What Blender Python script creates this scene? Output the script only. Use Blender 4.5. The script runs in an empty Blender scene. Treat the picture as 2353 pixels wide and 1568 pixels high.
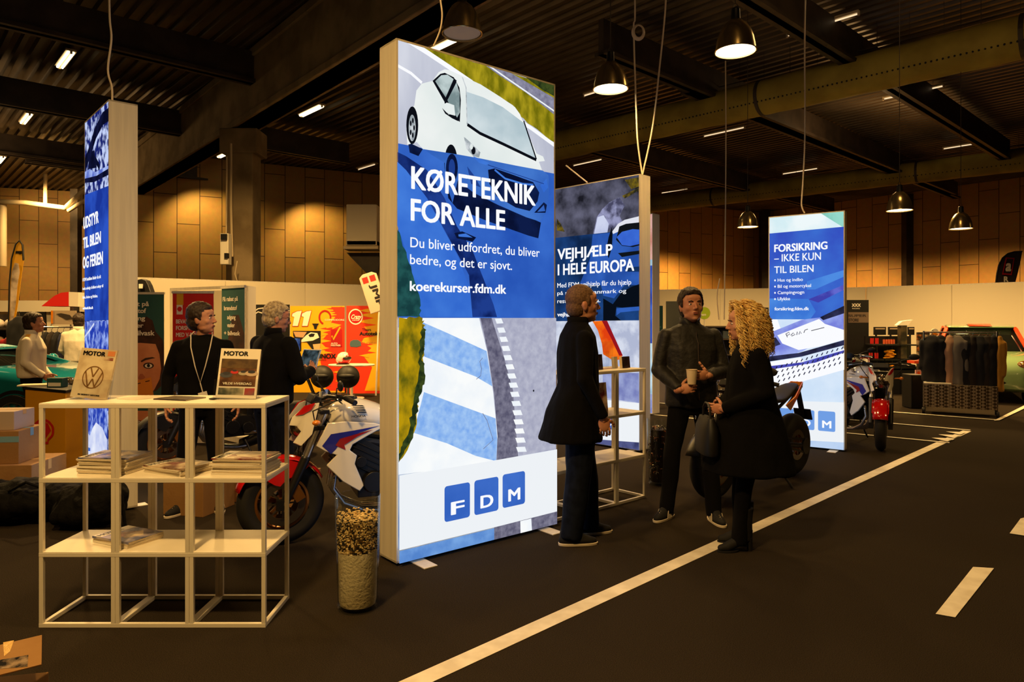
import bpy, bmesh, math, random
from mathutils import Vector, Matrix, noise
from math import pi, sin, cos, radians
random.seed(7)
SC = bpy.context.scene; COL = SC.collection
F, CX, CY, EYE = 1600.0, 1176.5, 737.0, 1.58      # focal length and horizon in the 2353x1568 frame, eye height
V = Vector
def W(px, py, Y): return V(((px-CX)*Y/F, Y, EYE-(py-CY)*Y/F))
def FL(px, py, z=0.0):
    Y = F*(EYE-z)/(py-CY); return V(((px-CX)*Y/F, Y, z))
def lin(c): c /= 255.0; return c/12.92 if c <= .04045 else ((c+.055)/1.055)**2.4
def rgb(r, g, b): return (lin(r), lin(g), lin(b), 1.0)
# ---------------------------------------------------------------- materials
def _new(name):
    m = bpy.data.materials.new(name); m.use_nodes = True
    nt = m.node_tree; return m, nt, nt.nodes, nt.links, nt.nodes['Principled BSDF']
def _noise(N, L, scale, detail=3, stretch=None, space='Object', rot=(0,0,0)):
    tc = N.new('ShaderNodeTexCoord'); nz = N.new('ShaderNodeTexNoise')
    nz.inputs['Scale'].default_value = scale; nz.inputs['Detail'].default_value = detail
    if stretch or rot != (0,0,0):
        mp = N.new('ShaderNodeMapping'); L.new(tc.outputs[space], mp.inputs['Vector']); mp.inputs['Scale'].default_value = stretch or (1,1,1)
        mp.inputs['Rotation'].default_value = rot; L.new(mp.outputs[0], nz.inputs['Vector'])
    else: L.new(tc.outputs[space], nz.inputs['Vector'])
    return nz
def mat(name, c, rough=.6, metal=0, c2=None, scale=8, bump=0, bscale=60, stretch=None, lo=.4, hi=.6, clear=0, spec=.5, trans=0, emit=None, es=1, ior=1.45, sheen=0, detail=3):
    m, nt, N, L, B = _new(name)
    B.inputs['Base Color'].default_value = c; B.inputs['Roughness'].default_value = rough; B.inputs['Metallic'].default_value = metal
    B.inputs['Specular IOR Level'].default_value = spec; B.inputs['Coat Weight'].default_value = clear; B.inputs['Transmission Weight'].default_value = trans; B.inputs['IOR'].default_value = ior
    if sheen: B.inputs['Sheen Weight'].default_value = sheen
    if c2:
        nz = _noise(N, L, scale, detail, stretch); r = N.new('ShaderNodeValToRGB')
        r.color_ramp.elements[0].position = lo; r.color_ramp.elements[1].position = hi
        r.color_ramp.elements[0].color = c; r.color_ramp.elements[1].color = c2
        L.new(nz.outputs['Fac'], r.inputs['Fac']); L.new(r.outputs['Color'], B.inputs['Base Color'])
    if bump:
        nb = _noise(N, L, bscale, 4, stretch); bp = N.new('ShaderNodeBump'); bp.inputs['Strength'].default_value = bump; bp.inputs['Distance'].default_value = .02
        L.new(nb.outputs['Fac'], bp.inputs['Height']); L.new(bp.outputs[0], B.inputs['Normal'])
    if emit: B.inputs['Emission Color'].default_value = emit; B.inputs['Emission Strength'].default_value = es
    return m
def glow(name, c, s=1.0, c2=None, scale=10, stretch=None, lo=.4, hi=.6, rot=(0,0,0), detail=4, c3=None):
    """print on a backlit fabric: gives off its own light"""
    m, nt, N, L, B = _new(name); N.remove(B)
    e = N.new('ShaderNodeEmission'); e.inputs['Color'].default_value = c; e.inputs['Strength'].default_value = s
    if c2:
        nz = _noise(N, L, scale, detail, stretch, rot=rot); r = N.new('ShaderNodeValToRGB')
        r.color_ramp.elements[0].position = lo; r.color_ramp.elements[1].position = hi
        r.color_ramp.elements[0].color = c; r.color_ramp.elements[1].color = c2
        if c3: el = r.color_ramp.elements.new(min(1, hi+.12)); el.color = c3
        L.new(nz.outputs['Fac'], r.inputs['Fac']); L.new(r.outputs['Color'], e.inputs['Color'])
    L.new(e.outputs[0], N['Material Output'].inputs['Surface']); return m
# ---------------------------------------------------------------- mesh builder
class MB:
    def __init__(s): s.v = []; s.f = []; s.mi = []; s.m = []; s.cur = 0
    def use(s, m):
        if m not in s.m: s.m.append(m)
        s.cur = s.m.index(m); return s
    def add(s, vs, fs):
        b = len(s.v); s.v += [V(p) for p in vs]; s.f += [tuple(b+i for i in f) for f in fs]; s.mi += [s.cur]*len(fs); return s
    def box(s, c, d, R=None):
        x, y, z = d[0]/2, d[1]/2, d[2]/2
        vs = [V((i*x, j*y, k*z)) for k in (-1,1) for j in (-1,1) for i in (-1,1)]
        if R is not None: vs = [R @ p for p in vs]
        vs = [p + V(c) for p in vs]
        return s.add(vs, [(0,2,3,1),(4,5,7,6),(0,1,5,4),(2,6,7,3),(0,4,6,2),(1,3,7,5)])
    def beam(s, a, b, w, h=None, up=(0,0,1)):
        a, b = V(a), V(b); h = h or w; d = (b-a).normalized(); u = V(up)
        if abs(d.dot(u)) > .99: u = V((0,1,0))
        x = d.cross(u).normalized()*w/2; y = x.cross(d).normalized()*h/2
        vs = [p + i*x + j*y for p in (a, b) for i, j in ((-1,-1),(1,-1),(1,1),(-1,1))]
        return s.add(vs, [(3,2,1,0),(4,5,6,7),(0,1,5,4),(1,2,6,5),(2,3,7,6),(3,0,4,7)])
    def cone(s, a, b, r0, r1=None, n=16, cap=True):
        a, b = V(a), V(b); r1 = r0 if r1 is None else r1; d = (b-a).normalized()
        x = d.orthogonal().normalized(); y = d.cross(x)
        vs = [p + r*(cos(2*pi*i/n)*x + sin(2*pi*i/n)*y) for p, r in ((a, r0), (b, r1)) for i in range(n)]
        fs = [(i, (i+1)%n, n+(i+1)%n, n+i) for i in range(n)]
        if cap: fs += [tuple(range(n))[::-1], tuple(range(n, 2*n))]
        return s.add(vs, fs)
    def ball(s, c, r, n=16, m=10, R=None):
        r = V((r,r,r)) if isinstance(r, (int, float)) else V(r); vs = [V((0,0,r.z))]; c = V(c)
        for j in range(1, m):
            t = pi*j/m
            vs += [V((r.x*sin(t)*cos(2*pi*i/n), r.y*sin(t)*sin(2*pi*i/n), r.z*cos(t))) for i in range(n)]
        vs.append(V((0,0,-r.z)))
        if R is not None: vs = [R @ p for p in vs]
        vs = [p + c for p in vs]; fs = []
        for i in range(n): fs.append((0, 1+i, 1+(i+1)%n)); fs.append((len(vs)-1, 1+(m-2)*n+(i+1)%n, 1+(m-2)*n+i))
        for j in range(m-2):
            for i in range(n): a = 1+j*n; fs.append((a+i, a+n+i, a+n+(i+1)%n, a+(i+1)%n))
        return s.add(vs, fs)
    def cap(s, a, b, r0, r1=None, n=14):
        r1 = r0 if r1 is None else r1; s.cone(a, b, r0, r1, n); s.ball(a, r0, n, 8); s.ball(b, r1, n, 8); return s
    def tube(s, pts, r, n=8, closed=False):
        pts = [V(p) for p in pts]; m = len(pts); rr = r if isinstance(r, (list, tuple)) else [r]*m
        vs = []; x = None
        for i, p in enumerate(pts):
            if closed: d = (pts[(i+1)%m]-pts[i-1]).normalized()
            else: d = (pts[min(i+1, m-1)]-pts[max(i-1, 0)]).normalized()
            if x is None: x = d.orthogonal().normalized()
            else: x = (x - x.dot(d)*d).normalized()
            y = d.cross(x); vs += [p + rr[i]*(cos(2*pi*k/n)*x + sin(2*pi*k/n)*y) for k in range(n)]
        fs = []
        for i in range(m if closed else m-1):
            j = (i+1) % m
            for k in range(n): fs.append((i*n+k, i*n+(k+1)%n, j*n+(k+1)%n, j*n+k))
        if not closed: fs += [tuple(range(n))[::-1], tuple(range((m-1)*n, m*n))]
        return s.add(vs, fs)
    def lathe(s, prof, c=(0,0,0), n=32, R=None, closed=False):
        c = V(c); vs = [V((r*cos(2*pi*i/n), r*sin(2*pi*i/n), z)) for r, z in prof for i in range(n)]
        if R is not None: vs = [R @ p for p in vs]
        vs = [p + c for p in vs]; m = len(prof); fs = []
        for j in range(m if closed else m-1):
            q = (j+1) % m
            for i in range(n): fs.append((j*n+i, j*n+(i+1)%n, q*n+(i+1)%n, q*n+i))
        return s.add(vs, fs)
    def loft(s, rings, n=20, power=2.0):
        """rings: (centre, rx, ry) horizontal super-ellipses, closed with caps"""
        vs = []
        for c, rx, ry in rings:
            c = V(c)
            for i in range(n):
                a = 2*pi*i/n; ca, sa = cos(a), sin(a); e = 2/power
                vs.append(c + V((rx*abs(ca)**e*(1 if ca >= 0 else -1), ry*abs(sa)**e*(1 if sa >= 0 else -1), 0)))
        m = len(rings); fs = [(j*n+i, j*n+(i+1)%n, (j+1)*n+(i+1)%n, (j+1)*n+i) for j in range(m-1) for i in range(n)]
        fs += [tuple(range(n))[::-1], tuple(range((m-1)*n, m*n))]
        return s.add(vs, fs)
    def prism(s, poly, depth):
        """poly: coplanar 3-D points, extruded by the vector depth"""
        p = [V(q) for q in poly]; n = len(p); d = V(depth)
        return s.add(p + [q+d for q in p], [tuple(range(n))[::-1], tuple(range(n, 2*n))] + [(i, (i+1)%n, n+(i+1)%n, n+i) for i in range(n)])
    def flat(s, poly): return s.add(poly, [tuple(range(len(poly)))])
    def xf(s, M, a=0):
        for i in range(a, len(s.v)): s.v[i] = M @ s.v[i]
        return s
    def ext(s, o, M=None):
        b = len(s.v); s.v += [M @ p if M is not None else p.copy() for p in o.v]
        for f, mi in zip(o.f, o.mi):
            m = o.m[mi] if o.m else None
            if m is not None and m not in s.m: s.m.append(m)
            s.f.append(tuple(b+i for i in f)); s.mi.append(s.m.index(m) if m is not None else s.cur)
        return s
    def mesh(s, name):
        me = bpy.data.meshes.new(name); me.from_pydata([tuple(p) for p in s.v], [], s.f)
        for m in s.m: me.materials.append(m)
        if s.m: me.polygons.foreach_set('material_index', s.mi)
        me.update(); return me
    def obj(s, name, parent=None, m=None, smooth=False, world=True, bevel=0, seg=2, sub=0, fix=True, label=None, solid=0):
        if m is not None and not s.m: s.m = [m]; s.mi = [0]*len(s.f)
        me = s.mesh(name)
        if world and parent is not None: me.transform(WM(parent).inverted())
        if fix:
            bm = bmesh.new(); bm.from_mesh(me); bmesh.ops.recalc_face_normals(bm, faces=bm.faces); bm.to_mesh(me); bm.free()
        if smooth:
            me.polygons.foreach_set('use_smooth', [True]*len(me.polygons))
            if smooth != 'all': me.set_sharp_from_angle(angle=radians(40 if smooth is True else smooth))
        o = bpy.data.objects.new(name, me); COL.objects.link(o)
        if parent is not None: o.parent = parent
        if bevel:
            b = o.modifiers.new('b', 'BEVEL'); b.width = bevel; b.segments = seg; b.limit_method = 'ANGLE'; b.angle_limit = radians(35)
        if solid: q = o.modifiers.new('t', 'SOLIDIFY'); q.thickness = solid; q.offset = 0
        if sub: q = o.modifiers.new('s', 'SUBSURF'); q.levels = sub; q.render_levels = sub
        if label: o['label'] = label
        return o
WMAT = {}
def WM(o):
    M = Matrix.Identity(4)
    while o is not None:
        M = Matrix.LocRotScale(o.location, o.rotation_euler, o.scale) @ M; o = o.parent
    return M
def thing(name, label, cat, loc=(0,0,0), rz=0, group=None, rot=None):
    o = bpy.data.objects.new(name, None); COL.objects.link(o); o.empty_display_size = .1
    o.location = V(loc); o.rotation_euler = rot if rot else (0,0,rz); o['label'] = label; o['category'] = cat
    if group: o['group'] = group
    return o
def tag(o, label, cat, group=None, kind=None):
    o['label'] = label; o['category'] = cat
    if group: o['group'] = group
    if kind: o['kind'] = kind
    return o
def struct(mb, name, m=None, label=None, **k):
    o = mb.obj(name, None, m, **k); o['kind'] = 'structure'
    if label: o['label'] = label
    return o
def dup(root, loc, rz, label, group=None):
    r = root.copy(); COL.objects.link(r); r.location = V(loc); r.rotation_euler = (0,0,rz); r['label'] = label
    if group: r['group'] = group
    for ch in list(root.children):
        c = ch.copy(); COL.objects.link(c); c.parent = r
        for g in list(ch.children): d = g.copy(); COL.objects.link(d); d.parent = c
    return r
def centre(o, group=None):
    """put the origin of a single-mesh thing at the base centre of its mesh"""
    vs = [v.co for v in o.data.vertices]; c = V(((min(v.x for v in vs)+max(v.x for v in vs))/2, (min(v.y for v in vs)+max(v.y for v in vs))/2, min(v.z for v in vs)))
    o.data.transform(Matrix.Translation(-c)); o.location = c; return o
_tc = {}
_lab = bpy.data.scenes.new('workbench')     # evaluating modifiers in an empty scene keeps the script quick
def bake(ob):
    _lab.collection.objects.link(ob)
    with bpy.context.temp_override(scene=_lab, view_layer=_lab.view_layers[0]):
        dg = bpy.context.evaluated_depsgraph_get(); dg.update(); me = bpy.data.meshes.new_from_object(ob.evaluated_get(dg))
    return me
def text_mesh(st, bold=0, space=1.0):
    if bold:        # heavier letters: the plain outline laid down several times, slightly shifted
        vs, fs, a, b = text_mesh(st, 0, space); V2, F2 = [], []
        for dx, dy in ((0,0),(bold,0),(-bold,0),(0,bold*.6),(0,-bold*.6),(bold*.8,bold*.5),(-bold*.8,bold*.5),(bold*.8,-bold*.5),(-bold*.8,-bold*.5)):
            o = len(V2); V2 += [V((v.x+dx,v.y+dy,.00012*(len(V2)//len(vs)))) for v in vs]; F2 += [tuple(i+o for i in f) for f in fs]
        return V2, F2, a-bold, b+bold
    k = (st, bold, space)
    if k in _tc: return _tc[k]
    cu = bpy.data.curves.new('t', 'FONT'); cu.body = st; cu.size = 1; cu.offset = bold; cu.resolution_u = 4; cu.space_character = space
    ob = bpy.data.objects.new('t', cu); me = bake(ob); bpy.data.objects.remove(ob); bpy.data.curves.remove(cu)
    vs = [v.co.copy() for v in me.vertices]; fs = [tuple(p.vertices) for p in me.polygons]; bpy.data.meshes.remove(me)
    if not vs: vs = [V((0,0,0))]
    _tc[k] = (vs, fs, min(v.x for v in vs), max(v.x for v in vs)); return _tc[k]
CAPH = .729
def text(mb, st, o, ex, ez, width, cap, bold=0, lift=0, thick=0, slant=0):
    """o: world point of baseline start, ex/ez: unit vectors of the sheet; width and capital height in metres"""
    vs, fs, a, b = text_mesh(st, bold); o, ex, ez = V(o), V(ex), V(ez); n = ex.cross(ez); sx = width/max(b-a, 1e-4); sy = cap/CAPH
    P = [o + ex*((v.x-a)*sx + v.y*sy*slant) + ez*(v.y*sy) + n*(lift+v.z) for v in vs]
    return mb.add(P, fs)
def shell(mb, name, parent, m, voxel=.008, smooth=3, noise_amp=0, noise_scale=6, world=True, label=None):
    """fuse overlapping closed shapes into one continuous skin"""
    me = mb.mesh(name); ob = bpy.data.objects.new(name, me)
    r = ob.modifiers.new('r', 'REMESH'); r.mode = 'VOXEL'; r.voxel_size = voxel
    if smooth: q = ob.modifiers.new('s', 'SMOOTH'); q.factor = .5; q.iterations = smooth
    m2 = bake(ob)
    bpy.data.objects.remove(ob); bpy.data.meshes.remove(me); m2.name = name
    if noise_amp:
        N_ = [v.normal.copy() for v in m2.vertices]; P_ = [v.co.copy() for v in m2.vertices]; flat = []
        for p, nn in zip(P_, N_):
            flat.extend(p + nn*noise_amp*(noise.noise(V((p.x, p.y, p.z*.55))*noise_scale) + .5*noise.noise(V((p.x, p.y, p.z*.4))*noise_scale*2.3)))
        m2.vertices.foreach_set('co', flat); m2.update()
    if world and parent is not None: m2.transform(WM(parent).inverted())
    m2.materials.clear(); m2.materials.append(m); m2.polygons.foreach_set('use_smooth', [True]*len(m2.polygons))
    o = bpy.data.objects.new(name, m2); COL.objects.link(o)
    if parent is not None: o.parent = parent
    if label: o['label'] = label
    return o
def arc(c, r, a0, a1, n, ex=V((1,0,0)), ey=V((0,0,1))):
    c = V(c); return [c + ex*r*cos(a0+(a1-a0)*i/(n-1)) + ey*r*sin(a0+(a1-a0)*i/(n-1)) for i in range(n)]
class Sheet:
    """a flat printed face; photo pixels are traced onto its plane as (along, up) coordinates"""
    def __init__(s, p0, p1, z0, z1, n_out):
        s.p0 = V((p0[0], p0[1], 0)); s.w = (V((p1[0], p1[1], 0))-s.p0).length; s.ex = (V((p1[0], p1[1], 0))-s.p0)/s.w
        s.n = V((n_out[0], n_out[1], 0)).normalized(); s.z0, s.z1 = z0, z1; s.mb = MB(); s.lay = 0; s.clip = True; s.tx = MB()
    def uv(s, px, py):
        d = V(((px-CX)/F, 1, 0)); o = s.p0; nn = s.n; t = o.dot(nn)/d.dot(nn); P = d*t
        return (P-s.p0).dot(s.ex), EYE-(py-CY)*t/F
    def pt(s, a, z, k=0): return s.p0 + s.ex*a + V((0,0,z)) + s.n*k
    def raw(s, uvs, m, k=None):
        s.lay += 1; k = .0004*s.lay if k is None else k
        P = uvs
        for ax, lim, sg in ((0, 0, 1), (0, s.w, -1), (1, s.z0, 1), (1, s.z1, -1)):
            Q = []
            for i in range(len(P)):
                a, b = P[i-1], P[i]; da, db = (a[ax]-lim)*sg, (b[ax]-lim)*sg
                if (da >= 0) != (db >= 0): t = da/(da-db); Q.append((a[0]+(b[0]-a[0])*t, a[1]+(b[1]-a[1])*t))
                if db >= 0: Q.append(b)
            P = Q
            if len(P) < 3: return
        s.mb.use(m).flat([s.pt(a, z, k) for a, z in P])
    def poly(s, pts, m, T=None):
        if T: pts = [(T[0]+x/T[2], T[1]+y/T[2]) for x, y in pts]
        s.raw([s.uv(*p) for p in pts], m)
    def ell(s, cx, cy, rx, ry, m, T=None, n=24, tilt=0):
        s.poly([(cx+rx*cos(2*pi*i/n)*cos(tilt)-ry*sin(2*pi*i/n)*sin(tilt), cy+rx*cos(2*pi*i/n)*sin(tilt)+ry*sin(2*pi*i/n)*cos(tilt)) for i in range(n)], m, T)
    def line(s, pts, w, m, T=None):
        if T: pts = [(T[0]+x/T[2], T[1]+y/T[2]) for x, y in pts]
        u = [V(s.uv(*p)) for p in pts]; L_, R_ = [], []
        for i, p in enumerate(u):
            d = (u[min(i+1, len(u)-1)]-u[max(i-1, 0)]).normalized(); nn = V((-d.y, d.x))*w/2; L_.append(p+nn); R_.append(p-nn)
        for i in range(len(u)-1): s.lay -= (i > 0); s.raw([tuple(q) for q in (L_[i], L_[i+1], R_[i+1], R_[i])], m)
    def text(s, st, pl, pr, ptop, m, bold=0, T=None, slant=0):
        """pl, pr: baseline ends in photo pixels, ptop: a pixel at capital height over pl"""
        if T: pl, pr, ptop = [(T[0]+p[0]/T[2], T[1]+p[1]/T[2]) for p in (pl, pr, ptop)]
        a = s.uv(*pl); b = s.uv(*pr); c = s.uv(*ptop); s.tx.use(m)
        text(s.tx, st, s.pt(a[0], a[1]), s.ex, V((0,0,1)), b[0]-a[0], c[1]-a[1], bold, 0, slant=slant)
        for i in range(len(s.tx.v)-len(text_mesh(st, bold)[0]), len(s.tx.v)): s.tx.v[i] += s.n*.0004*(s.lay+4)
    def done(s, parent, pname='printed_panel', tname='lettering', plabel=None, tlabel=None):
        if s.mb.v: o = s.mb.obj(pname, parent, fix=False); 
        if plabel: o['label'] = plabel
        if s.tx.v: q = s.tx.obj(tname, parent, fix=False); 
        if s.tx.v and tlabel: q['label'] = tlabel
# ---------------------------------------------------------------- camera
cam = bpy.data.cameras.new('camera'); co = bpy.data.objects.new('camera', cam); COL.objects.link(co)
co.location = (0, 0, EYE); co.rotation_euler = (pi/2, 0, 0); cam.sensor_width = 36; cam.lens = F/2353*36; cam.shift_y = -(784-CY)/2353; cam.clip_start = .05
SC.camera = co
SC.view_settings.view_transform = 'Standard'; SC.view_settings.look = 'None'; SC.view_settings.exposure = 0; SC.view_settings.gamma = 1; SC.view_settings.use_curve_mapping = False
w = bpy.data.worlds.new('w'); SC.world = w; w.use_nodes = True
w.node_tree.nodes['Background'].inputs[0].default_value = (1, .62, .3, 1); w.node_tree.nodes['Background'].inputs[1].default_value = .006
U = V((-.678, .735, 0)); VV = V((.735, .678, 0))      # the two directions the hall is built along
# ---------------------------------------------------------------- materials
M_carpet = mat('carpet', rgb(34,29,24), 1, c2=rgb(70,61,50), scale=260, lo=.35, hi=.75, bump=.5, bscale=320, spec=.05)
M_tape = mat('floor_tape', rgb(240,232,215), .5, c2=rgb(222,212,192), scale=6, spec=.2)
M_white = mat('white_steel', rgb(232,224,205), .45)
M_board = mat('white_board', rgb(240,232,212), .5)
M_cream = mat('cream_board', rgb(226,215,190), .7)
M_conc = mat('concrete', rgb(140,122,92), .9, c2=rgb(112,95,68), scale=1.2, bump=.3, bscale=12)
M_steel = mat('dark_steel', rgb(60,50,42), .6, c2=rgb(44,36,30), scale=2)
M_corr = mat('corrugated_steel', rgb(96,84,68), .45, .5, c2=rgb(74,64,50), scale=.7)
M_duct = mat('fabric_duct', rgb(158,142,58), .8, c2=rgb(138,122,46), scale=1.5, stretch=(1,1,1), bump=.35, bscale=3)
M_alu = mat('brushed_aluminium', rgb(224,216,198), .45, .05, c2=rgb(214,206,190), scale=30, stretch=(1,1,.05))
M_black = mat('black_plastic', rgb(22,21,20), .45)
M_rubber = mat('rubber', rgb(24,23,22), .75)
M_chrome = mat('chrome', rgb(200,200,200), .15, 1)
M_cable = mat('white_cable', rgb(232,215,190), .5)
M_pipe = mat('painted_pipe', rgb(190,172,140), .5)
M_tube = glow('fluorescent_glow', (1, .78, .42, 1), 5)
M_bulb = glow('lamp_glow', (1, .80, .45, 1), 8)
def clear(name, tint, blend):
    m, nt, N, L, B = _new(name); N.remove(B); tr = N.new('ShaderNodeBsdfTransparent'); tr.inputs[0].default_value = tint; gl = N.new('ShaderNodeBsdfGlossy'); gl.inputs['Roughness'].default_value = .04
    lw = N.new('ShaderNodeLayerWeight'); lw.inputs['Blend'].default_value = .5; mx = N.new('ShaderNodeMixShader'); pw = N.new('ShaderNodeMath'); pw.operation = 'POWER'; pw.inputs[1].default_value = 4; L.new(lw.outputs['Facing'], pw.inputs[0]); mu = N.new('ShaderNodeMath'); mu.operation = 'MULTIPLY_ADD'; mu.inputs[1].default_value = .6; mu.inputs[2].default_value = .02; L.new(pw.outputs[0], mu.inputs[0]); L.new(mu.outputs[0], mx.inputs[0]); L.new(tr.outputs[0], mx.inputs[1]); L.new(gl.outputs[0], mx.inputs[2]); L.new(mx.outputs[0], N['Material Output'].inputs['Surface']); return m
M_glass = clear('clear_glass', (.93,.95,.93,1), .22); M_acryl = clear('clear_acrylic', (.95,.96,.98,1), .12)
M_cardb = mat('cardboard', rgb(146,108,62), .85, c2=rgb(136,98,54), scale=3, bump=.1, bscale=30)
def plywood():
    m, nt, N, L, B = _new('plywood_panels'); tc = N.new('ShaderNodeTexCoord')
    B.inputs['Roughness'].default_value = .6
    br = N.new('ShaderNodeTexBrick'); L.new(tc.outputs['UV'], br.inputs['Vector'])
    br.inputs['Color1'].default_value = rgb(200,156,88); br.inputs['Color2'].default_value = rgb(186,142,76); br.inputs['Mortar'].default_value = rgb(70,44,20)
    br.inputs['Scale'].default_value = 1; br.inputs['Mortar Size'].default_value = .014; br.inputs['Brick Width'].default_value = 2.3; br.inputs['Row Height'].default_value = .82
    br.inputs['Mortar Smooth'].default_value = 0; br.inputs['Bias'].default_value = 0
    nz = N.new('ShaderNodeTexNoise'); L.new(tc.outputs['UV'], nz.inputs['Vector']); nz.inputs['Scale'].default_value = 5; nz.inputs['Detail'].default_value = 6
    mx = N.new('ShaderNodeMixRGB'); mx.blend_type = 'MULTIPLY'; mx.inputs[0].default_value = .35
    L.new(br.outputs['Color'], mx.inputs[1]); L.new(nz.outputs['Color'], mx.inputs[2]); L.new(mx.outputs[0], B.inputs['Base Color'])
    return m
M_ply = plywood()
def wall_uv(name, p, q, z0, z1, thick=.2):
    p, q = V((p[0], p[1], 0)), V((q[0], q[1], 0)); L_ = (q-p).length; d = (q-p)/L_; n = V((d.y, -d.x, 0))   # n points at the camera side
    mb = MB(); mb.add([p+V((0,0,z0)), q+V((0,0,z0)), q+V((0,0,z1)), p+V((0,0,z1))] + [x-n*thick for x in (p+V((0,0,z0)), q+V((0,0,z0)), q+V((0,0,z1)), p+V((0,0,z1)))],
        [(0,1,2,3), (7,6,5,4), (0,4,5,1), (3,2,6,7), (0,3,7,4), (1,5,6,2)])
    o = struct(mb, name, M_ply, fix=False); me = o.data; uv = me.uv_layers.new()
    for l in me.loops:
        c = me.vertices[l.vertex_index].co; uv.data[l.index].uv = (c.z+.35, (V((c.x, c.y, 0))-p).dot(d))    # boards stand upright
    return o
# ---------------------------------------------------------------- shell of the hall
CEIL = 8.1
mb = MB(); mb.add([(-45,-12,0),(45,-12,0),(45,60,0),(-45,60,0),(-45,-12,-.2),(45,-12,-.2),(45,60,-.2),(-45,60,-.2)], [(0,1,2,3),(7,6,5,4),(0,4,5,1),(1,5,6,2),(2,6,7,3),(3,7,4,0)])
struct(mb, 'floor', M_carpet, 'dark brown carpet floor of the exhibition hall')
mb = MB(); P0 = V((0,0,CEIL)); prof = [(0,0),(.10,0),(.14,.09),(.26,.09),(.30,0)]
k = -40.0; pts = []
while k < 46:
    for x, z in prof[:-1]: pts.append((k+x, z))
    k += .30
vs = []
for x, z in pts:
    for t in (-18, 62): vs.append(VV*x + U*t + V((0,0,CEIL+z)))
mb.add(vs, [(2*i, 2*i+1, 2*i+3, 2*i+2) for i in range(len(pts)-1)])
mb.add([VV*-40+U*-18+V((0,0,8.5)), VV*46+U*-18+V((0,0,8.5)), VV*46+U*62+V((0,0,8.5)), VV*-40+U*62+V((0,0,8.5))], [(0,1,2,3)])
struct(mb, 'ceiling', M_corr, 'corrugated steel ceiling', fix=False)
A0, A1 = V((-14.5,26.8,0)), V((15.0,42.0,0)); A2 = V((30,23,0))
wall_uv('wall_back', A0 - VV*0.2, A1, 0, CEIL)
wall_uv('wall_right', A1, A2, 0, CEIL)
wall_uv('wall_left', (-36,30.5), (-12.0,38.5), 0, CEIL)
# concrete girder and its column
def on(p, d, t): return p + d*t
ub = V((-.647,.762,0)); c0 = V((-6.86,17.8,0))
mb = MB()
a, b = c0 + ub*-26, c0 + ub*26
mb.beam(a+V((0,0,7.27)), b+V((0,0,7.27)), .55, 1.66)
mb.beam(a+V((0,0,6.52)), b+V((0,0,6.52)), .66, .16); mb.beam(a+V((0,0,7.95)), b+V((0,0,7.95)), .66, .2)
struct(mb, 'trim_1', M_conc, 'long concrete girder crossing the hall under the ceiling', bevel=.02)
mb = MB(); mb.box(c0+V((0,0,3.2)), (.68,.6,6.4)); mb.box(c0+V((0,0,6.1)), (.95,.75,.62))
struct(mb, 'trim_2', M_conc, 'concrete column carrying the girder', bevel=.03)
# secondary beams running across
n = 3
def cross(px, py, z, t0, t1, h=.75, wd=.35):
    global n
    Y = (z-EYE)*F/(CY-py); p = V(((px-CX)*Y/F, Y, z+h/2))
    mb = MB(); mb.beam(p+VV*t0, p+VV*t1, wd*.4, h); mb.beam(p+VV*t0-V((0,0,h/2-.04)), p+VV*t1-V((0,0,h/2-.04)), wd, .08)
    struct(mb, f'trim_{n}', M_steel, None); n += 1
cross(300, 128, 7.2, -14, 3.9); cross(120, 262, 7.2, -16, 9); cross(90, 366, 7.2, -14, 14, .7)
cross(1629, 225, 7.2, -4.2, 20); cross(2052, 400, 7.2, -14, 8); cross(1739, 446, 7.2, -13, 8); cross(650, 450, 7.15, -9.5, 22, .8, .4)
cross(1400, -190, 7.2, -4, 22)
# column on the right wall
mb = MB()
for pxx, yy in ((1496, 41), (1750, 41.6), (2075, 36)): mb.box(((pxx-CX)*yy/F, yy-.5, 4), (.5,.5,8))
struct(mb, 'trim_20', M_steel, 'dark steel columns along the plywood wall')
mb = MB(); mb.box(((165-CX)*33/F+.2, 33, 3.9), (.35,.35,7.8)); struct(mb, 'trim_21', M_steel, 'steel column by the left wall')
# light partition walls of the stands
def partition(name, pts, z1, z0=0, label='cream partition wall behind the stands', th=.05):
    mb = MB()
    for (x0, y0), (x1, y1) in zip(pts[:-1], pts[1:]):
        p, q = V((x0,y0,0)), V((x1,y1,0)); L_ = (q-p).length; k = max(1, round(L_/1.9)); d = (q-p)/L_
        for i in range(k):
            a, b = p+d*(L_*i/k+.012), p+d*(L_*(i+1)/k-.012)
            mb.use(M_cream).beam(a+V((0,0,(z0+z1)/2)), b+V((0,0,(z0+z1)/2)), th, z1-z0)
            mb.use(M_alu).beam(p+d*(L_*i/k)+V((0,0,z0)), p+d*(L_*i/k)+V((0,0,z1)), .03, .03)
        mb.use(M_alu).beam(p+V((0,0,z1+.015)), q+V((0,0,z1+.015)), .04, .03)
    struct(mb, name, None, label)
def D(px, Y): return ((px-CX)*Y/F, Y)
partition('wall_partition_1', [D(305,15.2), D(700,17.6), D(1180,21.3)], 2.5)
partition('wall_partition_2', [D(1300,21.8), D(1500,21.4), D(1990,19.8)], 2.5)
partition('wall_partition_3', [D(1992,19.7), D(2420,16.6)], 2.5)
partition('wall_partition_4', [D(-260,33), D(210,33)], 2.5, 2.0, 'cream fascia over the far left stand')
partition('wall_partition_5', [D(-260,33.3), D(210,33.3)], 2.2, 0, 'plain back panel of the far left stand')
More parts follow.
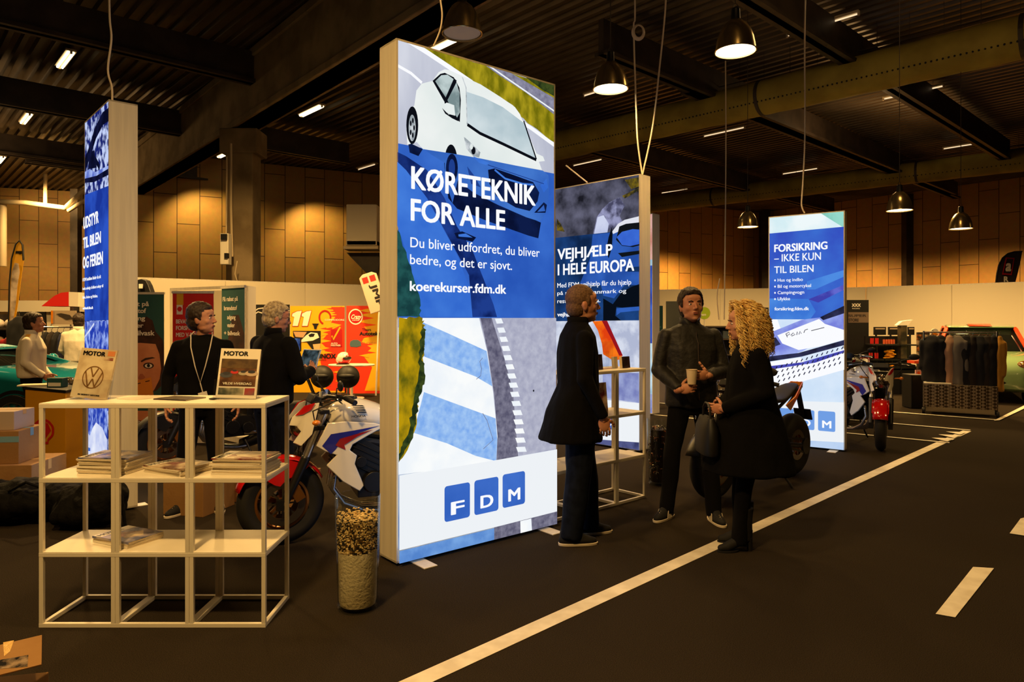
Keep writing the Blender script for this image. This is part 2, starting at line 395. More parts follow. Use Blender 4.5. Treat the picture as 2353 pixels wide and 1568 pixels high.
# ---------------------------------------------------------------- pendant lamps, tubes, hangers, ducts
M_bell = mat('polished_lamp_bell', rgb(214,190,130), .22, .9); M_bellin = mat('white_enamel', rgb(245,235,215), .3)
WARM = (1, .60, .20)
def pendant(px, py, dia_px, lit, power, label, dia=.42, group='bell pendant lamps'):
    Y = dia*F/dia_px; p = W(px, py, Y); r = dia/2
    t = thing('pendant_lamp', label, 'lamp', p, group=group)
    prof = [(r,0),(r*.97,.05),(r*.9,.13),(r*.76,.21),(r*.55,.28),(r*.3,.325),(r*.24,.33)]
    MB().lathe(prof + [(a-.006, b-.003) for a, b in prof[::-1]], n=40, closed=True).obj('lamp_shade', t, M_bell, smooth=True, world=False)
    MB().tube([(r*cos(a), r*sin(a), 0) for a in [2*pi*i/40 for i in range(40)]], .006, 6, True).obj('rim', t, M_bell, smooth=True, world=False)
    mb = MB(); mb.lathe([(0,.45),(.035,.45),(.045,.44),(.05,.33),(.055,.32),(.0,.32)], n=20); mb.tube([(-.02,0,.45),(-.02,0,.49),(0,0,.505),(.02,0,.49),(.02,0,.45)], .004, 6)
    mb.obj('lamp_socket', t, M_black, smooth=True, world=False)
    MB().tube([(0,0,.5),(0,0,CEIL-p.z)], .006, 6).obj('suspension_cable', t, M_steel, world=False)
    m = M_bulb if lit else M_bellin
    MB().lathe([(0,.004),(r*.5,.008),(r*.93,.012),(r*.93,.03),(r*.5,.10),(0,.12)], n=28).obj('glass_disc', t, m, smooth=True, world=False)
    if lit:
        ld = bpy.data.lights.new('lamp_light', 'SPOT'); ld.energy = power; ld.color = WARM; ld.spot_size = radians(150); ld.spot_blend = .6; ld.shadow_soft_size = .16
        lo = bpy.data.objects.new('lamp_light', ld); COL.objects.link(lo); lo.location = p - V((0,0,.02))
    return t
pendant(1690, 118, 92, True, 260, 'large lit bell lamp, nearest of the lit ones, hanging right of the centre')
pendant(1403, 205, 80, True, 240, 'lit bell lamp hanging just right of the tall driving-course light box')
pendant(1062, 78, 91, False, 0, 'unlit brass-toned bell lamp hanging above the tall driving-course light box')
pendant(1718, 522, 46, True, 330, 'small distant lit bell lamp left of the insurance light box')
pendant(2067, 484, 55, True, 330, 'distant lit bell lamp just right of the insurance light box')
pendant(2208, 526, 48, True, 330, 'rightmost of the distant lit bell lamps, above the clothes rack')
# spots without fixtures: unseen hall lamps, plus fill added for column and outfit box
def spot_only(x, y, z, e, size=150, r=.2, col=WARM, tgt=None):
    ld = bpy.data.lights.new('hall_and_fill_spot', 'SPOT'); ld.energy = e; ld.color = col; ld.spot_size = radians(size); ld.spot_blend = .7; ld.shadow_soft_size = r
    lo = bpy.data.objects.new('hall_and_fill_spot', ld); COL.objects.link(lo); lo.location = (x, y, z)
    if tgt: lo.rotation_euler = (V(tgt)-V((x,y,z))).to_track_quat('-Z', 'Y').to_euler()
spot_only(-1.6, .9, 5.2, 1050); spot_only(-5.8, 4.2, 5.2, 200); spot_only(-6.5, 10, 5, 1500); spot_only(-12, 15, 5, 900); spot_only(-2.5, 12.5, 4.6, 1500); spot_only(-5.6, 13.6, 5.6, 1100, 172); spot_only(1.5, 14, 4.6, 300)  # the extra-wide spot before the column is added to brighten its front
spot_only(6.5, 4, 5, 200); spot_only(9, 15.5, 4.6, 1250); spot_only(5, 17, 4.6, 1000); spot_only(13, 12.5, 4.6, 750); spot_only(-1.0, 3.4, 5.6, 300); spot_only(-22, 25, 6, 3400); spot_only(-12, 12, 5, 700)  # the spot above the front shelf is added to lift the outfit box's side
for x, y, e in ((-10,9,20), (-3,14,35), (6,10,80), (10,20,110), (-18,22,260), (2,3,50)):     # added fill points brightening the ceiling, no fixture at any of them
    ld = bpy.data.lights.new('ceiling_fill', 'POINT'); ld.energy = e; ld.color = (1,.6,.24); ld.shadow_soft_size = .5
    lo = bpy.data.objects.new('ceiling_fill', ld); COL.objects.link(lo); lo.location = (x, y, 6.7)
# wall washers over the left plywood, then added spots for the other walls
for px, py, Y in ((430, 396, 26.3), (700, 432, 28.3)):
    p = W(px, py, Y); spot_only(p.x, p.y, p.z, 500, 120, .08, (1,.66,.2), p + V((.30,.62,-1.7)))
for px, Y in ((1600, 36), (1900, 35), (2200, 30), (2450, 25)): p = W(px, 470, Y); spot_only(p.x, p.y, 6.0, 2600, 155, .3, (1,.55,.16))  # unseen spots added to brighten the right plywood wall
p = W(90, 440, 30); spot_only(p.x, p.y, 7, 1500, 150, .3, (1,.62,.22), p+V((0,4,-4)))
# fluorescent battens
FLU = [(150,140,1,'broad lit tube pair on the ceiling, upper left corner'), (60,275,1,'lit tube on the ceiling at far left, below the broader one'), (2,369,1,'lit tube cut by the left edge of the view'),
 (715,257,1,'lit tube beside the long concrete girder'), (518,356,1,'small lit tube just left of the concrete column'), (843,385,0,'tiny lit tube left of the tall driving-course light box'),
 (1026,103,1,'lit tube seen just over the top of the tall driving-course light box'), (1888,60,2,'long tube batten at the upper right, nearest to the view'), (2097,215,2,'long tube batten right of the fabric duct'),
 (2222,335,2,'tube batten above the rightmost bell lamps'), (1663,305,2,'tube batten partly hidden by a ceiling bracket'), (1350,375,2,'tube batten directly under the fabric duct'),
 (1390,207,2,'tube batten behind the lit bell lamp by the driving-course light box'), (1838,395,2,'tube batten above the insurance light box'), (1550,440,2,'tube batten above the man with the cup')]
M_tube2 = glow('fluorescent_dim', (1, .72, .42, 1), 1.1)
for px, py, k, lab in FLU:
    z = 7.85 if k != 1 else 7.9
    Y = (z-EYE)*F/(CY-py); p = V(((px-CX)*Y/F, Y, z)); ln = 1.45 if k == 2 else 1.3; w_ = .06 if k == 2 else .2
    t = thing('tube_light', lab, 'ceiling light', p, math.atan2(U.y, U.x), 'fluorescent battens under the ceiling')
    MB().box((0,0,.07), (ln+.08, w_+.03, .05)).box((ln/2+.03,0,.03), (.04,.05,.1)).box((-ln/2-.03,0,.03), (.04,.05,.1)).obj('batten', t, M_pipe, world=False, bevel=.005)
    mb = MB()
    for s in ((-1,1) if k == 1 else (0,)): mb.cone((-ln/2, s*.05, .02), (ln/2, s*.05, .02), .03 if k == 1 else .017, n=12)
    mb.obj('fluorescent_tube', t, M_tube if k == 1 else M_tube2, world=False, smooth=True)
    MB().cone((-.5,0,.09), (-.5,0,CEIL-p.z), .004, n=5).cone((.5,0,.09), (.5,0,CEIL-p.z), .004, n=5).obj('hanger', t, M_steel, world=False)
# fabric ducts
def duct(p, q, r, label, bands, grp='round fabric air ducts'):
    p, q = V(p), V(q); d = (q-p).normalized(); t = thing('air_duct', label, 'duct', (p+q)/2, group=grp)
    k = 60; mb = MB()
    pts = [p + (q-p)*i/k for i in range(k+1)]
    mb.tube(pts, [r*(1+.012*sin(i*1.7)+.01*sin(i*.9)) for i in range(k+1)], 28); mb.obj('fabric_sleeve', t, M_duct, smooth='all')
    mb = MB()
    side = d.cross(V((0,0,1))).normalized()
    for i in range(150):
        c = p + (q-p)*(i+.5)/150 + side*r*.88 - V((0,0,r*.52)); c2 = p + (q-p)*(i+.5)/150 - side*r*.9 - V((0,0,r*.44))
        for cc in (c, c2): mb.ball(cc, .022, 6, 4)
    mb.obj('nozzle_row', t, M_black)['kind'] = 'stuff'
    mb = MB()
    for b in bands: c = p+(q-p)*b; mb.cone(c-d*.04, c+d*.04, r*1.035, n=28)
    mb.obj('clamp_band', t, M_steel)
    mb = MB(); mb.tube([p+V((0,0,r+.12)), q+V((0,0,r+.12))], .012, 6)
    for i in range(24): c = p+(q-p)*(i+.5)/24; mb.cone(c+V((0,0,r*.9)), c+V((0,0,CEIL-p.z)), .007 if i % 3 == 0 else .004, n=5)
    mb.obj('suspension_wire', t, M_steel)
a, b = W(2600, 30, 12.2), W(1180, 357, 23.0); a.z = b.z = 7.0
duct(a, b, .42, 'fabric air duct nearest the view, crossing above the light boxes', (.1, .44, .93))
a, b = W(2600, 352, 22.5), W(1380, 480, 35.5); a.z = b.z = 7.2
duct(a, b, .4, 'farther fabric air duct running along the plywood wall', (.3, .7))
# pipes in the far left corner
t = thing('heating_pipe', 'pale pipe run bending down the far left wall', 'pipe', W(60, 470, 31)); zz = 1.58+270*31/F
MB().tube([W(-200,455,31), W(60,466,31), W(150,478,31), W(190,440,30), W(300,380,28)], .11, 10).obj('horizontal_pipe', t, M_pipe, smooth=True)
MB().tube([W(158,484,31), W(200,458,30), W(300,400,28)], .09, 10).obj('branch_pipe', t, M_pipe, smooth=True)
MB().tube([W(6,466,31.2), W(6,540,31.2), W(6,612,31.2)], .16, 10).obj('down_pipe', t, M_pipe, smooth=True)
MB().tube([W(104,470,31), W(104,430,31), W(104,400,31)], .08, 10).obj('riser_pipe', t, M_pipe, smooth=True)
# heater box on its bracket, cabinet on the column
t = thing('wall_heater', 'boxy pale heater unit on a triangular wall bracket behind the tall light box', 'heater', W(835, 600, 19.5))
MB().box(W(835,520,19.5), (.85,.5,1.15)).obj('housing', t, M_cream, bevel=.03)
mb = MB(); p = W(835,572,19.5); mb.box(p, (.95,.7,.08)); mb.box(p+V((0,0,.13)), (.85,.5,.12)); mb.obj('tray', t, M_pipe)
mb = MB(); p = W(835,580,19.5); mb.prism([p+V((-.5,.1,0)), p+V((.5,.1,0)), p+V((.35,.1,-.72)), p+V((.2,.1,-.72))], (0,.12,0)); mb.obj('bracket', t, M_steel)
t = thing('switch_cabinet', 'grey electrical cabinet strapped to the concrete column', 'electrical box', W(527, 600, 17.0))
MB().box(W(519,573,16.95), (.2,.2,.75)).obj('cabinet', t, M_alu, bevel=.01)
MB().box(W(516,545,16.85), (.14,.12,.14)).box(W(521,588,16.85),(.08,.1,.12)).obj('switch', t, M_black)
mb = MB(); mb.tube([W(520,540,17.1), W(521,400,17.1), W(521,360,17.1)], .02, 6); mb.tube([W(534,590,17.2), W(531,480,17.2), W(531,330,17.2)], .03, 6)
mb.tube([W(545,600,17.1), W(540,630,17.1), W(548,655,17.1)], .015, 6); mb.obj('conduit', t, M_pipe, smooth=True)
# power leads and ropes from the ceiling
def lead(name, label, pts, r=.009, cat='cable', m=M_cable, grp='leads hanging from the ceiling'):
    P = []; q = [V(p) for p in pts]
    for i in range(len(q)-1):
        a = q[max(i-1,0)]; b = q[i]; c = q[i+1]; d = q[min(i+2, len(q)-1)]
        for k in range(6):
            t = k/6; P.append(.5*((2*b)+(c-a)*t+(2*a-5*b+4*c-d)*t*t+(3*b-a-3*c+d)*t**3))
    P.append(q[-1]); o = MB().tube(P, r, 6).obj(name, None, m, smooth=True); tag(o, label, cat, grp); centre(o); return o
Yb = 5.75
lead('power_lead', 'pale wavy lead hanging down to the narrow outfit light box', [W(250,-60,Yb), W(252,40,Yb), W(256,90,Yb), W(248,160,Yb), W(257,200,Yb), W(258,231,Yb)], .008)
lead('power_lead', 'pale curved lead above the tall driving-course light box', [W(1005,-60,4.9), W(1012,0,4.9), W(1016,35,4.9), W(1011,70,4.9), W(996,106,4.9)], .006)
lead('power_lead', 'left lead of the two running down to the roadside-assistance light box', [W(1458,-60,8.5), W(1459,40,8.5), W(1456,70,8.5), W(1462,250,8.5), W(1466,330,8.5), W(1476,402,8.5)], .01)
lead('power_lead', 'slanting right lead running down to the roadside-assistance light box', [W(1532,-60,8.5), W(1528,30,8.5), W(1516,150,8.5), W(1500,290,8.5), W(1476,402,8.5)], .01)
lead('power_lead', 'wavy lead hanging down to the insurance light box', [W(1852,-60,8.7), W(1849,100,8.7), W(1850,300,8.7), W(1845,420,8.7), W(1842,470,8.7), W(1849,490,8.7)], .009)
lead('power_lead', 'lead drooping toward the back of the roadside-assistance light box', [W(1300,380,9.6), W(1325,400,9.6), W(1350,420,9.6)], .01)
lead('hanging_rope', 'long thin rope hanging between two light boxes down to man height', [W(1667,140,14), W(1668,300,14), W(1667,500,14), W(1664,735,14)], .012, 'rope', M_pipe, None)
lead('hanging_rope', 'slack looped rope end hanging behind the man with the cup', [W(1654,640,14.2), W(1648,680,14.2), W(1652,735,14.2)], .012, 'rope', M_pipe, None)
mb = MB()
for k in range(5): mb.tube([W(1467,74,8.45)+V((.055*(1+k*.09)*cos(a), k*.008-.02, .075*(1+k*.06)*sin(a))) for a in [2*pi*i/24 for i in range(24)]], .009, 6, True)
centre(tag(mb.obj('cable_coil', None, M_cable, smooth=True), 'coiled spare cable tied to the left lead near the ceiling', 'cable coil'))
# ---------------------------------------------------------------- light boxes
G_white = glow('print_white', (.96,.97,1,1), 1.0); G_paper = glow('print_paper', rgb(238,242,246), 1)
G_logo = glow('print_logo_blue', rgb(52,98,190), 1, rgb(66,112,204), 2)
G_logo2 = glow('print_logo_pale_blue', rgb(112,158,228), 1)
def light_box(p0, p1, depth, z1, sheet_fn, label, z0=.02, back=True, feet=True, name='light_box'):
    p0, p1 = V((p0[0], p0[1], 0)), V((p1[0], p1[1], 0)); ex = (p1-p0).normalized(); nb = V((-ex.y, ex.x, 0))     # nb: away from the printed face
    t = thing(name, label, 'light box', (p0+p1)/2, group='free-standing light boxes'); w_ = (p1-p0).length; c = (p0+p1)/2 + nb*depth/2
    mb = MB(); zc = (z0+z1)/2; h = z1-z0; e = .012
    for q in (p0, p1):
        s = ex if q is p0 else -ex
        mb.prism([q+s*0+V((0,0,z0)), q+s*e+V((0,0,z0)), q+s*e+V((0,0,z1)), q+V((0,0,z1))], nb*depth)
    mb.prism([p0+V((0,0,z1-e)), p1+V((0,0,z1-e)), p1+V((0,0,z1)), p0+V((0,0,z1))], nb*depth)
    mb.prism([p0+V((0,0,z0)), p1+V((0,0,z0)), p1+V((0,0,z0+e)), p0+V((0,0,z0+e))], nb*depth)
    mb.obj('aluminium_frame', t, M_alu)
    sh = Sheet(p0+ex*.006, p1-ex*.006, z0+.006, z1-.006, -nb); sh.p0 += nb*.004
    sheet_fn(sh); sh.done(t)
    if back:
        q0, q1 = p0+ex*.006+nb*(depth-.004), p1-ex*.006+nb*(depth-.004)
        MB().flat([q0+V((0,0,z0+.006)), q1+V((0,0,z0+.006)), q1+V((0,0,z1-.006)), q0+V((0,0,z1-.006))]).obj('back_panel', t, glow('back_print', rgb(120,150,205), .8, rgb(200,215,235), 2))
    if feet:
        for q in (p0+ex*.16, p1-ex*.12):
            mb = MB(); mb.prism([q-ex*.05-nb*.16, q+ex*.05-nb*.16, q+ex*.05+nb*(depth+.1), q-ex*.05+nb*(depth+.1)], (0,0,.008)); mb.obj('foot_plate', t, M_alu, bevel=.002)
    return t
def logo(sh, tiles, T, m, letters='FDM', base=.17):
    """tiles: (x0,y0, x1,y1, x2,y2, x3,y3) corner pixels tl,tr,br,bl; rounded square with a white letter on it"""
    for q, ch in zip(tiles, letters):
        if q is None: continue
        P = [(T[0]+q[i]/T[2], T[1]+q[i+1]/T[2]) for i in range(0, 8, 2)]; uv = [sh.uv(*p) for p in P]
        x0 = (uv[0][0]+uv[3][0])/2; x1 = (uv[1][0]+uv[2][0])/2; zt = (uv[0][1]+uv[1][1])/2; zb = (uv[2][1]+uv[3][1])/2; r = (x1-x0)*.1
        pts = []
        for cx, cz, a0 in ((x1-r, zt-r, 0), (x0+r, zt-r, pi/2), (x0+r, zb+r, pi), (x1-r, zb+r, 1.5*pi)):
            pts += [(cx+r*cos(a0+pi/2*i/4), cz+r*sin(a0+pi/2*i/4)) for i in range(5)]
        sh.raw(pts, m); sh.tx.use(G_white); w_ = x1-x0; h = zt-zb; k0 = len(sh.tx.v)
        text(sh.tx, ch, sh.pt(x0+w_*.24, zb+h*base), sh.ex, V((0,0,1)), w_*.54, h*.37, .03)
        for i in range(k0, len(sh.tx.v)): sh.tx.v[i] += sh.n*.0004*(sh.lay+4)
# -- the tall driving-course box
A = (860,70,2.489); Bc = (860,700,2.45)
G = {k: glow('print_'+k, *a) for k, a in dict(
    road=(rgb(182,186,204), 1, rgb(214,217,228), 3, (1,1,.25), .35, .65), road_d=(rgb(112,110,134), 1, rgb(150,150,172), 30, None, .3, .7),
    grass=(rgb(110,106,10), 1, rgb(176,158,30), 14, (1,1,.5), .35, .65), grass_d=(rgb(30,44,22), 1, rgb(60,74,30), 20), grass2=(rgb(96,92,14), 1, rgb(186,150,12), 12, (1,1,.6), .35, .62),
    car=(rgb(244,246,244), 1, rgb(226,234,232), 1.3), win=(rgb(176,196,204), 1, rgb(214,226,230), 2), win_s=(rgb(120,140,142), 1, rgb(190,206,206), 6), black=(rgb(12,14,22), 1), grey=(rgb(150,160,166), 1, rgb(210,216,220), 20),
    band=(rgb(34,78,176), 1, rgb(58,110,206), 2.2, (1,1,1), .3, .7), band_l=(rgb(70,128,222), 1, rgb(50,104,206), 2), band_d=(rgb(14,32,92), 1, rgb(30,60,140), 5), carblue=(rgb(66,118,204), 1, rgb(50,98,188), 2), carblue_d=(rgb(30,62,140), 1), navy=(rgb(8,16,48), 1, rgb(14,28,72), 6), green_d=(rgb(22,60,62), 1, rgb(34,84,82), 14),
    stripe=(rgb(124,170,236), 1, rgb(164,200,244), 22, None, .3, .7), stripe_w=(rgb(238,244,250), 1, rgb(250,252,252), 4), asph=(rgb(82,80,104), 1, rgb(130,128,148), 26, None, .3, .7), asph_l=(rgb(160,162,186), 1, rgb(186,188,206), 20, None, .3, .7),
    foot=(rgb(84,132,204), 1, rgb(120,166,226), 9, None, .3, .7)).items()}
def jag(pts, a=7, n=7, seed=1):
    r = random.Random(seed); out = []
    for (x0, y0), (x1, y1) in zip(pts, pts[1:]+pts[:1]):
        for k in range(n): t = k/n; out.append((x0+(x1-x0)*t+(r.random()-.5)*a*2*(k > 0), y0+(y1-y0)*t+(r.random()-.5)*a*2*(k > 0)))
    return out
def art_main(s):
    P = lambda pts, m, T=A: s.poly(pts, G[m], T)
    P([(100,0),(1070,250),(1070,860),(100,700)], 'road')
    P([(120,250),(210,300),(330,330),(250,480),(120,470)], 'road_d') if 0 else None
    s.line([(128,198),(210,245),(272,300)], .02, G_white, A)
    P(jag([(232,80),(1060,330),(1060,665),(900,545),(780,450),(640,365),(520,275),(420,200),(330,140)], 5, 5, 2), 'grass')
    s.line([(180,50),(300,125),(420,205),(560,300)], .035, G_white, A); s.line([(820,510),(900,562),(1045,668)], .03, G_white, A)
    P([(618,188),(760,232),(1050,400),(1050,500),(960,428),(860,352),(720,262)], 'road_d'); s.line([(640,192),(740,262),(1040,470)], .012, G_paper, A)
    P([(850,258),(1060,322),(1060,395),(960,340)], 'grass_d')
    # blue band behind the lower half of the car
    P([(100,640),(1070,828),(1070,1700),(100,1700)], 'band')
    s.poly([(900,330),(1300,330),(1300,733),(900,733)], G['band'])if 0 else None
    s.lay += 0
    P([(118,690),(180,720),(300,800),(400,960),(470,1120),(560,1260),(680,1568),(700,1640),(560,1640),(540,1400),(420,1180),(300,960),(180,800),(118,740)], 'band_d')
    P([(118,740),(180,800),(300,960),(400,1150),(480,1300),(540,1470),(560,1640),(240,1640),(190,1300),(118,1080)], 'band_l')
    P(jag([(100,1090),(150,1180),(185,1300),(230,1440),(262,1560),(262,1640),(100,1640)], 7, 5, 4), 'green_d')
    P([(455,1160),(500,1150),(580,1185),(560,1210),(470,1190)], 'navy'); P([(478,1168),(520,1162),(560,1186),(480,1180)], 'band_l')
    # shadow under the car
    P([(190,640),(275,680),(250,720),(200,700)], 'navy'); P([(400,790),(470,830),(640,960),(860,1060),(950,1100),(935,1190),(880,1175),(640,1090),(470,1020),(420,960)], 'navy')
    # car
    P([(365,240),(400,224),(425,228),(500,262),(600,308),(720,384),(790,430),(830,480),(862,560),(905,660),(925,705),(962,722),(972,748),(938,752),(956,800),(800,775),(600,735),(470,712),(275,680),(240,640),(186,655),(180,560),(200,470),(226,430),(238,345),(268,306),(330,290)], 'car')
    P([(330,290),(375,250),(400,244),(452,270),(484,330),(492,400),(486,525),(405,470),(398,410)], 'black')
    P([(345,292),(380,258),(415,255),(450,280),(405,385)], 'win_s'); P([(415,400),(466,300),(484,360),(486,470),(470,500),(430,440)], 'win_s'); s.line([(404,404),(462,284)], .02, G['black'], A)
    P([(500,265),(545,300),(600,308),(720,384),(800,440),(830,482),(780,470),(640,412),(520,350),(505,310)], 'car')
    P([(522,352),(620,385),(730,440),(850,530),(920,740),(860,715),(740,650),(600,588),(528,540)], 'win'); s.line([(528,540),(600,590),(740,655),(900,732),(922,742)], .022, G['black'], A); s.line([(850,520),(922,738)], .012, G['black'], A); s.line([(498,268),(520,330),(526,540)], .008, G['grey'], A)
    P([(382,430),(410,415),(452,430),(458,490),(420,480),(385,455)], 'car'); P([(382,445),(420,484),(460,494),(475,522),(440,505),(400,478)], 'black')
    for cx, cy, rx, ry in ((212,545,34,108), (433,762,38,108)):
        s.ell(cx, cy, rx, ry, G['black'], A)
    s.ell(211, 560, 20, 76, G['grey'], A)
    for k in range(5): a = 2*pi*k/5; s.ell(211+11*cos(a), 560+44*sin(a), 5, 16, G['black'], A)
    P([(505,610),(540,640),(600,700),(592,730),(560,722),(520,680)], 'grey'); s.ell(560, 690, 12, 22, G['black'], A); s.ell(548, 668, 9, 16, G['car'], A)
    # lower half of the car seen through the band
    P([(275,682),(470,712),(600,735),(800,775),(956,804),(988,830),(992,900),(984,1000),(972,1050),(940,1095),(860,1070),(700,1000),(560,930),(470,860),(440,990),(400,860),(396,760),(330,720)], 'carblue')
    s.ell(436, 790, 34, 82, G['navy'], A); s.ell(436, 790, 18, 52, G['carblue_d'], A)
    P([(556,722),(590,735),(652,762),(630,772),(590,760)], 'band_l')
    P([(642,800),(680,792),(790,830),(900,870),(935,930),(925,980),(880,1035),(800,1015),(690,950),(650,880)], 'navy'); s.line([(680,800),(740,850),(840,880),(900,885)], .014, G['band_l'], A)
    P([(522,780),(560,830),(600,900),(545,880)], 'carblue_d'); P([(905,1045),(960,985),(978,1000),(970,1045)], 'navy'); P([(922,1040),(960,1000),(968,1036)], 'carblue'); P([(940,890),(975,850),(985,900),(960,930)], 'band_l')
    s.line([(640,772),(960,880)], .006, G['carblue_d'], A)
    # below the band
    b = lambda pts, m: s.poly(pts, G[m], Bc)
    b([(100,76),(1040,76),(1040,840),(100,960)], 'stripe_w')
    b([(580,76),(1040,76),(1040,840),(670,880),(684,740),(660,500),(625,260)], 'asph_l')
    b([(586,76),(650,76),(715,280),(770,480),(800,860),(678,880),(684,740),(664,500),(628,260),(600,130)], 'asph')
    b([(262,100),(400,160),(622,262),(654,460),(560,405),(270,292)], 'stripe'); b([(210,720),(270,492),(400,540),(672,640),(682,760),(676,880),(560,850),(400,780)], 'stripe')
    b(jag([(100,76),(262,76),(276,150),(262,300),(268,440),(236,520),(222,700),(150,860),(100,920)], 8), 'grass2'); b(jag([(262,110),(276,150),(268,240),(258,300),(278,400),(240,520),(224,660),(190,780),(118,905),(118,850),(180,730),(210,560),(240,380),(244,220)], 9, 6, 3), 'grass_d')
    for k in range(15):
        t_ = k/14; x = 668+(784-668)*t_+18*sin(t_*pi); y = 80+720*t_**1.0; b([(x,y),(x+36+14*t_,y-2),(x+48+12*t_,y+26),(x+10,y+28)], 'stripe_w')
    s.line([(596,300),(580,320),(590,360),(585,400),(560,420)], .004, G['asph'], Bc); s.line([(596,610),(620,650),(655,760),(600,810)], .004, G['asph'], Bc); s.ell(882,484,4,6,G['black'],Bc)
    b([(100,963),(678,872),(1040,808),(1040,1158),(100,1385)], 'stripe_w'); s.poly([(100,967),(1040,812),(1040,1158),(100,1385)], G_paper, Bc)
    b([(100,1390),(660,1254),(660,1340),(440,1400),(100,1520)], 'foot'); b([(660,1250),(1040,1154),(1040,1250),(660,1350)], 'asph'); b([(130,1470),(230,1448),(200,1475),(130,1490)], 'stripe_w'); b([(806,1215),(868,1200),(872,1270),(808,1292)], 'stripe_w')
    logo(s, [(380,1022,524,994,522,1192,380,1220), (547,988,683,964,683,1156,548,1180), (706,955,832,932,832,1116,706,1142)], Bc, G_logo)
    tx = lambda st, a, c, d, bd: s.text(st, a, c, d, G_white, bd, A)
    tx('KØRETEKNIK', (195,907), (905,1003), (195,775), .03); tx('FOR ALLE', (192,1088), (732,1145), (192,960), .03)
    tx('Du bliver udfordret, du bliver', (190,1242), (928,1303), (190,1182), .006); tx('bedre, og det er sjovt.', (188,1338), (770,1372), (188,1279), .006); tx('koerekurser.fdm.dk', (187,1490), (737,1508), (187,1432), .028)
pL, pR = V((-.741, 4.466)), V((.332, 5.345))
light_box((pL.x, pL.y), (pR.x, pR.y), .22, 3.395, art_main, 'tallest lit box with a white car and the driving-course advert in white letters')
# -- the roadside-assistance box
C = (1240,380,3.268)
G2 = {k: glow('print2_'+k, *a) for k, a in dict(rock=(rgb(26,26,34), 1, rgb(106,106,128), 5, (1,1,1), .3, .75, (0,.6,0), 6), rock_l=(rgb(150,152,190), 1, rgb(70,70,96), 8, None, .4, .6), leaf=(rgb(120,100,24), 1, rgb(40,40,28), 12), light=(rgb(178,186,222), 1, rgb(206,212,238), 3),
    car=(rgb(226,228,238), 1), dark=(rgb(16,20,24), 1), band=(rgb(14,36,72), 1, rgb(28,66,126), 2), carb=(rgb(36,76,160), 1, rgb(50,98,190), 2), glass=(rgb(42,80,190), 1, rgb(60,108,214), 2), tarm=(rgb(8,14,24), 1), snow=(rgb(214,220,236), 1, rgb(176,184,210), 6), orange=(rgb(248,120,24), 1, rgb(224,64,16), 4), red=(rgb(150,20,28), 1), blot=(rgb(120,128,186), 1, rgb(160,170,214), 4), foot=(rgb(58,62,104), 1, rgb(84,90,138), 8)).items()}
def art_two(s):
    P = lambda pts, m: s.poly(pts, G2[m], C)
    s.raw([(0,0),(s.w,0),(s.w,s.z1),(0,s.z1)], G2['rock'])
    P([(470,330),(520,280),(600,240),(640,300),(600,380),(620,420),(560,470),(400,520),(430,390)], 'rock_l'); P([(435,390),(480,375),(520,440),(500,560),(400,560)], 'light')
    P([(620,230),(740,170),(745,190),(640,250)], 'leaf'); P([(130,400),(160,440),(190,500),(130,490)], 'leaf'); P([(640,110),(745,90),(745,160),(690,180)], 'leaf')
    P([(100,548),(760,478),(760,1165),(100,1170)], 'band'); P([(400,520),(520,508),(560,500),(600,760),(560,900),(300,900),(380,700)], 'carb')
    P([(590,440),(640,410),(760,380),(760,440),(640,470),(590,520),(560,530),(545,500)], 'car'); P([(545,520),(590,500),(760,440),(760,900),(640,900),(560,1000),(480,980),(440,800),(480,700),(560,690)], 'carb')
    P([(600,460),(650,440),(760,428),(760,600),(700,615),(620,605),(575,560)], 'dark'); P([(580,540),(620,500),(700,480),(760,484),(760,590),(680,608),(620,600)], 'glass')
    P([(545,460),(550,520),(545,620),(520,700),(500,640),(520,540)], 'tarm'); P([(590,660),(760,640),(760,665),(620,690)], 'dark'); P([(640,770),(760,760),(760,800),(660,800)], 'band')
    P([(620,950),(700,910),(760,890),(760,1060),(620,1070),(540,1060)], 'tarm'); P([(580,1075),(760,1060),(760,1090),(610,1105),(580,1128)], 'carb'); P([(480,1000),(580,1060),(570,1130),(620,1170),(480,1170)], 'tarm')
    P([(100,1172),(760,1165),(760,2300),(100,2400)], 'snow'); P([(400,1172),(490,1168),(560,1290),(625,1430),(600,1460),(560,1470),(480,1420),(470,1340),(440,1240)], 'orange'); P([(470,1168),(510,1168),(560,1280),(628,1430),(600,1430),(540,1300)], 'red')
    T = (1370,780,3.73)
    s.poly([(60,280),(370,290),(372,546),(60,500)], G2['blot'], T); s.poly([(-400,470),(372,548),(372,886),(-400,820)], G_paper, T); s.poly([(-400,830),(372,884),(372,1000),(-400,960)], G2['foot'], T)
    logo(s, [None, None, (80,662,168,672,168,775,80,768)], T, G_logo)
    tx = lambda st, a, b, c, bd: s.text(st, a, b, c, G_white, bd, C)
    tx('VEJHJÆLP', (138,708), (552,672), (134,628), .03); tx('I HELE EUROPA', (140,826), (715,780), (138,742), .03)
    tx('Med FDM vejhjælp får du hjælp', (137,920), (692,892), (137,884), .008); tx('på stedet i Danmark og', (137,975), (655,945), (137,946), .008); tx('resten af Europa.', (137,1036), (460,1020), (137,1004), .008); tx('vejhjaelp.fdm.dk', (137,1135), (430,1124), (137,1105), .03)
light_box((1.53-.988, 8.34+1.0), (1.53, 8.34), .22, 3.34, art_two, 'lit box with the roadside-assistance advert and a dark blue car, behind the short-haired man')
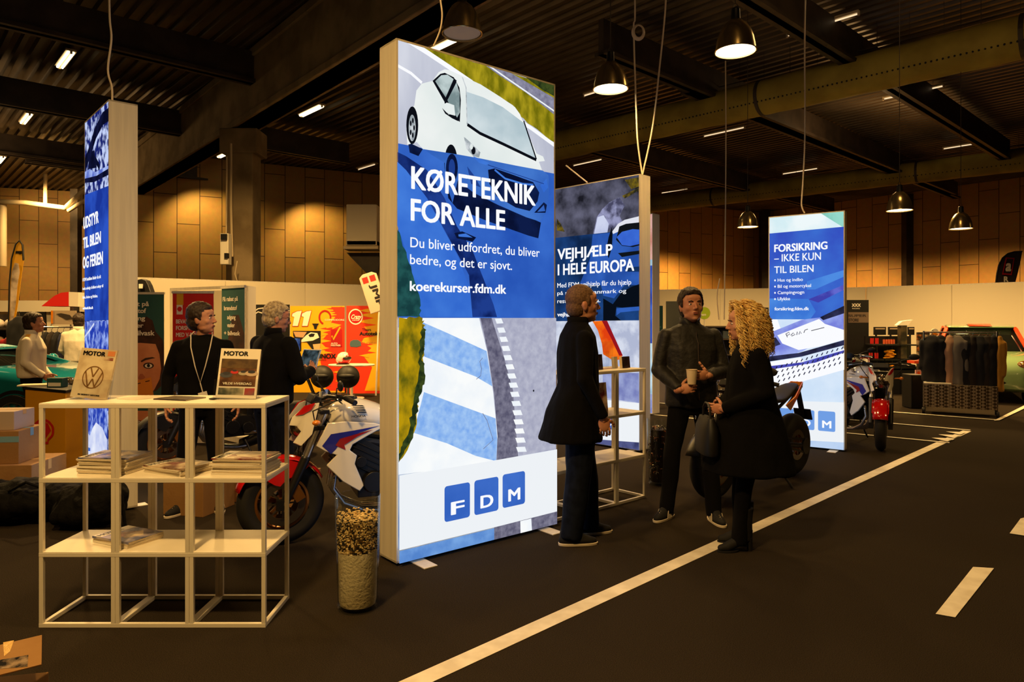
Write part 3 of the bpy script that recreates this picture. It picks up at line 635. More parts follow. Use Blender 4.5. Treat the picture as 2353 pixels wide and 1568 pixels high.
def art_five(s):
    s.raw([(0,0),(s.w,0),(s.w,s.z1),(0,s.z1)], glow('print5_base', rgb(200,226,236), 1, rgb(150,190,214), 3)); q = glow('print5_skin', rgb(196,120,104), 1, rgb(220,170,160), 3)
    s.raw([(0,2.6),(s.w,2.6),(s.w,3.4),(0,3.4)], q); s.raw([(0,1.2),(s.w,1.2),(s.w,2.5),(0,2.5)], glow('print5_blue', rgb(40,60,150), 1, rgb(60,100,200), 3)); s.raw([(0,.0),(s.w,0),(s.w,.35),(0,.35)], G2['blot'])
x5, y5 = (1500-CX)*11.6/F, 11.6
light_box((x5-.97, y5+.98), (x5, y5), .2, 3.37, art_five, 'lit box mostly hidden behind the roadside-assistance box, only its right edge showing')
# -- the insurance box
Dd = (1730,470,2.659)
G4 = {k: glow('print4_'+k, *a) for k, a in dict(top=(rgb(214,238,244), 1, rgb(238,248,250), 3), teal=(rgb(120,196,180), 1, rgb(150,216,202), 4), band=(rgb(52,76,190), 1, rgb(64,120,216), 1.6, (1,1,1), .35, .7), band_l=(rgb(78,140,226), 1, rgb(60,118,214), 2), violet=(rgb(64,64,170), 1, rgb(98,104,206), 4), dark=(rgb(26,26,44), 1, rgb(48,50,84), 5), lilac=(rgb(120,130,220), 1, rgb(160,176,240), 3), pale=(rgb(206,226,248), 1, rgb(222,236,252), 2), foot=(rgb(160,192,236), 1, rgb(190,212,242), 3)).items()}
def art_four(s):
    P = lambda pts, m: s.poly(pts, G4[m] if isinstance(m, str) else m, Dd)
    s.raw([(0,0),(s.w,0),(s.w,s.z1),(0,s.z1)], G4['pale'])
    P([(60,70),(600,20),(600,140),(60,185)], 'top'); P([(405,48),(600,20),(600,140),(545,136)], 'teal')
    P([(60,182),(600,132),(600,704),(60,702)], 'band'); P([(300,250),(600,160),(600,400),(400,470),(300,540),(250,480)], 'band_l')if 0 else P([(330,470),(560,400),(560,440),(380,520),(330,520)], 'band_l')
    P([(340,580),(560,490),(560,520),(400,600)], 'violet'); P([(90,575),(340,578),(385,655),(350,702),(90,702)], 'band_l')
    P([(90,704),(150,703),(170,760),(105,800),(90,800)], G_white); P([(90,790),(300,705),(420,690),(600,600),(600,780),(480,800),(300,900),(90,960)], 'lilac')
    P([(150,800),(290,745),(405,700),(440,730),(560,768),(560,825),(420,865),(280,890),(180,850)], G_white); P([(410,690),(560,618),(560,665),(430,708)], 'dark'); P([(105,825),(140,812),(170,855),(105,880)], 'dark')
    P([(90,930),(280,908),(560,828),(560,860),(300,930),(90,962)], 'dark'); P([(90,900),(280,892),(560,835),(560,812),(280,880),(90,880)], 'violet')if 0 else None
    P([(90,965),(290,935),(320,965),(90,1000)], G_white); P([(90,1000),(380,955),(560,880),(560,1010),(100,1140)], G_white)
    P([(90,990),(300,965),(560,890),(560,905),(380,968),(90,1012)], 'violet')
    for r in range(4):
        for k in range(14):
            x = 150+k*31-r*8+r*14; y = 1000-k*9.3+r*27+ (14-k)*0
            if x < 560 and y < 1110: s.line([(x, y-16+6), (x-10, y+6)], .012, G4['dark'], Dd)
    s.line([(112,712),(120,720)], .02, G4['dark'], Dd)
    # hand-written note
    for st in ([(205,790),(215,812)],[(205,792),(225,780),(228,795),(212,800)],[(235,800),(250,785),(262,795),(240,805)],[(272,798),(275,778)],[(285,795),(292,775),(300,790)],[(315,785),(322,768),(340,762)],[(360,772),(440,752)]): s.line(st, .008, G4['dark'], Dd)
    P([(90,1195),(600,1210),(600,1456),(90,1432)], G_paper); P([(90,1428),(600,1455),(600,1540),(90,1520)], 'foot')
    logo(s, [(140,1240,254,1248,254,1366,140,1358), (276,1252,380,1257,380,1377,276,1371), (402,1260,507,1265,507,1388,402,1382)], Dd, G_logo2)
    tx = lambda st, a, b, c, bd: s.text(st, a, b, c, G_white, bd, Dd)
    tx('FORSIKRING', (135,292), (460,270), (135,246), .035); tx('– IKKE KUN', (135,352), (420,340), (135,306), .012); tx('TIL BILEN', (135,422), (375,412), (135,378), .012)
    for i, (st, xr) in enumerate((('Hus og indbo', 310), ('Bil og motorcykel', 360), ('Campingvogn', 318), ('Ulykke', 232))):
        y = 473+i*38; tx(st, (156,y), (xr,y-3), (156,y-20), .014); s.ell(140, y-8, 5, 6, G_white, Dd, 10)
    tx('forsikring.fdm.dk', (137,648), (348,642), (137,628), .03)
x4, y4 = (1941-CX)*8.37/F, 8.37; x4l, y4l = (1766-CX)*8.9/F, 8.9
light_box((x4l, y4l), (x4, y4), .12, 2.905, art_four, 'shorter lit box with the insurance advert and a handwritten note, at the right')
# -- the narrow outfit box at the left, its printed face turned away
E = (140,200,3.015); Ff = (0,600,3.336)
G1 = {k: glow('print1_'+k, *a) for k, a in dict(tree=(rgb(24,34,110), 1, rgb(196,210,250), 10, (1,1,1), .46, .58, (0,0,0), 6), dark=(rgb(8,10,34), 1, rgb(18,22,60), 6), snow=(rgb(170,190,244), 1, rgb(90,110,200), 6), band=(rgb(26,52,150), 1, rgb(44,84,196), 2.5), bush=(rgb(36,62,176), 1, rgb(160,184,250), 13, None, .42, .66), splash=(rgb(236,240,252), 1, rgb(190,200,240), 4)).items()}
def art_one(s):
    s.raw([(0,0),(s.w,0),(s.w,s.z1),(0,s.z1)], G1['tree'])
    P = lambda pts, m, T=E: s.poly(pts, G1[m], T)
    s.line([(345,180),(290,220),(240,320),(200,450),(160,560)], .11, G1['dark'], E); s.line([(200,430),(270,560)], .05, G1['dark'], E)
    P([(150,620),(330,560),(330,610),(230,660),(150,665)], 'dark'); P([(150,600),(200,570),(240,590),(340,540),(340,560),(250,615),(150,640)], 'snow'); P([(200,450),(235,440),(250,560),(190,570)], 'dark')
    P([(140,760),(345,680),(345,1600),(140,1600)], 'band'); s.poly([(610,-300),(835,-300),(835,455),(610,462)], G1['band'], Ff)
    s.poly([(610,466),(835,458),(835,1150),(610,1150)], G1['bush'], Ff); s.line([(640,600),(700,520),(725,480)], .02, G1['splash'], Ff)
    T = (0,860,4.236)
    s.poly([(790,310),(1050,310),(1050,700),(790,700)], G1['bush'], T); s.poly([(790,400),(830,420),(850,560),(880,600),(900,540),(940,470),(1000,520),(1050,640),(1050,1100),(790,1100)], G1['splash'], T); s.poly([(842,705),(885,720),(885,750),(842,745)], G_logo, T)
    s.poly([(955,1050),(1060,1060),(1060,1085),(960,1078)], G_logo, T)
    tx = lambda st, a, b, c, bd, T=E: s.text(st, a, b, c, G_white, bd, T)
    tx('UDSTYR', (162,985), (268,935), (162,905), .045); tx('TIL BILEN', (160,1120), (284,1075), (160,1045), .045); tx('OG FERIEN', (158,1258), (298,1222), (158,1178), .045)
    tx('I FDM butikken finder du alt', (157,1348), (284,1325), (157,1325), .02); tx('bedst udvalg af sikkert udstyr til', (157,1408), (300,1390), (157,1388), .02); tx('bilen, ferien og fritiden.', (157,1468), (262,1452), (157,1448), .02); tx('webbutik.fdm.dk', (157,1542), (230,1530), (157,1524), .04)
f0 = V((-3.295, 5.69)); f1 = V((-3.90, 6.35)); s0 = V((-3.135, 5.83))
dd = (f0-f1).normalized()
light_box((f1.x, f1.y), (f0.x, f0.y), .215, 3.39, art_one, 'narrow lit box with the winter outfit advert, its plain aluminium side toward the view')
# ---------------------------------------------------------------- shelf units of thin white tube
def shelf_unit(o, ex, ey, bays, label, pitch=.381, dep=.364, r=.011):
    ex, ey = V(ex).normalized(), V(ey).normalized(); o = V(o); t = thing('shelf_unit', label, 'shelf', o+ex*bays*pitch/2+ey*dep/2, math.atan2(ex.y, ex.x), 'white tube shelf units')
    R = lambda a, b, z: o + ex*a + ey*b + V((0,0,z)); Z = (0.012, .375, .757, 1.14)
    for i in range(bays+1):
        for b in (0, dep):
            offs = (0,) if i in (0, bays) else (-r, r)
            mb = MB()
            for q in offs: mb.beam(R(i*pitch+q, b, 0), R(i*pitch+q, b, Z[3]-.001), 2*r-.001, 2*r-.001, up=ex)
            mb.obj('post', t, M_white, bevel=.002)
    for z in Z:
        mb = MB()
        for b in (0, dep): mb.beam(R(-r,b,z), R(bays*pitch+r,b,z), 2*r, 2*r)
        for i in range(bays+1):
            mb.beam(R(i*pitch,r,z), R(i*pitch,dep-r,z), 2*r*(1 if i in (0,bays) else 1.9), 2*r)
        mb.obj('rail_frame', t, M_white, bevel=.002)
    for z in Z[1:]:
        mb = MB(); mb.prism([R(-r+.001,-r+.001,z+r-.002), R(bays*pitch+r-.001,-r+.001,z+r-.002), R(bays*pitch+r-.001,dep+r-.001,z+r-.002), R(-r+.001,dep+r-.001,z+r-.002)], (0,0,.006)); mb.obj('shelf_board', t, M_board, bevel=.001)
    return t
SH = (-2.42, 3.586, 0)
shelf_unit(SH, (1,0,0), (0,1,0), 3, 'three-bay white tube shelf with magazines, standing alone at the left')
shelf_unit((1.18-.753*1.143, 6.21-.658*1.143, 0), (.753,.658,0), (-.658,.753,0), 3, 'three-bay white tube shelf behind the man in the long black coat')
ZT = [.375+.0155, .757+.0155, 1.14+.0155]
# ---------------------------------------------------------------- magazines
M_page = mat('magazine_pages', rgb(222,208,180), .8, c2=rgb(196,178,146), scale=140, stretch=(1,1,12))
def cover_mat(n, a, b, c=None, sc=9): return mat('cover_'+n, a, .25, c2=b, scale=sc, lo=.42, hi=.58)
M_cov = [cover_mat('blue', rgb(70,80,130), rgb(170,160,170)), cover_mat('brown', rgb(110,60,36), rgb(220,200,170)), cover_mat('red', rgb(120,24,26), rgb(210,190,160)), cover_mat('pale', rgb(214,200,170), rgb(190,170,140)), cover_mat('dark', rgb(26,22,24), rgb(60,44,44))]
M_ink = mat('black_ink', rgb(14,12,14), .4); M_cwhite = mat('cover_white', rgb(236,228,210), .3)
def magazine(x, y, z, rz, k, label, group, th=.0075, w_=.21, h=.28, plain=True, art=0):
    t = thing('magazine', label, 'magazine', (x,y,z), rz, group)
    mb = MB(); mb.use(M_page).box((0,0,th/2), (w_,h,th-.0012)); mb.use(M_cov[k] if art else M_cwhite)
    mb.box((-.0006,0,th-.0004), (w_+.002,h+.002,.0008)).box((-.0006,0,.0004), (w_+.002,h+.002,.0008)).box((-w_/2-.0010,0,th/2), (.0012,h+.002,th))
    o = mb.obj('pages_and_cover', t, world=False)
    if art:
        mb = MB(); mb.use(M_cwhite).prism([(-w_/2,h*.28,th), (w_/2,h*.28,th), (w_/2,h/2,th), (-w_/2,h/2,th)], (0,0,.0003)); mb.obj('title_strip', t, world=False)
        mb = MB(); text(mb, 'MOTOR', (-w_*.46, h*.33, th+.0005), V((1,0,0)), V((0,1,0)), w_*.68, .034, .04); mb.obj('title_lettering', t, M_ink, world=False, fix=False)
        mb = MB(); mb.use(M_cov[(k+1)%4]).prism([(-w_*.3,-h*.2,th), (w_*.1,-h*.32,th), (w_*.36,-.02,th), (0,h*.2,th), (-w_*.2,h*.1,th)], (0,0,.0004)); mb.obj('cover_picture', t, world=False)
    return t
def stack(x, y, z, rz, n, k, where, group, jit=.006, th=.0075, topart=1):
    first = magazine(x, y, z, rz, k, f'bottom magazine of {where}', group, th=th)
    for i in range(1, n-1):
        r = random.random; dup(first, (x+(r()-.5)*jit*2, y+(r()-.5)*jit*2, z+i*(th+.0003)), rz+(r()-.5)*.06+(pi if i % 2 else 0), f'magazine inside {where}', group)
    magazine(x, y, z+(n-1)*(th+.0003), rz+.03, k, f'top magazine of {where}', group, th=th, art=1)
sy = 3.586+.16
stack(-2.14, sy+.02, ZT[1], pi/2-.12, 11, 0, 'the tall left stack on the upper board', 'magazines stacked in the left bay of the upper board', .010)
stack(-1.79, sy-.0, ZT[1], pi/2-.45, 5, 1, 'the low middle stack on the upper board', 'magazines stacked in the middle bay of the upper board', .009)
stack(-1.43, sy+.0, ZT[1], pi/2-.1, 11, 2, 'the tall right stack on the upper board', 'magazines stacked in the right bay of the upper board', .012)
stack(-2.08, sy+.03, ZT[0], pi/2-.45, 3, 0, 'the small stack on the lowest board', 'magazines on the lowest board', .005, .011)
m_ = magazine(-1.80, sy+.03, ZT[2], pi/2-.3, 4, 'dark magazine lying flat between the two clear display stands', None, .006, .15, .21)
m_.children[0].data.materials[1] = M_cov[4]
o = MB().prism([(-.05,-.1,0), (.1,-.09,0), (.09,.1,0), (-.06,.09,0)], (0,0,.002)).obj('leaflet', None, M_cwhite, world=False); o.location = (-2.05, sy+.09, ZT[2]); o.rotation_euler = (0,0,-.5); tag(o, 'thin white leaflet lying right behind the left magazine display stand', 'leaflet')
t = thing('key_fob', 'small dark key fob lying on the shelf top beside the right display stand', 'keys', (-1.60, sy-.02, ZT[2]), .5)
MB().ball((0,0,.006), (.022,.011,.006), 12, 8).obj('fob', t, M_black, world=False, smooth=True); MB().tube([(.022+.01*cos(a), .01*sin(a), .003) for a in [2*pi*i/14 for i in range(14)]], .0015, 5, True).obj('key_ring', t, M_chrome, world=False, smooth=True)
# ---------------------------------------------------------------- acrylic display stands with a magazine
def tilt_stand(x, y, z, rz, label_s, label_m, art, roll=0, w_=.222):
    t = thing('display_stand', label_s, 'magazine stand', (x,y,z), rz, 'clear acrylic magazine stands')
    R = Matrix.Rotation(radians(-14), 4, 'X')
    mb = MB(); q = .003
    mb.box((0, 0, .0025), (w_+.012, .11, .004)); k = len(mb.v); mb.box((0,.012,.135), (w_+.012, q, .27)); mb.box((0,-.016,.052), (w_+.012, q, .1))
    for s in (-1,1): mb.box((s*(w_/2+.006),-.002,.052), (q,.028,.1))
    mb.xf(Matrix.Translation((0,-.02,.003)) @ R, k); mb.obj('clear_holder', t, M_acryl, world=False)
    m = thing('magazine', label_m, 'magazine', (x,y,z), 0, 'magazines shown upright')
    M = Matrix.Rotation(rz, 4, 'Z') @ Matrix.Translation((0,-.02,.006)) @ R @ Matrix.Rotation(roll, 4, 'Y'); h = .27; w2 = w_-.008
    mb = MB(); mb.use(M_page).box((0,0,h/2), (w2,.010,h)); mb.use(M_cwhite if art == 2 else M_cov[3]).box((0,-.0055,h/2), (w2+.001,.001,h+.001)).box((0,.0055,h/2), (w2+.001,.001,h+.001)); mb.xf(M); mb.obj('pages_and_cover', m, world=False)
    X, Z = V((1,0,0)), V((0,0,1)); y0 = -.0068
    mb = MB(); text(mb, 'MOTOR', (-w2*.42, y0, h*.86), X, Z, w2*.62, .024, .05); 
    if art == 1: text(mb, 'EN BESKIDT HISTORIE', (-w2*.3, y0, h*.05), X, Z, w2*.6, .008, .03)
    mb.use(M_ink); mb.mi = [0]*len(mb.f); mb.xf(M); mb.obj('title_lettering', m, fix=False, world=False)
    mb = MB(); D_ = mat('cover_sand_dark', rgb(120,86,44), .5); C_ = mat('cover_car_grey', rgb(60,60,66), .3); 
    if art == 1:
        c = V((0,y0,h*.42)); r = .062
        def bar(p, q, wd): d = (V(q)-V(p)).normalized(); n = V((-d.z,0,d.x))*wd/2; p, q = V(p)+c, V(q)+c; mb.flat([p-n,q-n,q+n,p+n])
        mb.use(D_)
        P = [c+V((r*cos(a),0,r*sin(a))) for a in [2*pi*i/40 for i in range(40)]]; Q = [c+V(((r-.006)*cos(a),0,(r-.006)*sin(a))) for a in [2*pi*i/40 for i in range(40)]]
        for i in range(40): mb.flat([P[i],P[(i+1)%40],Q[(i+1)%40],Q[i]])
        for a, b in (((-.022,0,.05),(0,0,.002)), ((.022,0,.05),(0,0,.002)), ((-.05,0,.03),(-.02,0,-.052)), ((-.02,0,-.052),(0,0,-.008)), ((0,0,-.008),(.02,0,-.052)), ((.02,0,-.052),(.05,0,.03))): bar(a, b, .008)
        mb.use(M_cov[2]).flat([V((w2*.2,y0,h*.78)), V((w2*.44,y0,h*.78)), V((w2*.44,y0,h*.84)), V((w2*.2,y0,h*.84))])
        mb.use(mat('cover_orange', rgb(206,130,80), .4)).flat([V((w2*.26,y0,h*.87)), V((w2*.46,y0,h*.87)), V((w2*.46,y0,h*.97)), V((w2*.26,y0,h*.97))])
    else:
        def q_(a, b, c_, d, m__): mb.use(m__).flat([V((w2*a,y0,h*b)), V((w2*c_,y0,h*b)), V((w2*c_,y0,h*d)), V((w2*a,y0,h*d))])
        q_(-.45,.23,.45,.79, mat('cover_yard', rgb(112,74,44), .4, c2=rgb(74,46,26), scale=14)); y0 -= .0003
        q_(-.45,.6,.45,.79, mat('cover_trees', rgb(70,48,22), .5, c2=rgb(96,72,36), scale=20)); q_(-.45,.06,.18,.2, mat('cover_lake', rgb(60,66,54), .5, c2=rgb(190,180,150), scale=10)); q_(.2,.06,.45,.2, mat('cover_red_car', rgb(190,24,22), .4, c2=rgb(120,90,90), scale=12)); y0 -= .0003
        for cx, cz, rx, col in ((-.3,.46,.16,rgb(70,74,84)), (-.1,.52,.1,rgb(190,50,50)), (.12,.5,.12,rgb(170,160,140)), (.33,.5,.16,rgb(190,170,150))):
            mb.use(mat('cover_small_car', col, .4)); mb.flat([V((w2*(cx+rx*cos(a)), y0, h*(cz+rx*.36*sin(a)))) for a in [2*pi*i/14 for i in range(14)]]); y0 -= .0002
            mb.use(C_).flat([V((w2*(cx+rx*.6*cos(a)), y0, h*(cz+.03+rx*.2*sin(a)))) for a in [2*pi*i/14 for i in range(14)]]); y0 -= .0002
        k = MB(); text(k, 'VILDE HVERDAG', (-w2*.36, y0, h*.265), X, Z, w2*.72, .013, .04); k.m = [M_cwhite]; k.mi = [0]*len(k.f); mb.ext(k)
    mb.xf(M); mb.obj('cover_picture', m, fix=False, world=False)
tilt_stand(-2.275, sy+.02, ZT[2], -.12, 'clear stand holding the sand-coloured magazine, at the left end of the shelf top', 'sand-coloured magazine with a round emblem drawn in sand, in the left clear stand', 1, .07)
tilt_stand(-1.49, sy+.03, ZT[2], .05, 'clear stand holding the parked-cars magazine, at the right end of the shelf top', 'magazine with parked cars on a brown yard, in the right clear stand', 2, .03)
# small things on the second shelf unit
ex2, ey2 = V((.753,.658,0)), V((-.658,.753,0)); o2 = V((1.18,6.21,0))-ex2*1.143
def on2(a, b, z): return o2+ex2*a+ey2*b+V((0,0,z))
def upright(a, b, z, w_, h, k, label, name='brochure', tilt=.1, cat='brochure', grp='brochures on the second shelf unit'):
    t = thing(name, label, cat, on2(a,b,z), math.atan2(ex2.y, ex2.x), grp); M = Matrix.Rotation(-tilt, 4, 'X')
    MB().use(M_page).box((0,0,h/2+.002), (w_,.03,h)).xf(M).obj('page_block', t, world=False); MB().use(M_cov[k]).box((0,-.018,h/2+.002), (w_+.002,.004,h+.002)).xf(M).obj('front_cover', t, world=False)
upright(1.02,.12,ZT[2],.1,.1,4, 'small dark brochures standing at the right end of the shelf behind the long-coated man')
upright(.93,.16,ZT[2],.04,.1,3, 'thin pale booklet leaning left of the small dark brochures'); upright(.66,.12,ZT[2],.09,.13,4, 'black booklet standing right beside the chest of the long-coated man')
upright(.67,.10,ZT[1],.16,.27,2, 'red-and-white magazine on the middle board beside the long-coated man', 'magazine', cat='magazine')
t = thing('display_stand', 'empty clear brochure stand on top of the shelf behind the long-coated man', 'brochure stand', on2(.83,.16,ZT[2]), math.atan2(ex2.y, ex2.x), 'clear acrylic magazine stands')
MB().box((0,.02,.12), (.2,.004,.24)).box((0,-.02,.05), (.2,.004,.1)).box((0,0,.003), (.2,.05,.004)).box((0,0,.08), (.004,.04,.15)).obj('clear_holder', t, M_acryl, world=False)
# ---------------------------------------------------------------- glass floor vases
def vase(c, r0, r1, h, label):
    t = thing('glass_vase', label, 'vase', c, group='tall glass floor vases'); th = .006
    o = [(0,0),(r0*.9,0),(r0,.008)] + [(r0+(r1-r0)*i/8, .008+(h-.008)*i/8) for i in range(1,9)]; i_ = [(r1-th, h)] + [(r0+(r1-r0)*i/8-th, h*i/8+.02*(1-i/8)) for i in range(7,-1,-1)] + [(0,.025)]
    MB().lathe(o + [(r1-th/2,h+.002)] + i_, n=48).obj('glass_body', t, M_glass, smooth=True, world=False); return t
v1 = V(((822-CX)*3.83/F, 3.83, 0)); vase(v1, .108, .124, .62, 'tall clear vase filled with sugar and pale black-flecked bits, beside the tallest light box')
M_sugar = mat('sugar', rgb(226,208,172), .9, c2=rgb(206,184,144), scale=4, bump=.4, bscale=60)
o = MB().lathe([(0,.027),(.095,.027),(.101,.05),(.106,.32),(.06,.325),(0,.33)], n=40).obj('sugar_filling', None, M_sugar, smooth=True, world=False); o.location = v1; tag(o, 'pale sugar-like filling in the lower half of the front vase', 'vase filling', kind='stuff')
mb = MB(); Mb1 = mat('pale_bit', rgb(236,206,148), .7); Mb2 = mat('black_bit', rgb(26,22,20), .6); rnd = random.Random(3)
for i in range(2600):
    z = .325 + rnd.random()*.20; rr = (.107+.006*(z-.3)/.2)*math.sqrt(rnd.random()) if i % 3 else .104+.005*(z-.3)/.2
    if z > .50 and rr > .085 and rnd.random() < .5: continue
    a = rnd.random()*2*pi; R = Matrix.Rotation(rnd.random()*pi, 3, 'Z') @ Matrix.Rotation(rnd.random()*pi, 3, 'X')
    rr = min(rr, .1085)
    mb.use(Mb2 if rnd.random() < .36 else Mb1).box((rr*cos(a), rr*sin(a), z), (.011,.006,.005), R)
mb.use(Mb1).cone((0,0,.33), (0,0,.50), .09, .09, 24)
o = mb.obj('vase_bits', None, world=False); o.location = v1; tag(o, 'loose pale and black bits heaped on the sugar in the front vase', 'vase filling', kind='stuff')
v2 = V(((1513-CX)*6.72/F, 6.72, 0)); vase(v2, .098, .112, .63, 'tall clear vase filled with dark glinting curls, behind the striped-shoe man')
mb = MB(); Mc = [mat('dark_curl', rgb(36,26,22), .3, .3), mat('copper_curl', rgb(170,96,50), .3, .4), mat('silver_curl', rgb(190,176,160), .25, .5)]
for i in range(420):
    z = .04+rnd.random()*.52; rr = .088*math.sqrt(rnd.random())+.004*z; a = rnd.random()*2*pi; c = V((rr*cos(a)*.95, rr*sin(a)*.95, z)); R = Matrix.Rotation(rnd.random()*2*pi, 3, 'Z') @ Matrix.Rotation(rnd.random()*pi, 3, 'X'); q = .007+.012*rnd.random()
    mb.use(Mc[0] if rnd.random() < .42 else Mc[1+(rnd.random() < .5)])
    P = []
    for k in range(7):
        p = c + R @ V((q*cos(k*.7), q*sin(k*.7), k*.002)); d = math.hypot(p.x, p.y); lim = .088+.012*p.z/.6
        if d > lim: p.x *= lim/d; p.y *= lim/d
        p.z = max(.03, p.z); P.append(p)
    mb.tube(P, .0032, 5)
mb.use(Mc[0]).cone((0,0,.03), (0,0,.53), .072, .08, 20)
o = mb.obj('vase_curls', None, world=False, smooth=True); o.location = v2; tag(o, 'tangle of dark metallic curls filling the rear vase', 'vase filling', kind='stuff')
# ---------------------------------------------------------------- floor tape
_tz = [0.0]
def tape(name, pts, label, grp='white tape markings on the carpet'):
    mb = MB(); mb.prism([FL(*p) for p in pts], (0,0,.0015)); o = mb.obj(name, None, M_tape); tag(o, label, 'floor marking', grp); centre(o); _tz[0] += .0018; o.location.z = _tz[0]; return o
def strip(name, a, b, w_, label):
    a, b = FL(*a), FL(*b); d = (b-a).normalized(); n = V((-d.y, d.x, 0))*w_/2; mb = MB(); k = 24
    mb.prism([a-n, b-n, b+n, a+n], (0,0,.0015)); o = mb.obj(name, None, M_tape); tag(o, label, 'floor marking', 'white tape markings on the carpet'); centre(o); _tz[0] += .0018; o.location.z = _tz[0]
strip('floor_tape_line', (905,1592), (2222,991), .105, 'long white tape line running from the near edge past the heels of the woman')
tape('floor_tape_dash', [(2236,1305),(2284,1308),(2195,1421),(2150,1413)], 'short white tape dash on the open carpet at the lower right')
tape('floor_tape_dash', [(2345,1194),(2400,1180),(2400,1240),(2320,1228)], 'white tape dash cut by the right edge of the view')
Tt = lambda x, y: (1930+x/3.137, 560+y/3.137)
strip('floor_tape_line', (1500,954), Tt(790,1440), .06, 'thin tape line passing under the front bike at the right')
strip('floor_tape_line', (1500,926), Tt(940,1350), .06, 'thin tape line ending in the pointed teeth')
strip('floor_tape_line', (1500,906), Tt(1130,1276), .07, 'thin tape line running under the clothes rack to the corner')
tape('floor_tape_line', [Tt(1110,1282), Tt(1150,1280), Tt(1400,1160), Tt(1400,1136)], 'wide tape line going off to the right edge by the green car')
tape('floor_tape_arrow', [Tt(700,1372), Tt(880,1382), Tt(955,1352), Tt(930,1345), Tt(880,1360), Tt(760,1366), Tt(870,1388)][:1]+[Tt(950,1352), Tt(880,1362), Tt(765,1364)], 'uppermost of the three pointed tape teeth on the carpet') if 0 else None
for i, q in enumerate(([(765,1363),(905,1368),(870,1386)], [(712,1385),(868,1390),(826,1412)], [(662,1410),(825,1415),(775,1438)])):
    tape('floor_tape_tooth', [Tt(*p) for p in q], ('uppermost', 'middle', 'lowest')[i]+' of the three pointed tape teeth on the carpet')
# ---------------------------------------------------------------- cardboard boxes and bags
def carton(name, x0, x1, y0, y1, z0, z1, label, rz=0, m=M_cardb, tape_=None, open_=False):
    c = V(((x0+x1)/2, (y0+y1)/2, z0)); t = thing(name, label, 'box', c, rz, 'cardboard boxes'); w_, d, h = x1-x0, y1-y0, z1-z0
    MB().box((0,0,h/2), (w_,d,h)).obj('carton_body', t, m, world=False, bevel=.004)
    mb = MB(); mb.box((0,0,h+.0005), (w_*.98,.004,.001)); mb.obj('lid_seam', t, mat('seam', rgb(90,56,26), .9), world=False)
    mb = MB(); mb.box((0,0,h+.001), (w_+.002,.05,.0012)).box((w_/2+.0008,0,h*.88), (.0012,.05,h*.24)).box((-w_/2-.0008,0,h*.88), (.0012,.05,h*.24)).box((0,-d/2-.0008,h*.75) if tape_ else (0,0,h), (w_+.003 if tape_ else .01,.0012,.05) if tape_ else (.01,.01,.001))
    mb.obj('packing_tape', t, tape_ or mat('packing_tape', rgb(200,160,100), .25), world=False); return t
M_btape = mat('blue_tape', rgb(110,150,170), .4)
carton('cardboard_box', -4.55, -4.08, 5.85, 6.4, 0, .36, 'large cardboard box at the far left edge beside the yellow counter', .1)
carton('cardboard_box', -4.6, -4.22, 5.9, 6.3, .36, .64, 'cardboard box with a pale blue tape band, stacked at the left edge', .12, tape_=M_btape)
carton('cardboard_box', -4.6, -4.28, 5.95, 6.25, .64, .8, 'small grey-white carton topping the boxes at the left edge', .1, mat('grey_card', rgb(170,150,130), .8))
carton('cardboard_box', -2.80, -2.42, 5.62, 6.02, 0, .28, 'cardboard box under the red banner, seen between the shelf posts', -.25)
carton('cardboard_box', -2.42, -2.1, 6.05, 6.4, 0, .3, 'cardboard box right behind the one under the red banner', .0)
carton('cardboard_box', -1.93, -1.66, 5.75, 6.05, 0, .3, 'cardboard box between the front wheel and the lanyard man', .0)
# foreground open box with a raised flap
t = thing('cardboard_box', 'cardboard box with a shipping pouch, cut by the lower left corner of the view', 'box', (-2.05,2.3,0), 0, 'cardboard boxes')
bz = .34; mb = MB()
x1 = -1.655; yb = 2.46; yf = 2.16
mb.prism([(x1-.8,yf-.18,0), (x1,yf,0), (x1+.02,yf+.3,0), (x1-.78,yf+.12,0)], (0,0,bz)); mb.obj('carton_body', t, M_cardb, bevel=.004)
a, b = W(-260,1620,2.22), W(96,1530,2.36); c = W(97,1462,2.52); d = a+(c-b)
nn = (b-a).cross(d-a).normalized()*.005; mb = MB(); mb.prism([a,b,c,d], nn); mb.obj('raised_flap', t, M_cardb, bevel=.001)
def onflap(px, py, k=.001):
    n_ = nn.normalized(); dv = V(((px-CX)/F, 1, -(py-CY)/F)); o_ = V((0,0,EYE)); tt = (a-o_).dot(n_)/dv.dot(n_); p = o_+dv*tt
    return p + n_*k*(-1 if n_.dot(dv) > 0 else 1) + n_*(0 if n_.dot(dv) > 0 else .005)
mb = MB(); mb.flat([onflap(-80,1548), onflap(64,1540-4), onflap(66,1509), onflap(-80,1535)][::1]); mb.obj('shipping_pouch', t, mat('pouch', rgb(150,130,110), .15, c2=rgb(30,30,34), scale=22, lo=.4, hi=.6))
mb = MB(); mb.flat([onflap(10,1512,.0005), onflap(24,1500,.0005), onflap(33,1475,.0005), onflap(8,1480,.0005)]); mb.obj('packing_tape', t, mat('shiny_tape', rgb(220,180,110), .1, bump=.6, bscale=60))
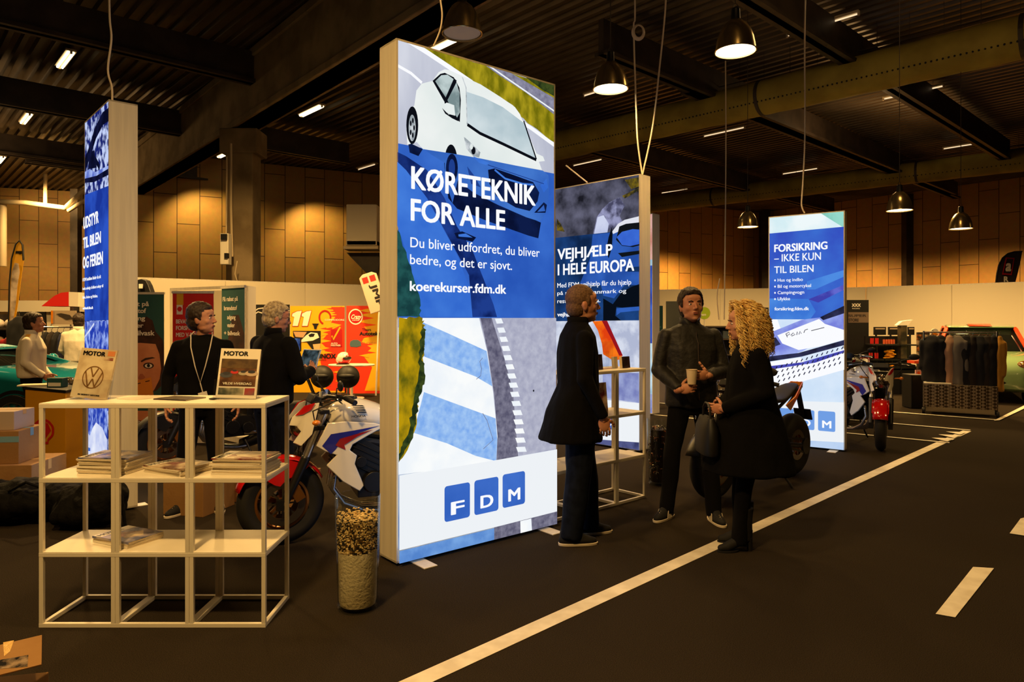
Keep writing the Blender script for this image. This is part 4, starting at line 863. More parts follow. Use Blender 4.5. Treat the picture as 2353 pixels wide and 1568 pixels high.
# black bags
M_bag = mat('black_nylon', rgb(11,10,9), .8, bump=.8, bscale=14, spec=.15)
def bag(name, label, parts, amp=.02):
    mb = MB()
    for c, r in parts: mb.ball(c, r, 20, 14)
    t = thing(name, label, 'bag', (sum(p[0][0] for p in parts)/len(parts), sum(p[0][1] for p in parts)/len(parts), 0), group='black bags on the floor')
    shell(mb, 'bag_body', t, M_bag, .018, 2, amp*1.3, 11); return t
X_ = lambda px, Y: (px-CX)*Y/F
b1 = bag('duffel_bag', 'slumped black duffel bag lying at the left edge, lower half by the cartons', [((X_(-20,5.5),5.5,.15),(.3,.24,.15)), ((X_(60,5.5),5.5,.17),(.3,.26,.165)), ((X_(140,5.5),5.55,.16),(.26,.22,.155))])
b2 = bag('backpack', 'black backpack with hanging straps beside the narrow outfit light box', [((X_(215,5.35),5.35,.17),(.26,.17,.17)), ((X_(235,5.35),5.35,.24),(.2,.13,.13)), ((X_(190,5.35),5.3,.12),(.2,.15,.115))])
MB().tube([(X_(255,5.2),5.2,.33),(X_(277,5.2),5.2,.3),(X_(284,5.2),5.2,.15),(X_(288,5.2),5.2,.03)], .013, 6).obj('shoulder_strap', b2, M_bag, smooth=True)
MB().tube([(X_(262,5.22),5.22,.3),(X_(270,5.2),5.2,.17),(X_(281,5.2),5.2,.02)], .01, 6).obj('shoulder_strap', b2, M_bag, smooth=True)
MB().tube([(X_(20,5.3),5.3,.28),(X_(60,5.25),5.25,.36),(X_(110,5.3),5.3,.29)], .012, 6).obj('carry_handle', b1, M_bag, smooth=True)
# ---------------------------------------------------------------- motorbikes; x forward, y left, z up, origin on the floor midway between the wheels
M_pw = mat('pearl_white_paint', rgb(236,230,214), .18, clear=1); M_pr = mat('red_paint', rgb(190,16,18), .15, clear=1); M_pb = mat('blue_paint', rgb(36,44,150), .2, clear=1); M_po = mat('orange_paint', rgb(222,128,22), .2, clear=1)
M_gold = mat('gold_metal', rgb(176,118,52), .3, .85); M_engine = mat('engine_black', rgb(34,32,30), .38, .6); M_silver = mat('fork_silver', rgb(190,186,178), .25, .9); M_disc = mat('brake_disc', rgb(120,112,100), .3, .9)
M_frame = mat('frame_black', rgb(20,19,18), .4); M_headl = mat('headlamp_glass', rgb(150,130,105), .12, .7, clear=1, c2=rgb(60,50,42), scale=30); M_seat = mat('seat_vinyl', rgb(18,17,16), .55); M_dred = mat('dark_red_print', rgb(150,24,34), .25, clear=1)
def wheel(c, R, w_, t, steer=0, tyre_m=M_rubber, rim_m=M_gold, discs=True):
    c = V(c); Q = Matrix.Translation(c) @ Matrix.Rotation(steer, 4, 'Z')
    prof = []
    for k in range(17):
        a = -pi/2*1.12 + pi*1.12*k/16; prof.append((R-w_*.5+ (w_*.5)*cos(a)*1.0, w_*.5*sin(a)))
    prof = [(R-w_*.95, -w_*.36)] + prof + [(R-w_*.95, w_*.36)]
    X = Matrix.Rotation(pi/2, 4, 'X')
    mb = MB(); mb.lathe(prof, n=56, closed=True); mb.xf(Q @ X); ty = mb.obj('tyre', t, tyre_m, smooth=True, world=False)
    mb = MB(); r = R-w_*.92; mb.lathe([(r,-w_*.34),(r-.02,-w_*.36),(r-.03,-w_*.1),(r-.03,w_*.1),(r-.02,w_*.36),(r,w_*.34)], n=56, closed=True); mb.xf(Q @ X); rim = mb.obj('rim', t, rim_m, smooth=True, world=False)
    mb = MB()
    for k in range(5):
        a = 2*pi*k/5+.3
        for s in (-.16, .16): mb.beam(V((.03*cos(a),0,.03*sin(a))), V(((r-.02)*cos(a+s),0,(r-.02)*sin(a+s))), .022, .02, up=(0,1,0))
    mb.cone((0,-w_*.5,0), (0,w_*.5,0), .035, n=20); mb.xf(Q); mb.obj('spokes', rim, rim_m, world=False, smooth=True)
    if discs:
        for s in (-1, 1):
            mb = MB(); mb.lathe([(.155,s*.066),(.105,s*.066),(.105,s*.07),(.155,s*.07)], n=48, closed=True)
            for k in range(8): a = 2*pi*k/8; mb.box((.07*cos(a), .07*sin(a), s*.066), (.09,.012,.004), Matrix.Rotation(a, 3, 'Z'))
            mb.xf(Q @ X); mb.obj('brake_disc', rim, M_disc, world=False, smooth=True)
    return Q
def blob(mb, pts, ys, half=True):
    """side-profile panel: pts (x,z) outline with a domed thickness around y=ys[0]..ys[1]"""
    n = len(pts); cx = sum(p[0] for p in pts)/n; cz = sum(p[1] for p in pts)/n; y0, y1 = ys
    vs = []
    for s, k in ((y0,1), (y0+(y1-y0)*.75,.97), (y1,.8)): vs += [V((cx+(x-cx)*k, s, cz+(z-cz)*k)) for x, z in pts]
    b = [tuple(range(n))]; fs = b + [(j*n+i, j*n+(i+1)%n, (j+1)*n+(i+1)%n, (j+1)*n+i) for j in (0,1) for i in range(n)]; fs.append(tuple(range(2*n, 3*n))[::-1]); mb.add(vs, fs)
def both(fn):
    for s in (1, -1): fn(s)
def motorbike(loc, rz, label, steer=0, body=M_pw, accent=M_pr, lean=.09, fender=M_pr, style='naked', marks=True, rimm=M_gold):
    t = thing('motorbike', label, 'motorbike', loc, group='motorbikes on the stand', rot=(-lean if lean else 0, 0, rz)); t.rotation_mode = 'XYZ'
    ob = lambda mb, n, m=None, p=t, **k: mb.obj(n, p, m, world=False, **{'smooth': True, **k})
    Rf, Rr = .3, .315; xf, xr = .725, -.725
    g = MB(); fw = thing_part('front_wheel', t); rw = thing_part('rear_wheel', t)
    piv = V((.50,0,.92)); S = Matrix.Translation(piv) @ Matrix.Rotation(steer, 4, 'Z') @ Matrix.Translation(-piv)
    wheel(S @ V((xf,0,Rf)), Rf, .12, fw, steer, rim_m=rimm); wheel((xr,0,Rr), Rr, .18, rw, 0, rim_m=rimm)
    for s in (1,-1):
        mb = MB(); top = V((.44,s*.105,.94)); mid = V((.60,s*.105,.56)); low = V((xf,s*.105,Rf)); mb.cone(top, mid, .027); mb.xf(S); ob(mb, 'fork_tube', M_silver)
        mb = MB(); mb.cap(mid+(top-mid)*.12, low, .034, .028); mb.box(low+V((.02,0,-.0)), (.06,.05,.07)); mb.xf(S); ob(mb, 'fork_leg', M_frame)
        mb = MB(); mb.box(low+V((-.09,-s*.015,.07)), (.07,.045,.11), Matrix.Rotation(.5,3,'Y')); mb.xf(S); ob(mb, 'brake_caliper', M_gold)
    # front fender: curved shell hugging the tyre, with side flaps
    mb = MB(); n1, n2 = 14, 8; vs = []
    for i in range(n1+1):
        a = radians(20+130*i/n1)
        for j in range(n2+1):
            b = -1+2*j/n2; w2 = .082*(1 if abs(b) <= 1 else 1); r = Rf+.03-.022*b*b; vs.append(V((xf+cos(a)*r, b*w2, Rf+sin(a)*r)))
    mb.add(vs, [(i*(n2+1)+j, i*(n2+1)+j+1, (i+1)*(n2+1)+j+1, (i+1)*(n2+1)+j) for i in range(n1) for j in range(n2)])
    for s in (1,-1): mb.prism([(xf+cos(radians(a))*r, s*.084, Rf+sin(radians(a))*r) for a, r in ((35,.31),(60,.315),(90,.315),(125,.31),(120,.24),(95,.17),(80,.13),(68,.15),(55,.24))], (0,s*.006,0))
    mb.xf(S); ob(mb, 'front_fender', fender, solid=.005)
    # yokes, bars, clocks
    mb = MB(); mb.box((.45,0,.93), (.07,.27,.03)); mb.box((.49,0,.82), (.08,.27,.035)); mb.xf(S); ob(mb, 'fork_yoke', M_frame, bevel=.006)
    mb = MB(); mb.tube([V(p) for p in ((.30,.37,1.01),(.34,.25,1.035),(.42,.12,1.04),(.45,0,1.0),(.42,-.12,1.04),(.34,-.25,1.035),(.30,-.37,1.01))], .013, 8); mb.xf(S); ob(mb, 'handlebar', M_frame)
    for s in (1,-1):
        mb = MB(); mb.cone((.30,s*.37,1.01), (.335,s*.26,1.034), .019); mb.xf(S); ob(mb, 'grip', M_rubber)
        mb = MB(); mb.tube([(.37,s*.22,1.035),(.40,s*.28,1.03),(.39,s*.37,1.01)], .006, 6); mb.box((.37,s*.2,1.035),(.04,.03,.05)); mb.xf(S); ob(mb, 'lever', M_chrome)
        mb = MB(); mb.tube([(.38,s*.17,1.05),(.40,s*.27,1.1),(.41,s*.31,1.11)], .006, 6); mb.ball((.40,s*.36,1.13), (.014,.06,.038), 16, 10); mb.xf(S); ob(mb, 'mirror', M_black)
        mb = MB(); mb.tube([(.5,s*.1,.86),(.52,s*.2,.87)], .008, 6); mb.ball((.53,s*.22,.87), (.03,.025,.02), 12, 8); mb.xf(S); ob(mb, 'indicator', M_po)
    mb = MB(); mb.box((.50,0,1.01), (.06,.18,.07), Matrix.Rotation(-.5,3,'Y')); mb.xf(S); ob(mb, 'instrument_panel', M_black, bevel=.01)
    mb = MB()
    for s in (1,-1): mb.tube([(.38,s*.2,1.03),(.52,s*.12,1.0),(.56,s*.06,.85),(.6,s*.07,.6)], .005, 6); mb.tube([(.40,s*.25,1.02),(.55,s*.2,.95),(.5,s*.09,.8)], .005, 6)
    mb.xf(S); ob(mb, 'brake_hose', M_rubber)
    # headlamp and the cowl around it
    mb = MB(); mb.ball((.60,0,.83), (.075,.09,.085), 20, 14); mb.xf(S); ob(mb, 'headlamp', M_headl)
    mb = MB()
    for s in (1,-1):
        mb.prism([(.50,s*.125,1.0),(.58,s*.10,.98),(.66,s*.05,.90),(.68,s*.045,.84),(.64,s*.075,.84),(.61,s*.095,.80),(.66,s*.07,.72),(.62,s*.095,.70),(.55,s*.12,.78)], (-.012,s*.014,0))
    mb.xf(S); ob(mb, 'headlamp_cowl', body, bevel=.003)
    for s in (1,-1): mb = MB(); mb.prism([(.52,s*.14,1.0),(.59,s*.115,.98),(.645,s*.075,.91),(.60,s*.108,.92),(.55,s*.130,.95)], (-.002,s*.003,0)); mb.xf(S); ob(mb, 'cowl_flash', accent)
    # tank
    mb = MB(); rings = []
    for x, zc, ry, rz_, in ((.42,.86,.05,.05),(.38,.885,.12,.09),(.30,.90,.155,.115),(.18,.895,.165,.12),(.05,.87,.155,.105),(-.06,.84,.11,.075),(-.13,.82,.06,.035)):
        rings.append([V((x, ry*cos(a)*(1 if sin(a) > 0 else 1), zc+rz_*sin(a)*(1 if sin(a) > 0 else 1.15))) for a in [2*pi*k/24 for k in range(24)]])
    vs = [p for r in rings for p in r]; n = 24; fs = [(j*n+i, j*n+(i+1)%n, (j+1)*n+(i+1)%n, (j+1)*n+i) for j in range(len(rings)-1) for i in range(n)] + [tuple(range(n)), tuple(range(len(vs)-n, len(vs)))[::-1]]
    mb.add(vs, fs); tk = ob(mb, 'fuel_tank', body, sub=1, smooth='all')
    mb = MB(); mb.lathe([(0,.012),(.04,.012),(.05,.004),(.055,-.01)], (.24,0,1.015), 24); ob(mb, 'filler_cap', M_engine, p=tk)
    if marks:
        for s in (1,-1):   # feathered wing mark and name on the tank side
            mb = MB(); yy = s*.178; fx = 1 if s > 0 else -1
            for k in range(5): z = .915+k*.012; mb.prism([(.20-fx*.055+.004*k*fx, yy*.97, z), (.20+fx*(.012+.010*k), yy*(.985-.02*k), z+.002+.006), (.20+fx*(.018+.010*k), yy*(.985-.02*k), z+.013), (.20-fx*.045+.006*k*fx, yy*.97, z+.010)], (0,s*.004,0))
            k0 = MB(); text(k0, 'HONDA', (.20+.055*s, yy*1.0, .888), V((-s,0,0)), V((0,0,1)), .10, .016, .03); mb.ext(k0); ob(mb, 'tank_badge', M_ink, p=tk, smooth=False)
    # side shrouds with coloured flashes
    for s in (1,-1):
        out = lambda pts, y0, y1: [(x, z) for x, z in pts]
        mb = MB(); k0 = MB()
        pts = [(.50,.70),(.42,.86),(.30,.865),(.10,.845),(.02,.82),(.14,.76),(.25,.70),(.27,.66),(.22,.62),(.235,.56),(.17,.40),(.20,.36),(.32,.44),(.43,.56),(.36,.63),(.44,.66)]
        vs = [V((x, s*(.155+.035*max(0,min(1,(.5-x)/.35))-.05*max(0,(.6-z))), z)) for x, z in pts]; mb.prism(vs, (0,s*.02,0)); ob(mb, 'side_shroud', body, bevel=.006)
        for m, pp in ((M_pb, [(.46,.70),(.40,.78),(.24,.80),(.06,.825),(.20,.785),(.33,.72),(.37,.67),(.40,.64)]), (M_dred, [(.37,.70),(.34,.745),(.22,.775),(.11,.80),(.22,.755),(.31,.70),(.30,.665)])):
            if not marks: continue
            mb = MB(); off = .0215 if m is M_pb else .0235
            mb.prism([V((x, s*(.155+off+.035*max(0,min(1,(.5-x)/.35))-.05*max(0,(.6-z))), z)) for x, z in pp], (0,s*.001,0)); ob(mb, 'colour_flash', m)
    # radiator, engine, headers
    mb = MB(); mb.box((.34,0,.58), (.05,.30,.30), Matrix.Rotation(.2,3,'Y')); 
    for k in range(9): mb.box((.372,0,.46+.028*k), (.01,.28,.008))
    ob(mb, 'radiator', M_engine, smooth=False)
    mb = MB(); mb.box((.14,0,.60), (.24,.36,.20), Matrix.Rotation(-.5,3,'Y')); mb.box((.0,0,.42), (.42,.34,.22)); mb.box((-.16,0,.48), (.16,.28,.24))
    for s in (1,-1): mb.cone((.10,s*.16,.42), (.10,s*.21,.42), .085, .075, 24); mb.cone((-.07,s*.16,.40), (-.07,s*.20,.40), .07, .06, 24); mb.cone((.19,s*.17,.57), (.19,s*.205,.57), .04, n=16); mb.cone((-.17,s*.14,.52),(-.17,s*.18,.52),.045,n=16)
    for k in range(5): mb.box((.2-.02*k,0,.53+.032*k), (.24,.385,.008), Matrix.Rotation(-.5,3,'Y'))
    ob(mb, 'engine_block', M_engine, bevel=.006)
    for k in range(4):
        y = .12-.08*k; mb = MB(); mb.tube([(.27,y,.56),(.36,y,.50),(.38,y*.95,.38),(.30,y*.8-.02,.26),(.16,y*.7-.04,.19),(.0,y*.6-.05,.165),(-.12,y*.4-.06,.165)], .02, 10); ob(mb, 'exhaust_header', M_silver if k else M_silver)
    mb = MB(); mb.cone((-.10,-.07,.18), (-.38,-.12,.24), .06, .07, 20); ob(mb, 'silencer', M_engine)
    mb = MB()
    for s in (1,-1): mb.tube([(.44,s*.05,.86),(.30,s*.14,.74),(.0,s*.16,.68),(-.16,s*.15,.62),(-.20,s*.13,.40),(-.22,s*.12,.30)], .026, 8); mb.tube([(-.10,s*.12,.70),(-.45,s*.10,.82),(-.78,s*.06,.90)], .016, 8)
    ob(mb, 'main_frame', M_frame)
    mb = MB()
    for s in (1,-1): mb.tube([(-.2,s*.10,.38),(-.45,s*.13,.36),(xr,s*.13,Rr)], .025, 8)
    mb.cone((-.2,-.06,.62), (-.55,-.1,.42), .03); ob(mb, 'swingarm', M_frame)
    # seat, tail, plate holder
    mb = MB(); rings = [((-.09,0,.82),.07,.10),((-.2,0,.80),.06,.14),((-.36,0,.805),.06,.14),((-.5,0,.86),.05,.12),((-.66,0,.91),.045,.10),((-.78,0,.93),.03,.06)]
    vs = []
    for c, rz_, ry in rings: vs += [V((c[0], ry*cos(a), c[2]+rz_*sin(a)*.6)) for a in [2*pi*k/16 for k in range(16)]]
    mb.add(vs, [(j*16+i, j*16+(i+1)%16, (j+1)*16+(i+1)%16, (j+1)*16+i) for j in range(5) for i in range(16)] + [tuple(range(16)), tuple(range(80,96))[::-1]]); ob(mb, 'seat', M_seat, sub=1, smooth='all')
    mb = MB()
    for s in (1,-1): mb.prism([(-.30,s*.14,.76),(-.52,s*.13,.83),(-.86,s*.05,.95),(-.84,s*.055,.90),(-.6,s*.11,.80),(-.40,s*.14,.70)], (0,s*.012,0))
    mb.box((-.84,0,.93), (.05,.11,.04)); ob(mb, 'tail_cowl', accent if style != 'orange' else body, bevel=.004)
    mb = MB(); mb.box((-.88,0,.90), (.02,.09,.03)); ob(mb, 'tail_light', M_pr, bevel=.004)
    mb = MB(); mb.box((-.93,0,.72), (.02,.05,.34), Matrix.Rotation(.4,3,'Y')); mb.box((-.99,0,.60), (.012,.18,.12), Matrix.Rotation(.4,3,'Y')); ob(mb, 'plate_holder', M_black)
    mb = MB(); mb.tube([(-.06,.14,.26),(-.10,.24,.10),(-.12,.30,.015 if not lean else -.01)], .011, 8); ob(mb, 'side_stand', M_frame)
    for s in (1,-1):
        mb = MB(); mb.cone((-.16,s*.15,.34), (-.16,s*.29,.34), .013); mb.box((-.10,s*.18,.34),(.14,.012,.03)); ob(mb, 'foot_peg', M_chrome)
    mb = MB(); mb.cone((-.2,.145,.42), (-.2,.16,.42), .045, n=18); mb.beam((-.2,.15,.455), (xr,.15,Rr+.07), .01, .02); mb.beam((-.2,.15,.385), (xr,.15,Rr-.07), .01, .02); mb.cone((xr,.14,Rr), (xr,.16,Rr), .08, n=24); ob(mb, 'drive_chain', M_engine)
    return t
def thing_part(name, parent):
    o = bpy.data.objects.new(name, None); COL.objects.link(o); o.parent = parent; o.empty_display_size = .05; return o
def place_bike(fx, fy, rx, ry, **k):
    f, r = V((fx, fy, 0)), V((rx, ry, 0)); d = (f-r).normalized(); c = f - d*.725
    return motorbike(c, math.atan2(d.y, d.x), **k)
# white-red-blue bike behind the left light-box edge, pointing left
place_bike(X_(645,4.95), 4.95, X_(645,4.95)+1.37, 5.50, label='white motorbike with red front fender and blue flash, left of the tallest light box', steer=.12, lean=0)
place_bike(X_(2055,8.45), 8.45, X_(2055,8.45)-.28, 8.45+1.42, label='white motorbike seen from the front at the right, beside the insurance light box', steer=-.70, lean=0)
place_bike(X_(1645,6.15), 6.15, X_(1797,7.0), 7.0, label='black and orange motorbike behind the blonde woman', steer=-.1, lean=0, body=M_po, accent=M_po, fender=M_black, marks=False, style='orange')
place_bike(X_(380,7.3), 7.3, X_(380,7.3)+1.0, 8.2, label='black motorbike with small gold parts, seen between the shelf posts under the red banner', lean=0, body=M_seat, accent=M_black, fender=M_black, marks=False)
place_bike(X_(1935,10.6), 10.6, X_(1990,11.9), 11.9, label='dark motorbike with a red side panel behind the frontal white one', lean=0, body=M_seat, accent=M_dred, fender=M_black, marks=False, steer=.2)
# ---------------------------------------------------------------- people; local frame: +y is where the person faces, +x the person's right... z up
M_skin = mat('skin', rgb(198,140,108), .5, c2=rgb(186,124,94), scale=9); M_lip = mat('lips', rgb(150,80,66), .45); M_eye = mat('eye_white', rgb(225,215,205), .2); M_iris = mat('iris', rgb(40,30,24), .2)
M_coat = mat('black_wool', rgb(8,7,7), .95, bump=.15, bscale=40, spec=.15); M_jeans = mat('dark_denim', rgb(12,17,30), .9, c2=rgb(18,24,40), scale=20, spec=.15); M_blk = mat('black_cotton', rgb(9,8,8), .92, bump=.1, bscale=30, spec=.15)
M_jack = mat('black_leather_jacket', rgb(18,16,13), .6, bump=.35, bscale=22); M_shirt = mat('white_shirt', rgb(228,216,196), .8, bump=.35, bscale=9); M_hairb = mat('dark_brown_hair', rgb(34,22,14), .6, c2=rgb(52,34,20), scale=60); M_hairg = mat('grey_blond_hair', rgb(190,170,130), .6, c2=rgb(140,120,88), scale=50)
M_hairs = mat('short_brown_hair', rgb(84,58,36), .75, c2=rgb(110,80,54), scale=80); M_blond = mat('blond_hair', rgb(244,212,132), .7, c2=rgb(214,168,88), scale=22); M_sole = mat('white_sole', rgb(220,206,180), .6); M_shoe = mat('black_suede', rgb(20,19,20), .8); M_stripe = mat('pale_stripe', rgb(214,200,176), .5)
def RotT(p, yaw, pitch, roll=0): return Matrix.Translation(V(p)) @ Matrix.Rotation(yaw, 4, 'Z') @ Matrix.Rotation(pitch, 4, 'X') @ Matrix.Rotation(roll, 4, 'Y')
def head_shapes(mb, M, s=1):
    k = len(mb.v); B = mb.ball
    B((0,-.008,.028), (.075,.094,.088), 24, 16); B((0,.012,-.01), (.068,.078,.09), 24, 16); B((0,.028,-.055), (.053,.058,.06), 20, 12); B((0,.062,-.092), (.023,.02,.017), 14, 8)
    for q in (-1,1):
        B((q*.038,.052,-.022), (.022,.024,.024)); B((q*.074,-.004,-.012), (.008,.017,.03), 12, 10); B((q*.078,-.01,-.004), (.007,.011,.018), 10, 8); B((q*.024,.078,.022), (.022,.010,.007), 12, 8); B((q*.042,.02,-.07), (.016,.03,.02))
    mb.cap((0,.088,.008), (0,.106,-.026), .0075, .0105, 10); B((.0085,.096,-.031), (.008,.009,.006)); B((-.0085,.096,-.031), (.008,.009,.006)); B((0,.082,-.058), (.021,.010,.0115)); B((0,.066,.045), (.05,.022,.03), 16, 10)
    for i in range(k, len(mb.v)): mb.v[i] = M @ (mb.v[i]*s)
def face_parts(t, M, hairm, s=1, open_=False):
    for q in (-1,1):
        MB().ball((q*.030,.0765,.003), (.0125,.008,.0068), 14, 10).xf(M).obj('eye', t, M_eye, smooth='all', world=False)
        MB().ball((q*.030,.0835,.003), (.0052,.003,.0052), 12, 8).xf(M).obj('iris', t, M_iris, smooth='all', world=False)
        mb = MB(); mb.tube([(q*.014,.087,.021),(q*.028,.089,.0265),(q*.044,.082,.022)], .0036, 6); mb.xf(M).obj('eyebrow', t, hairm, smooth='all', world=False)
    mb = MB(); mb.ball((0,.0905,-.0555), (.021,.0045,.0042)); mb.ball((0,.0895,-.0630), (.018,.0045,.0046)); mb.xf(M).obj('lips', t, M_lip, smooth='all', world=False)
def hand(mb, M, s=1, curl=(.35,.4,.45,.5), thumb=.5, spread=.0):
    """local: wrist at origin, fingers along -z, palm facing +x*s (towards the body for a hanging hand), thumb towards +y"""
    k = len(mb.v)
    mb.ball((0,0,-.045), (.0155,.040,.052), 18, 12); mb.cap((0,0,.02), (0,0,-.02), .026, .022); mb.ball((.004*s,.018,-.035), (.017,.02,.03))
    for i, (y, L_) in enumerate(((.030,.072),(.0105,.080),(-.0095,.074),(-.029,.058))):
        a = curl[i]; p = V((0,y,-.083+.004*abs(i-1.3))); d = V((0, spread*(1.5-i)*.1, -1)).normalized(); r = .0092-.0006*i
        for j, f in enumerate((.42,.32,.26)):
            ang = a*(j+.6); dd = V((sin(ang)*s, d.y, -cos(ang))).normalized(); q = p + dd*L_*f; mb.cap(p, q, r*(1-.06*j), r*(.94-.06*j), 10); p = q
    p = V((.006*s,.030,-.022)); 
    for j, (f, r) in enumerate(((.034,.0125),(.028,.0105),(.022,.0095))):
        dd = V((s*(.35+thumb*.35*j), .75-.28*j*(1 if thumb > 0 else -.3), -.62-.1*j)).normalized(); q = p+dd*f; mb.cap(p, q, r, r*.88, 10); p = q
    for i in range(k, len(mb.v)): mb.v[i] = M @ mb.v[i]
def aim(p, d, up):
    """matrix with -z along d and +y near up, at p"""
    z = -V(d).normalized(); y = V(up); y = (y-y.dot(z)*z).normalized(); x = y.cross(z)
    return Matrix(((x.x,y.x,z.x,p[0]),(x.y,y.y,z.y,p[1]),(x.z,y.z,z.z,p[2]),(0,0,0,1)))
def shoe(t, heel, d, kind='trainer', L_=.28, name='shoe'):
    d = V((d[0], d[1], 0)).normalized(); M = Matrix(((-d.y*-1, d.x, 0, heel[0]),(-d.x, d.y, 0, heel[1]),(0,0,1,0),(0,0,0,1)))
    mb = MB(); mb.loft([((0,L_/2,0),.044,L_/2),((0,L_/2,.02),.047,L_/2+.002)], 28, 2.6); so = mb.xf(M).obj('sole', t, M_sole if kind != 'boot' else M_shoe, smooth=True, world=False, bevel=.003)
    mb = MB(); mb.loft([((0,L_/2,.018),.044,L_/2-.003),((0,L_/2-.005,.045),.042,L_/2-.008),((0,L_/2-.035,.068),.036,L_/2-.045),((0,.085,.09),.034,.075),((0,.07,.11),.033,.055)], 26, 2.3); mb.xf(M).obj('shoe_upper', t, M_shoe, smooth='all', world=False)
    if kind == 'striped':
        for q in (-1,1):
            for k in range(3): mb = MB(); y = .10+.026*k; mb.prism([(q*.047,y,.022),(q*.047,y+.011,.022),(q*.040,y-.008,.075),(q*.040,y-.019,.075)], (q*.003,0,0)); mb.xf(M).obj('shoe_stripe', t, M_stripe, world=False)
        mb = MB()
        for k in range(6): y = .12+.02*k; z = .092-.0085*k; mb.tube([(-.024,y,z-.004),(0,y+.006,z+.006),(.024,y,z-.004)], .004, 6); mb.tube([(-.024,y+.01,z-.006),(0,y,z+.006),(.024,y+.01,z-.006)], .004, 6)
        mb.xf(M).obj('shoe_laces', t, M_stripe, smooth=True, world=False)
    elif kind == 'trainer':
        mb = MB(); mb.ball((0,.115,.088), (.022,.05,.012)); mb.xf(M).obj('tongue', t, M_shoe, smooth='all', world=False)
def person(name_label, loc, rz, H=1.8, head=(0,0,0), feet=((-.09,0),(.09,0)), feet_dir=((0,1),(0,1)), hip=(0,0), sh_yaw=0, lean=0, arms=None, hands=None, build=1.0, skinm=None, hairm=M_hairb, hair='short', top='coat', topm=M_coat, legm=M_jeans, shoes='trainer', legw=1.0, arm_r=1.0, extra=None, female=False, collar=True):
    """arms: (left elbow, left wrist), (right elbow, right wrist) in metres for a 1.8 m figure; x<0 is the person's left-hand side seen from behind"""
    k = H/1.8; t = thing('person', name_label, 'person', loc, rz); S = Matrix.Scale(k, 4); b = build; skinm = skinm or M_skin
    hx, hy = hip; hz = .94; w_ = .178*b if not female else .160*b
    R2 = Matrix.Rotation(sh_yaw, 3, 'Z'); chest = V((hx, hy+lean, 1.25))
    shl = [V((hx, hy+lean*1.2, 1.425)) + R2 @ V((q*w_,0,0)) for q in (-1,1)]; neck = V((hx, hy+lean*1.25, 1.50)); hd = neck + V((0,.035+lean*.3,.138))
    Mh = RotT(hd, head[0], head[1], head[2])
    # continuous body: head, neck, torso, arms and legs
    mb = MB(); head_shapes(mb, Mh, 1.12); mb.cap(neck-V((0,0,.06)), hd+V((0,-.018,-.06)), .056 if not female else .047, .05 if not female else .043)
    mb.loft([((hx,hy,.90),.13,.09),((hx,hy,1.0),.14,.1),((hx,hy+lean*.6,1.2),.145*b,.1),((hx,hy+lean,1.36),.16*b,.1),((hx,hy+lean*1.2,1.45),.13*b,.07),((hx,hy+lean*1.25,1.5),.06,.055)], 20)
    kn = []
    for i, q in enumerate((-1,1)):
        e, wr = [V(x) for x in arms[i]]; mb.cap(shl[i]-V((0,0,.03)), e, .038, .034); mb.cap(e, wr, .032, .026)
        f = V((feet[i][0], feet[i][1], .08)); d = V((feet_dir[i][0], feet_dir[i][1], 0)).normalized(); h_ = V((hx+q*.085, hy, hz-.02)); ank = f + d*.06; kk = (h_+ank)/2 + d*.02 + V((0,0,.01)); kn.append((h_, kk, ank, d))
        mb.cap(h_, kk, .07, .05); mb.cap(kk, ank, .045, .035)
    body = MB(); body.ext(mb); body.xf(S)
    o = shell(body, 'body', t, skinm, .0062, 2, world=False)
    mb = MB()
    for i, q in enumerate((-1,1)):
        e, wr = [V(x) for x in arms[i]]; h = (hands or (None,None))[i] or {}; d = V(h['dir']) if 'dir' in h else (wr-e); up = h.get('up', (0,1,.3)); hand(mb, aim(wr, d, up), s=(1 if q < 0 else -1)*h.get('flip',1), curl=h.get('curl',(.35,.42,.5,.55)), thumb=h.get('thumb',.5), spread=h.get('spread',0))
    mb.xf(S); hm = mb.mesh('h'); hm.materials.append(skinm); hm.polygons.foreach_set('use_smooth', [True]*len(hm.polygons))
    bm = bmesh.new(); bm.from_mesh(o.data); bm.from_mesh(hm); bm.to_mesh(o.data); bm.free(); bpy.data.meshes.remove(hm); o.data.polygons.foreach_set('use_smooth', [True]*len(o.data.polygons))
    face_parts(t, S @ Mh @ Matrix.Scale(1.12, 4), hairm if hair != 'curly' else M_hairs)
    # hair
    if hair in ('short', 'crop', 'full'):
        mb = MB(); e = {'crop':.0035,'short':.011,'full':.014}[hair]; mb.ball((0,-.016,.036+e*.5), (.076+e,.091+e,.086+e), 26, 18); mb.ball((0,-.040,-.02), (.068+e*.6,.064+e,.07), 20, 12)
        if hair != 'crop': mb.ball((0,.040,.092), (.052,.036,.024), 16, 10); mb.ball((.02,.06,.085), (.03,.022,.02), 12, 8)
        for q in (-1,1): mb.ball((q*.073,.018,.022), (.008,.014,.034), 10, 8)
        mb.xf(Mh @ Matrix.Scale(1.12, 4)); m2 = MB(); m2.ext(mb); m2.xf(S); ho = shell(m2, 'hair', t, hairm, .0062, 1, .006 if hair != 'crop' else .002, 60, world=False)
        # shave the hair off the face
        Mi = (S @ Mh @ Matrix.Scale(1.12, 4)).inverted(); bm = bmesh.new(); bm.from_mesh(ho.data)
        kill = [v for v in bm.verts if (lambda p: (p.y > .052 and p.z < .072) or (p.y > .030 and p.z < .055 and abs(p.x) < .072) or (p.y > .0 and p.z < -.012))(Mi @ v.co)]
        bmesh.ops.delete(bm, geom=kill, context='VERTS'); bm.to_mesh(ho.data); bm.free()
    # trousers
    mb = MB(); mb.loft([((hx,hy,.80),.14,.10),((hx,hy,.88),.165*(.97 if female else 1),.125),((hx,hy,1.0),.160,.115),((hx,hy,1.04),.155,.11)], 20)
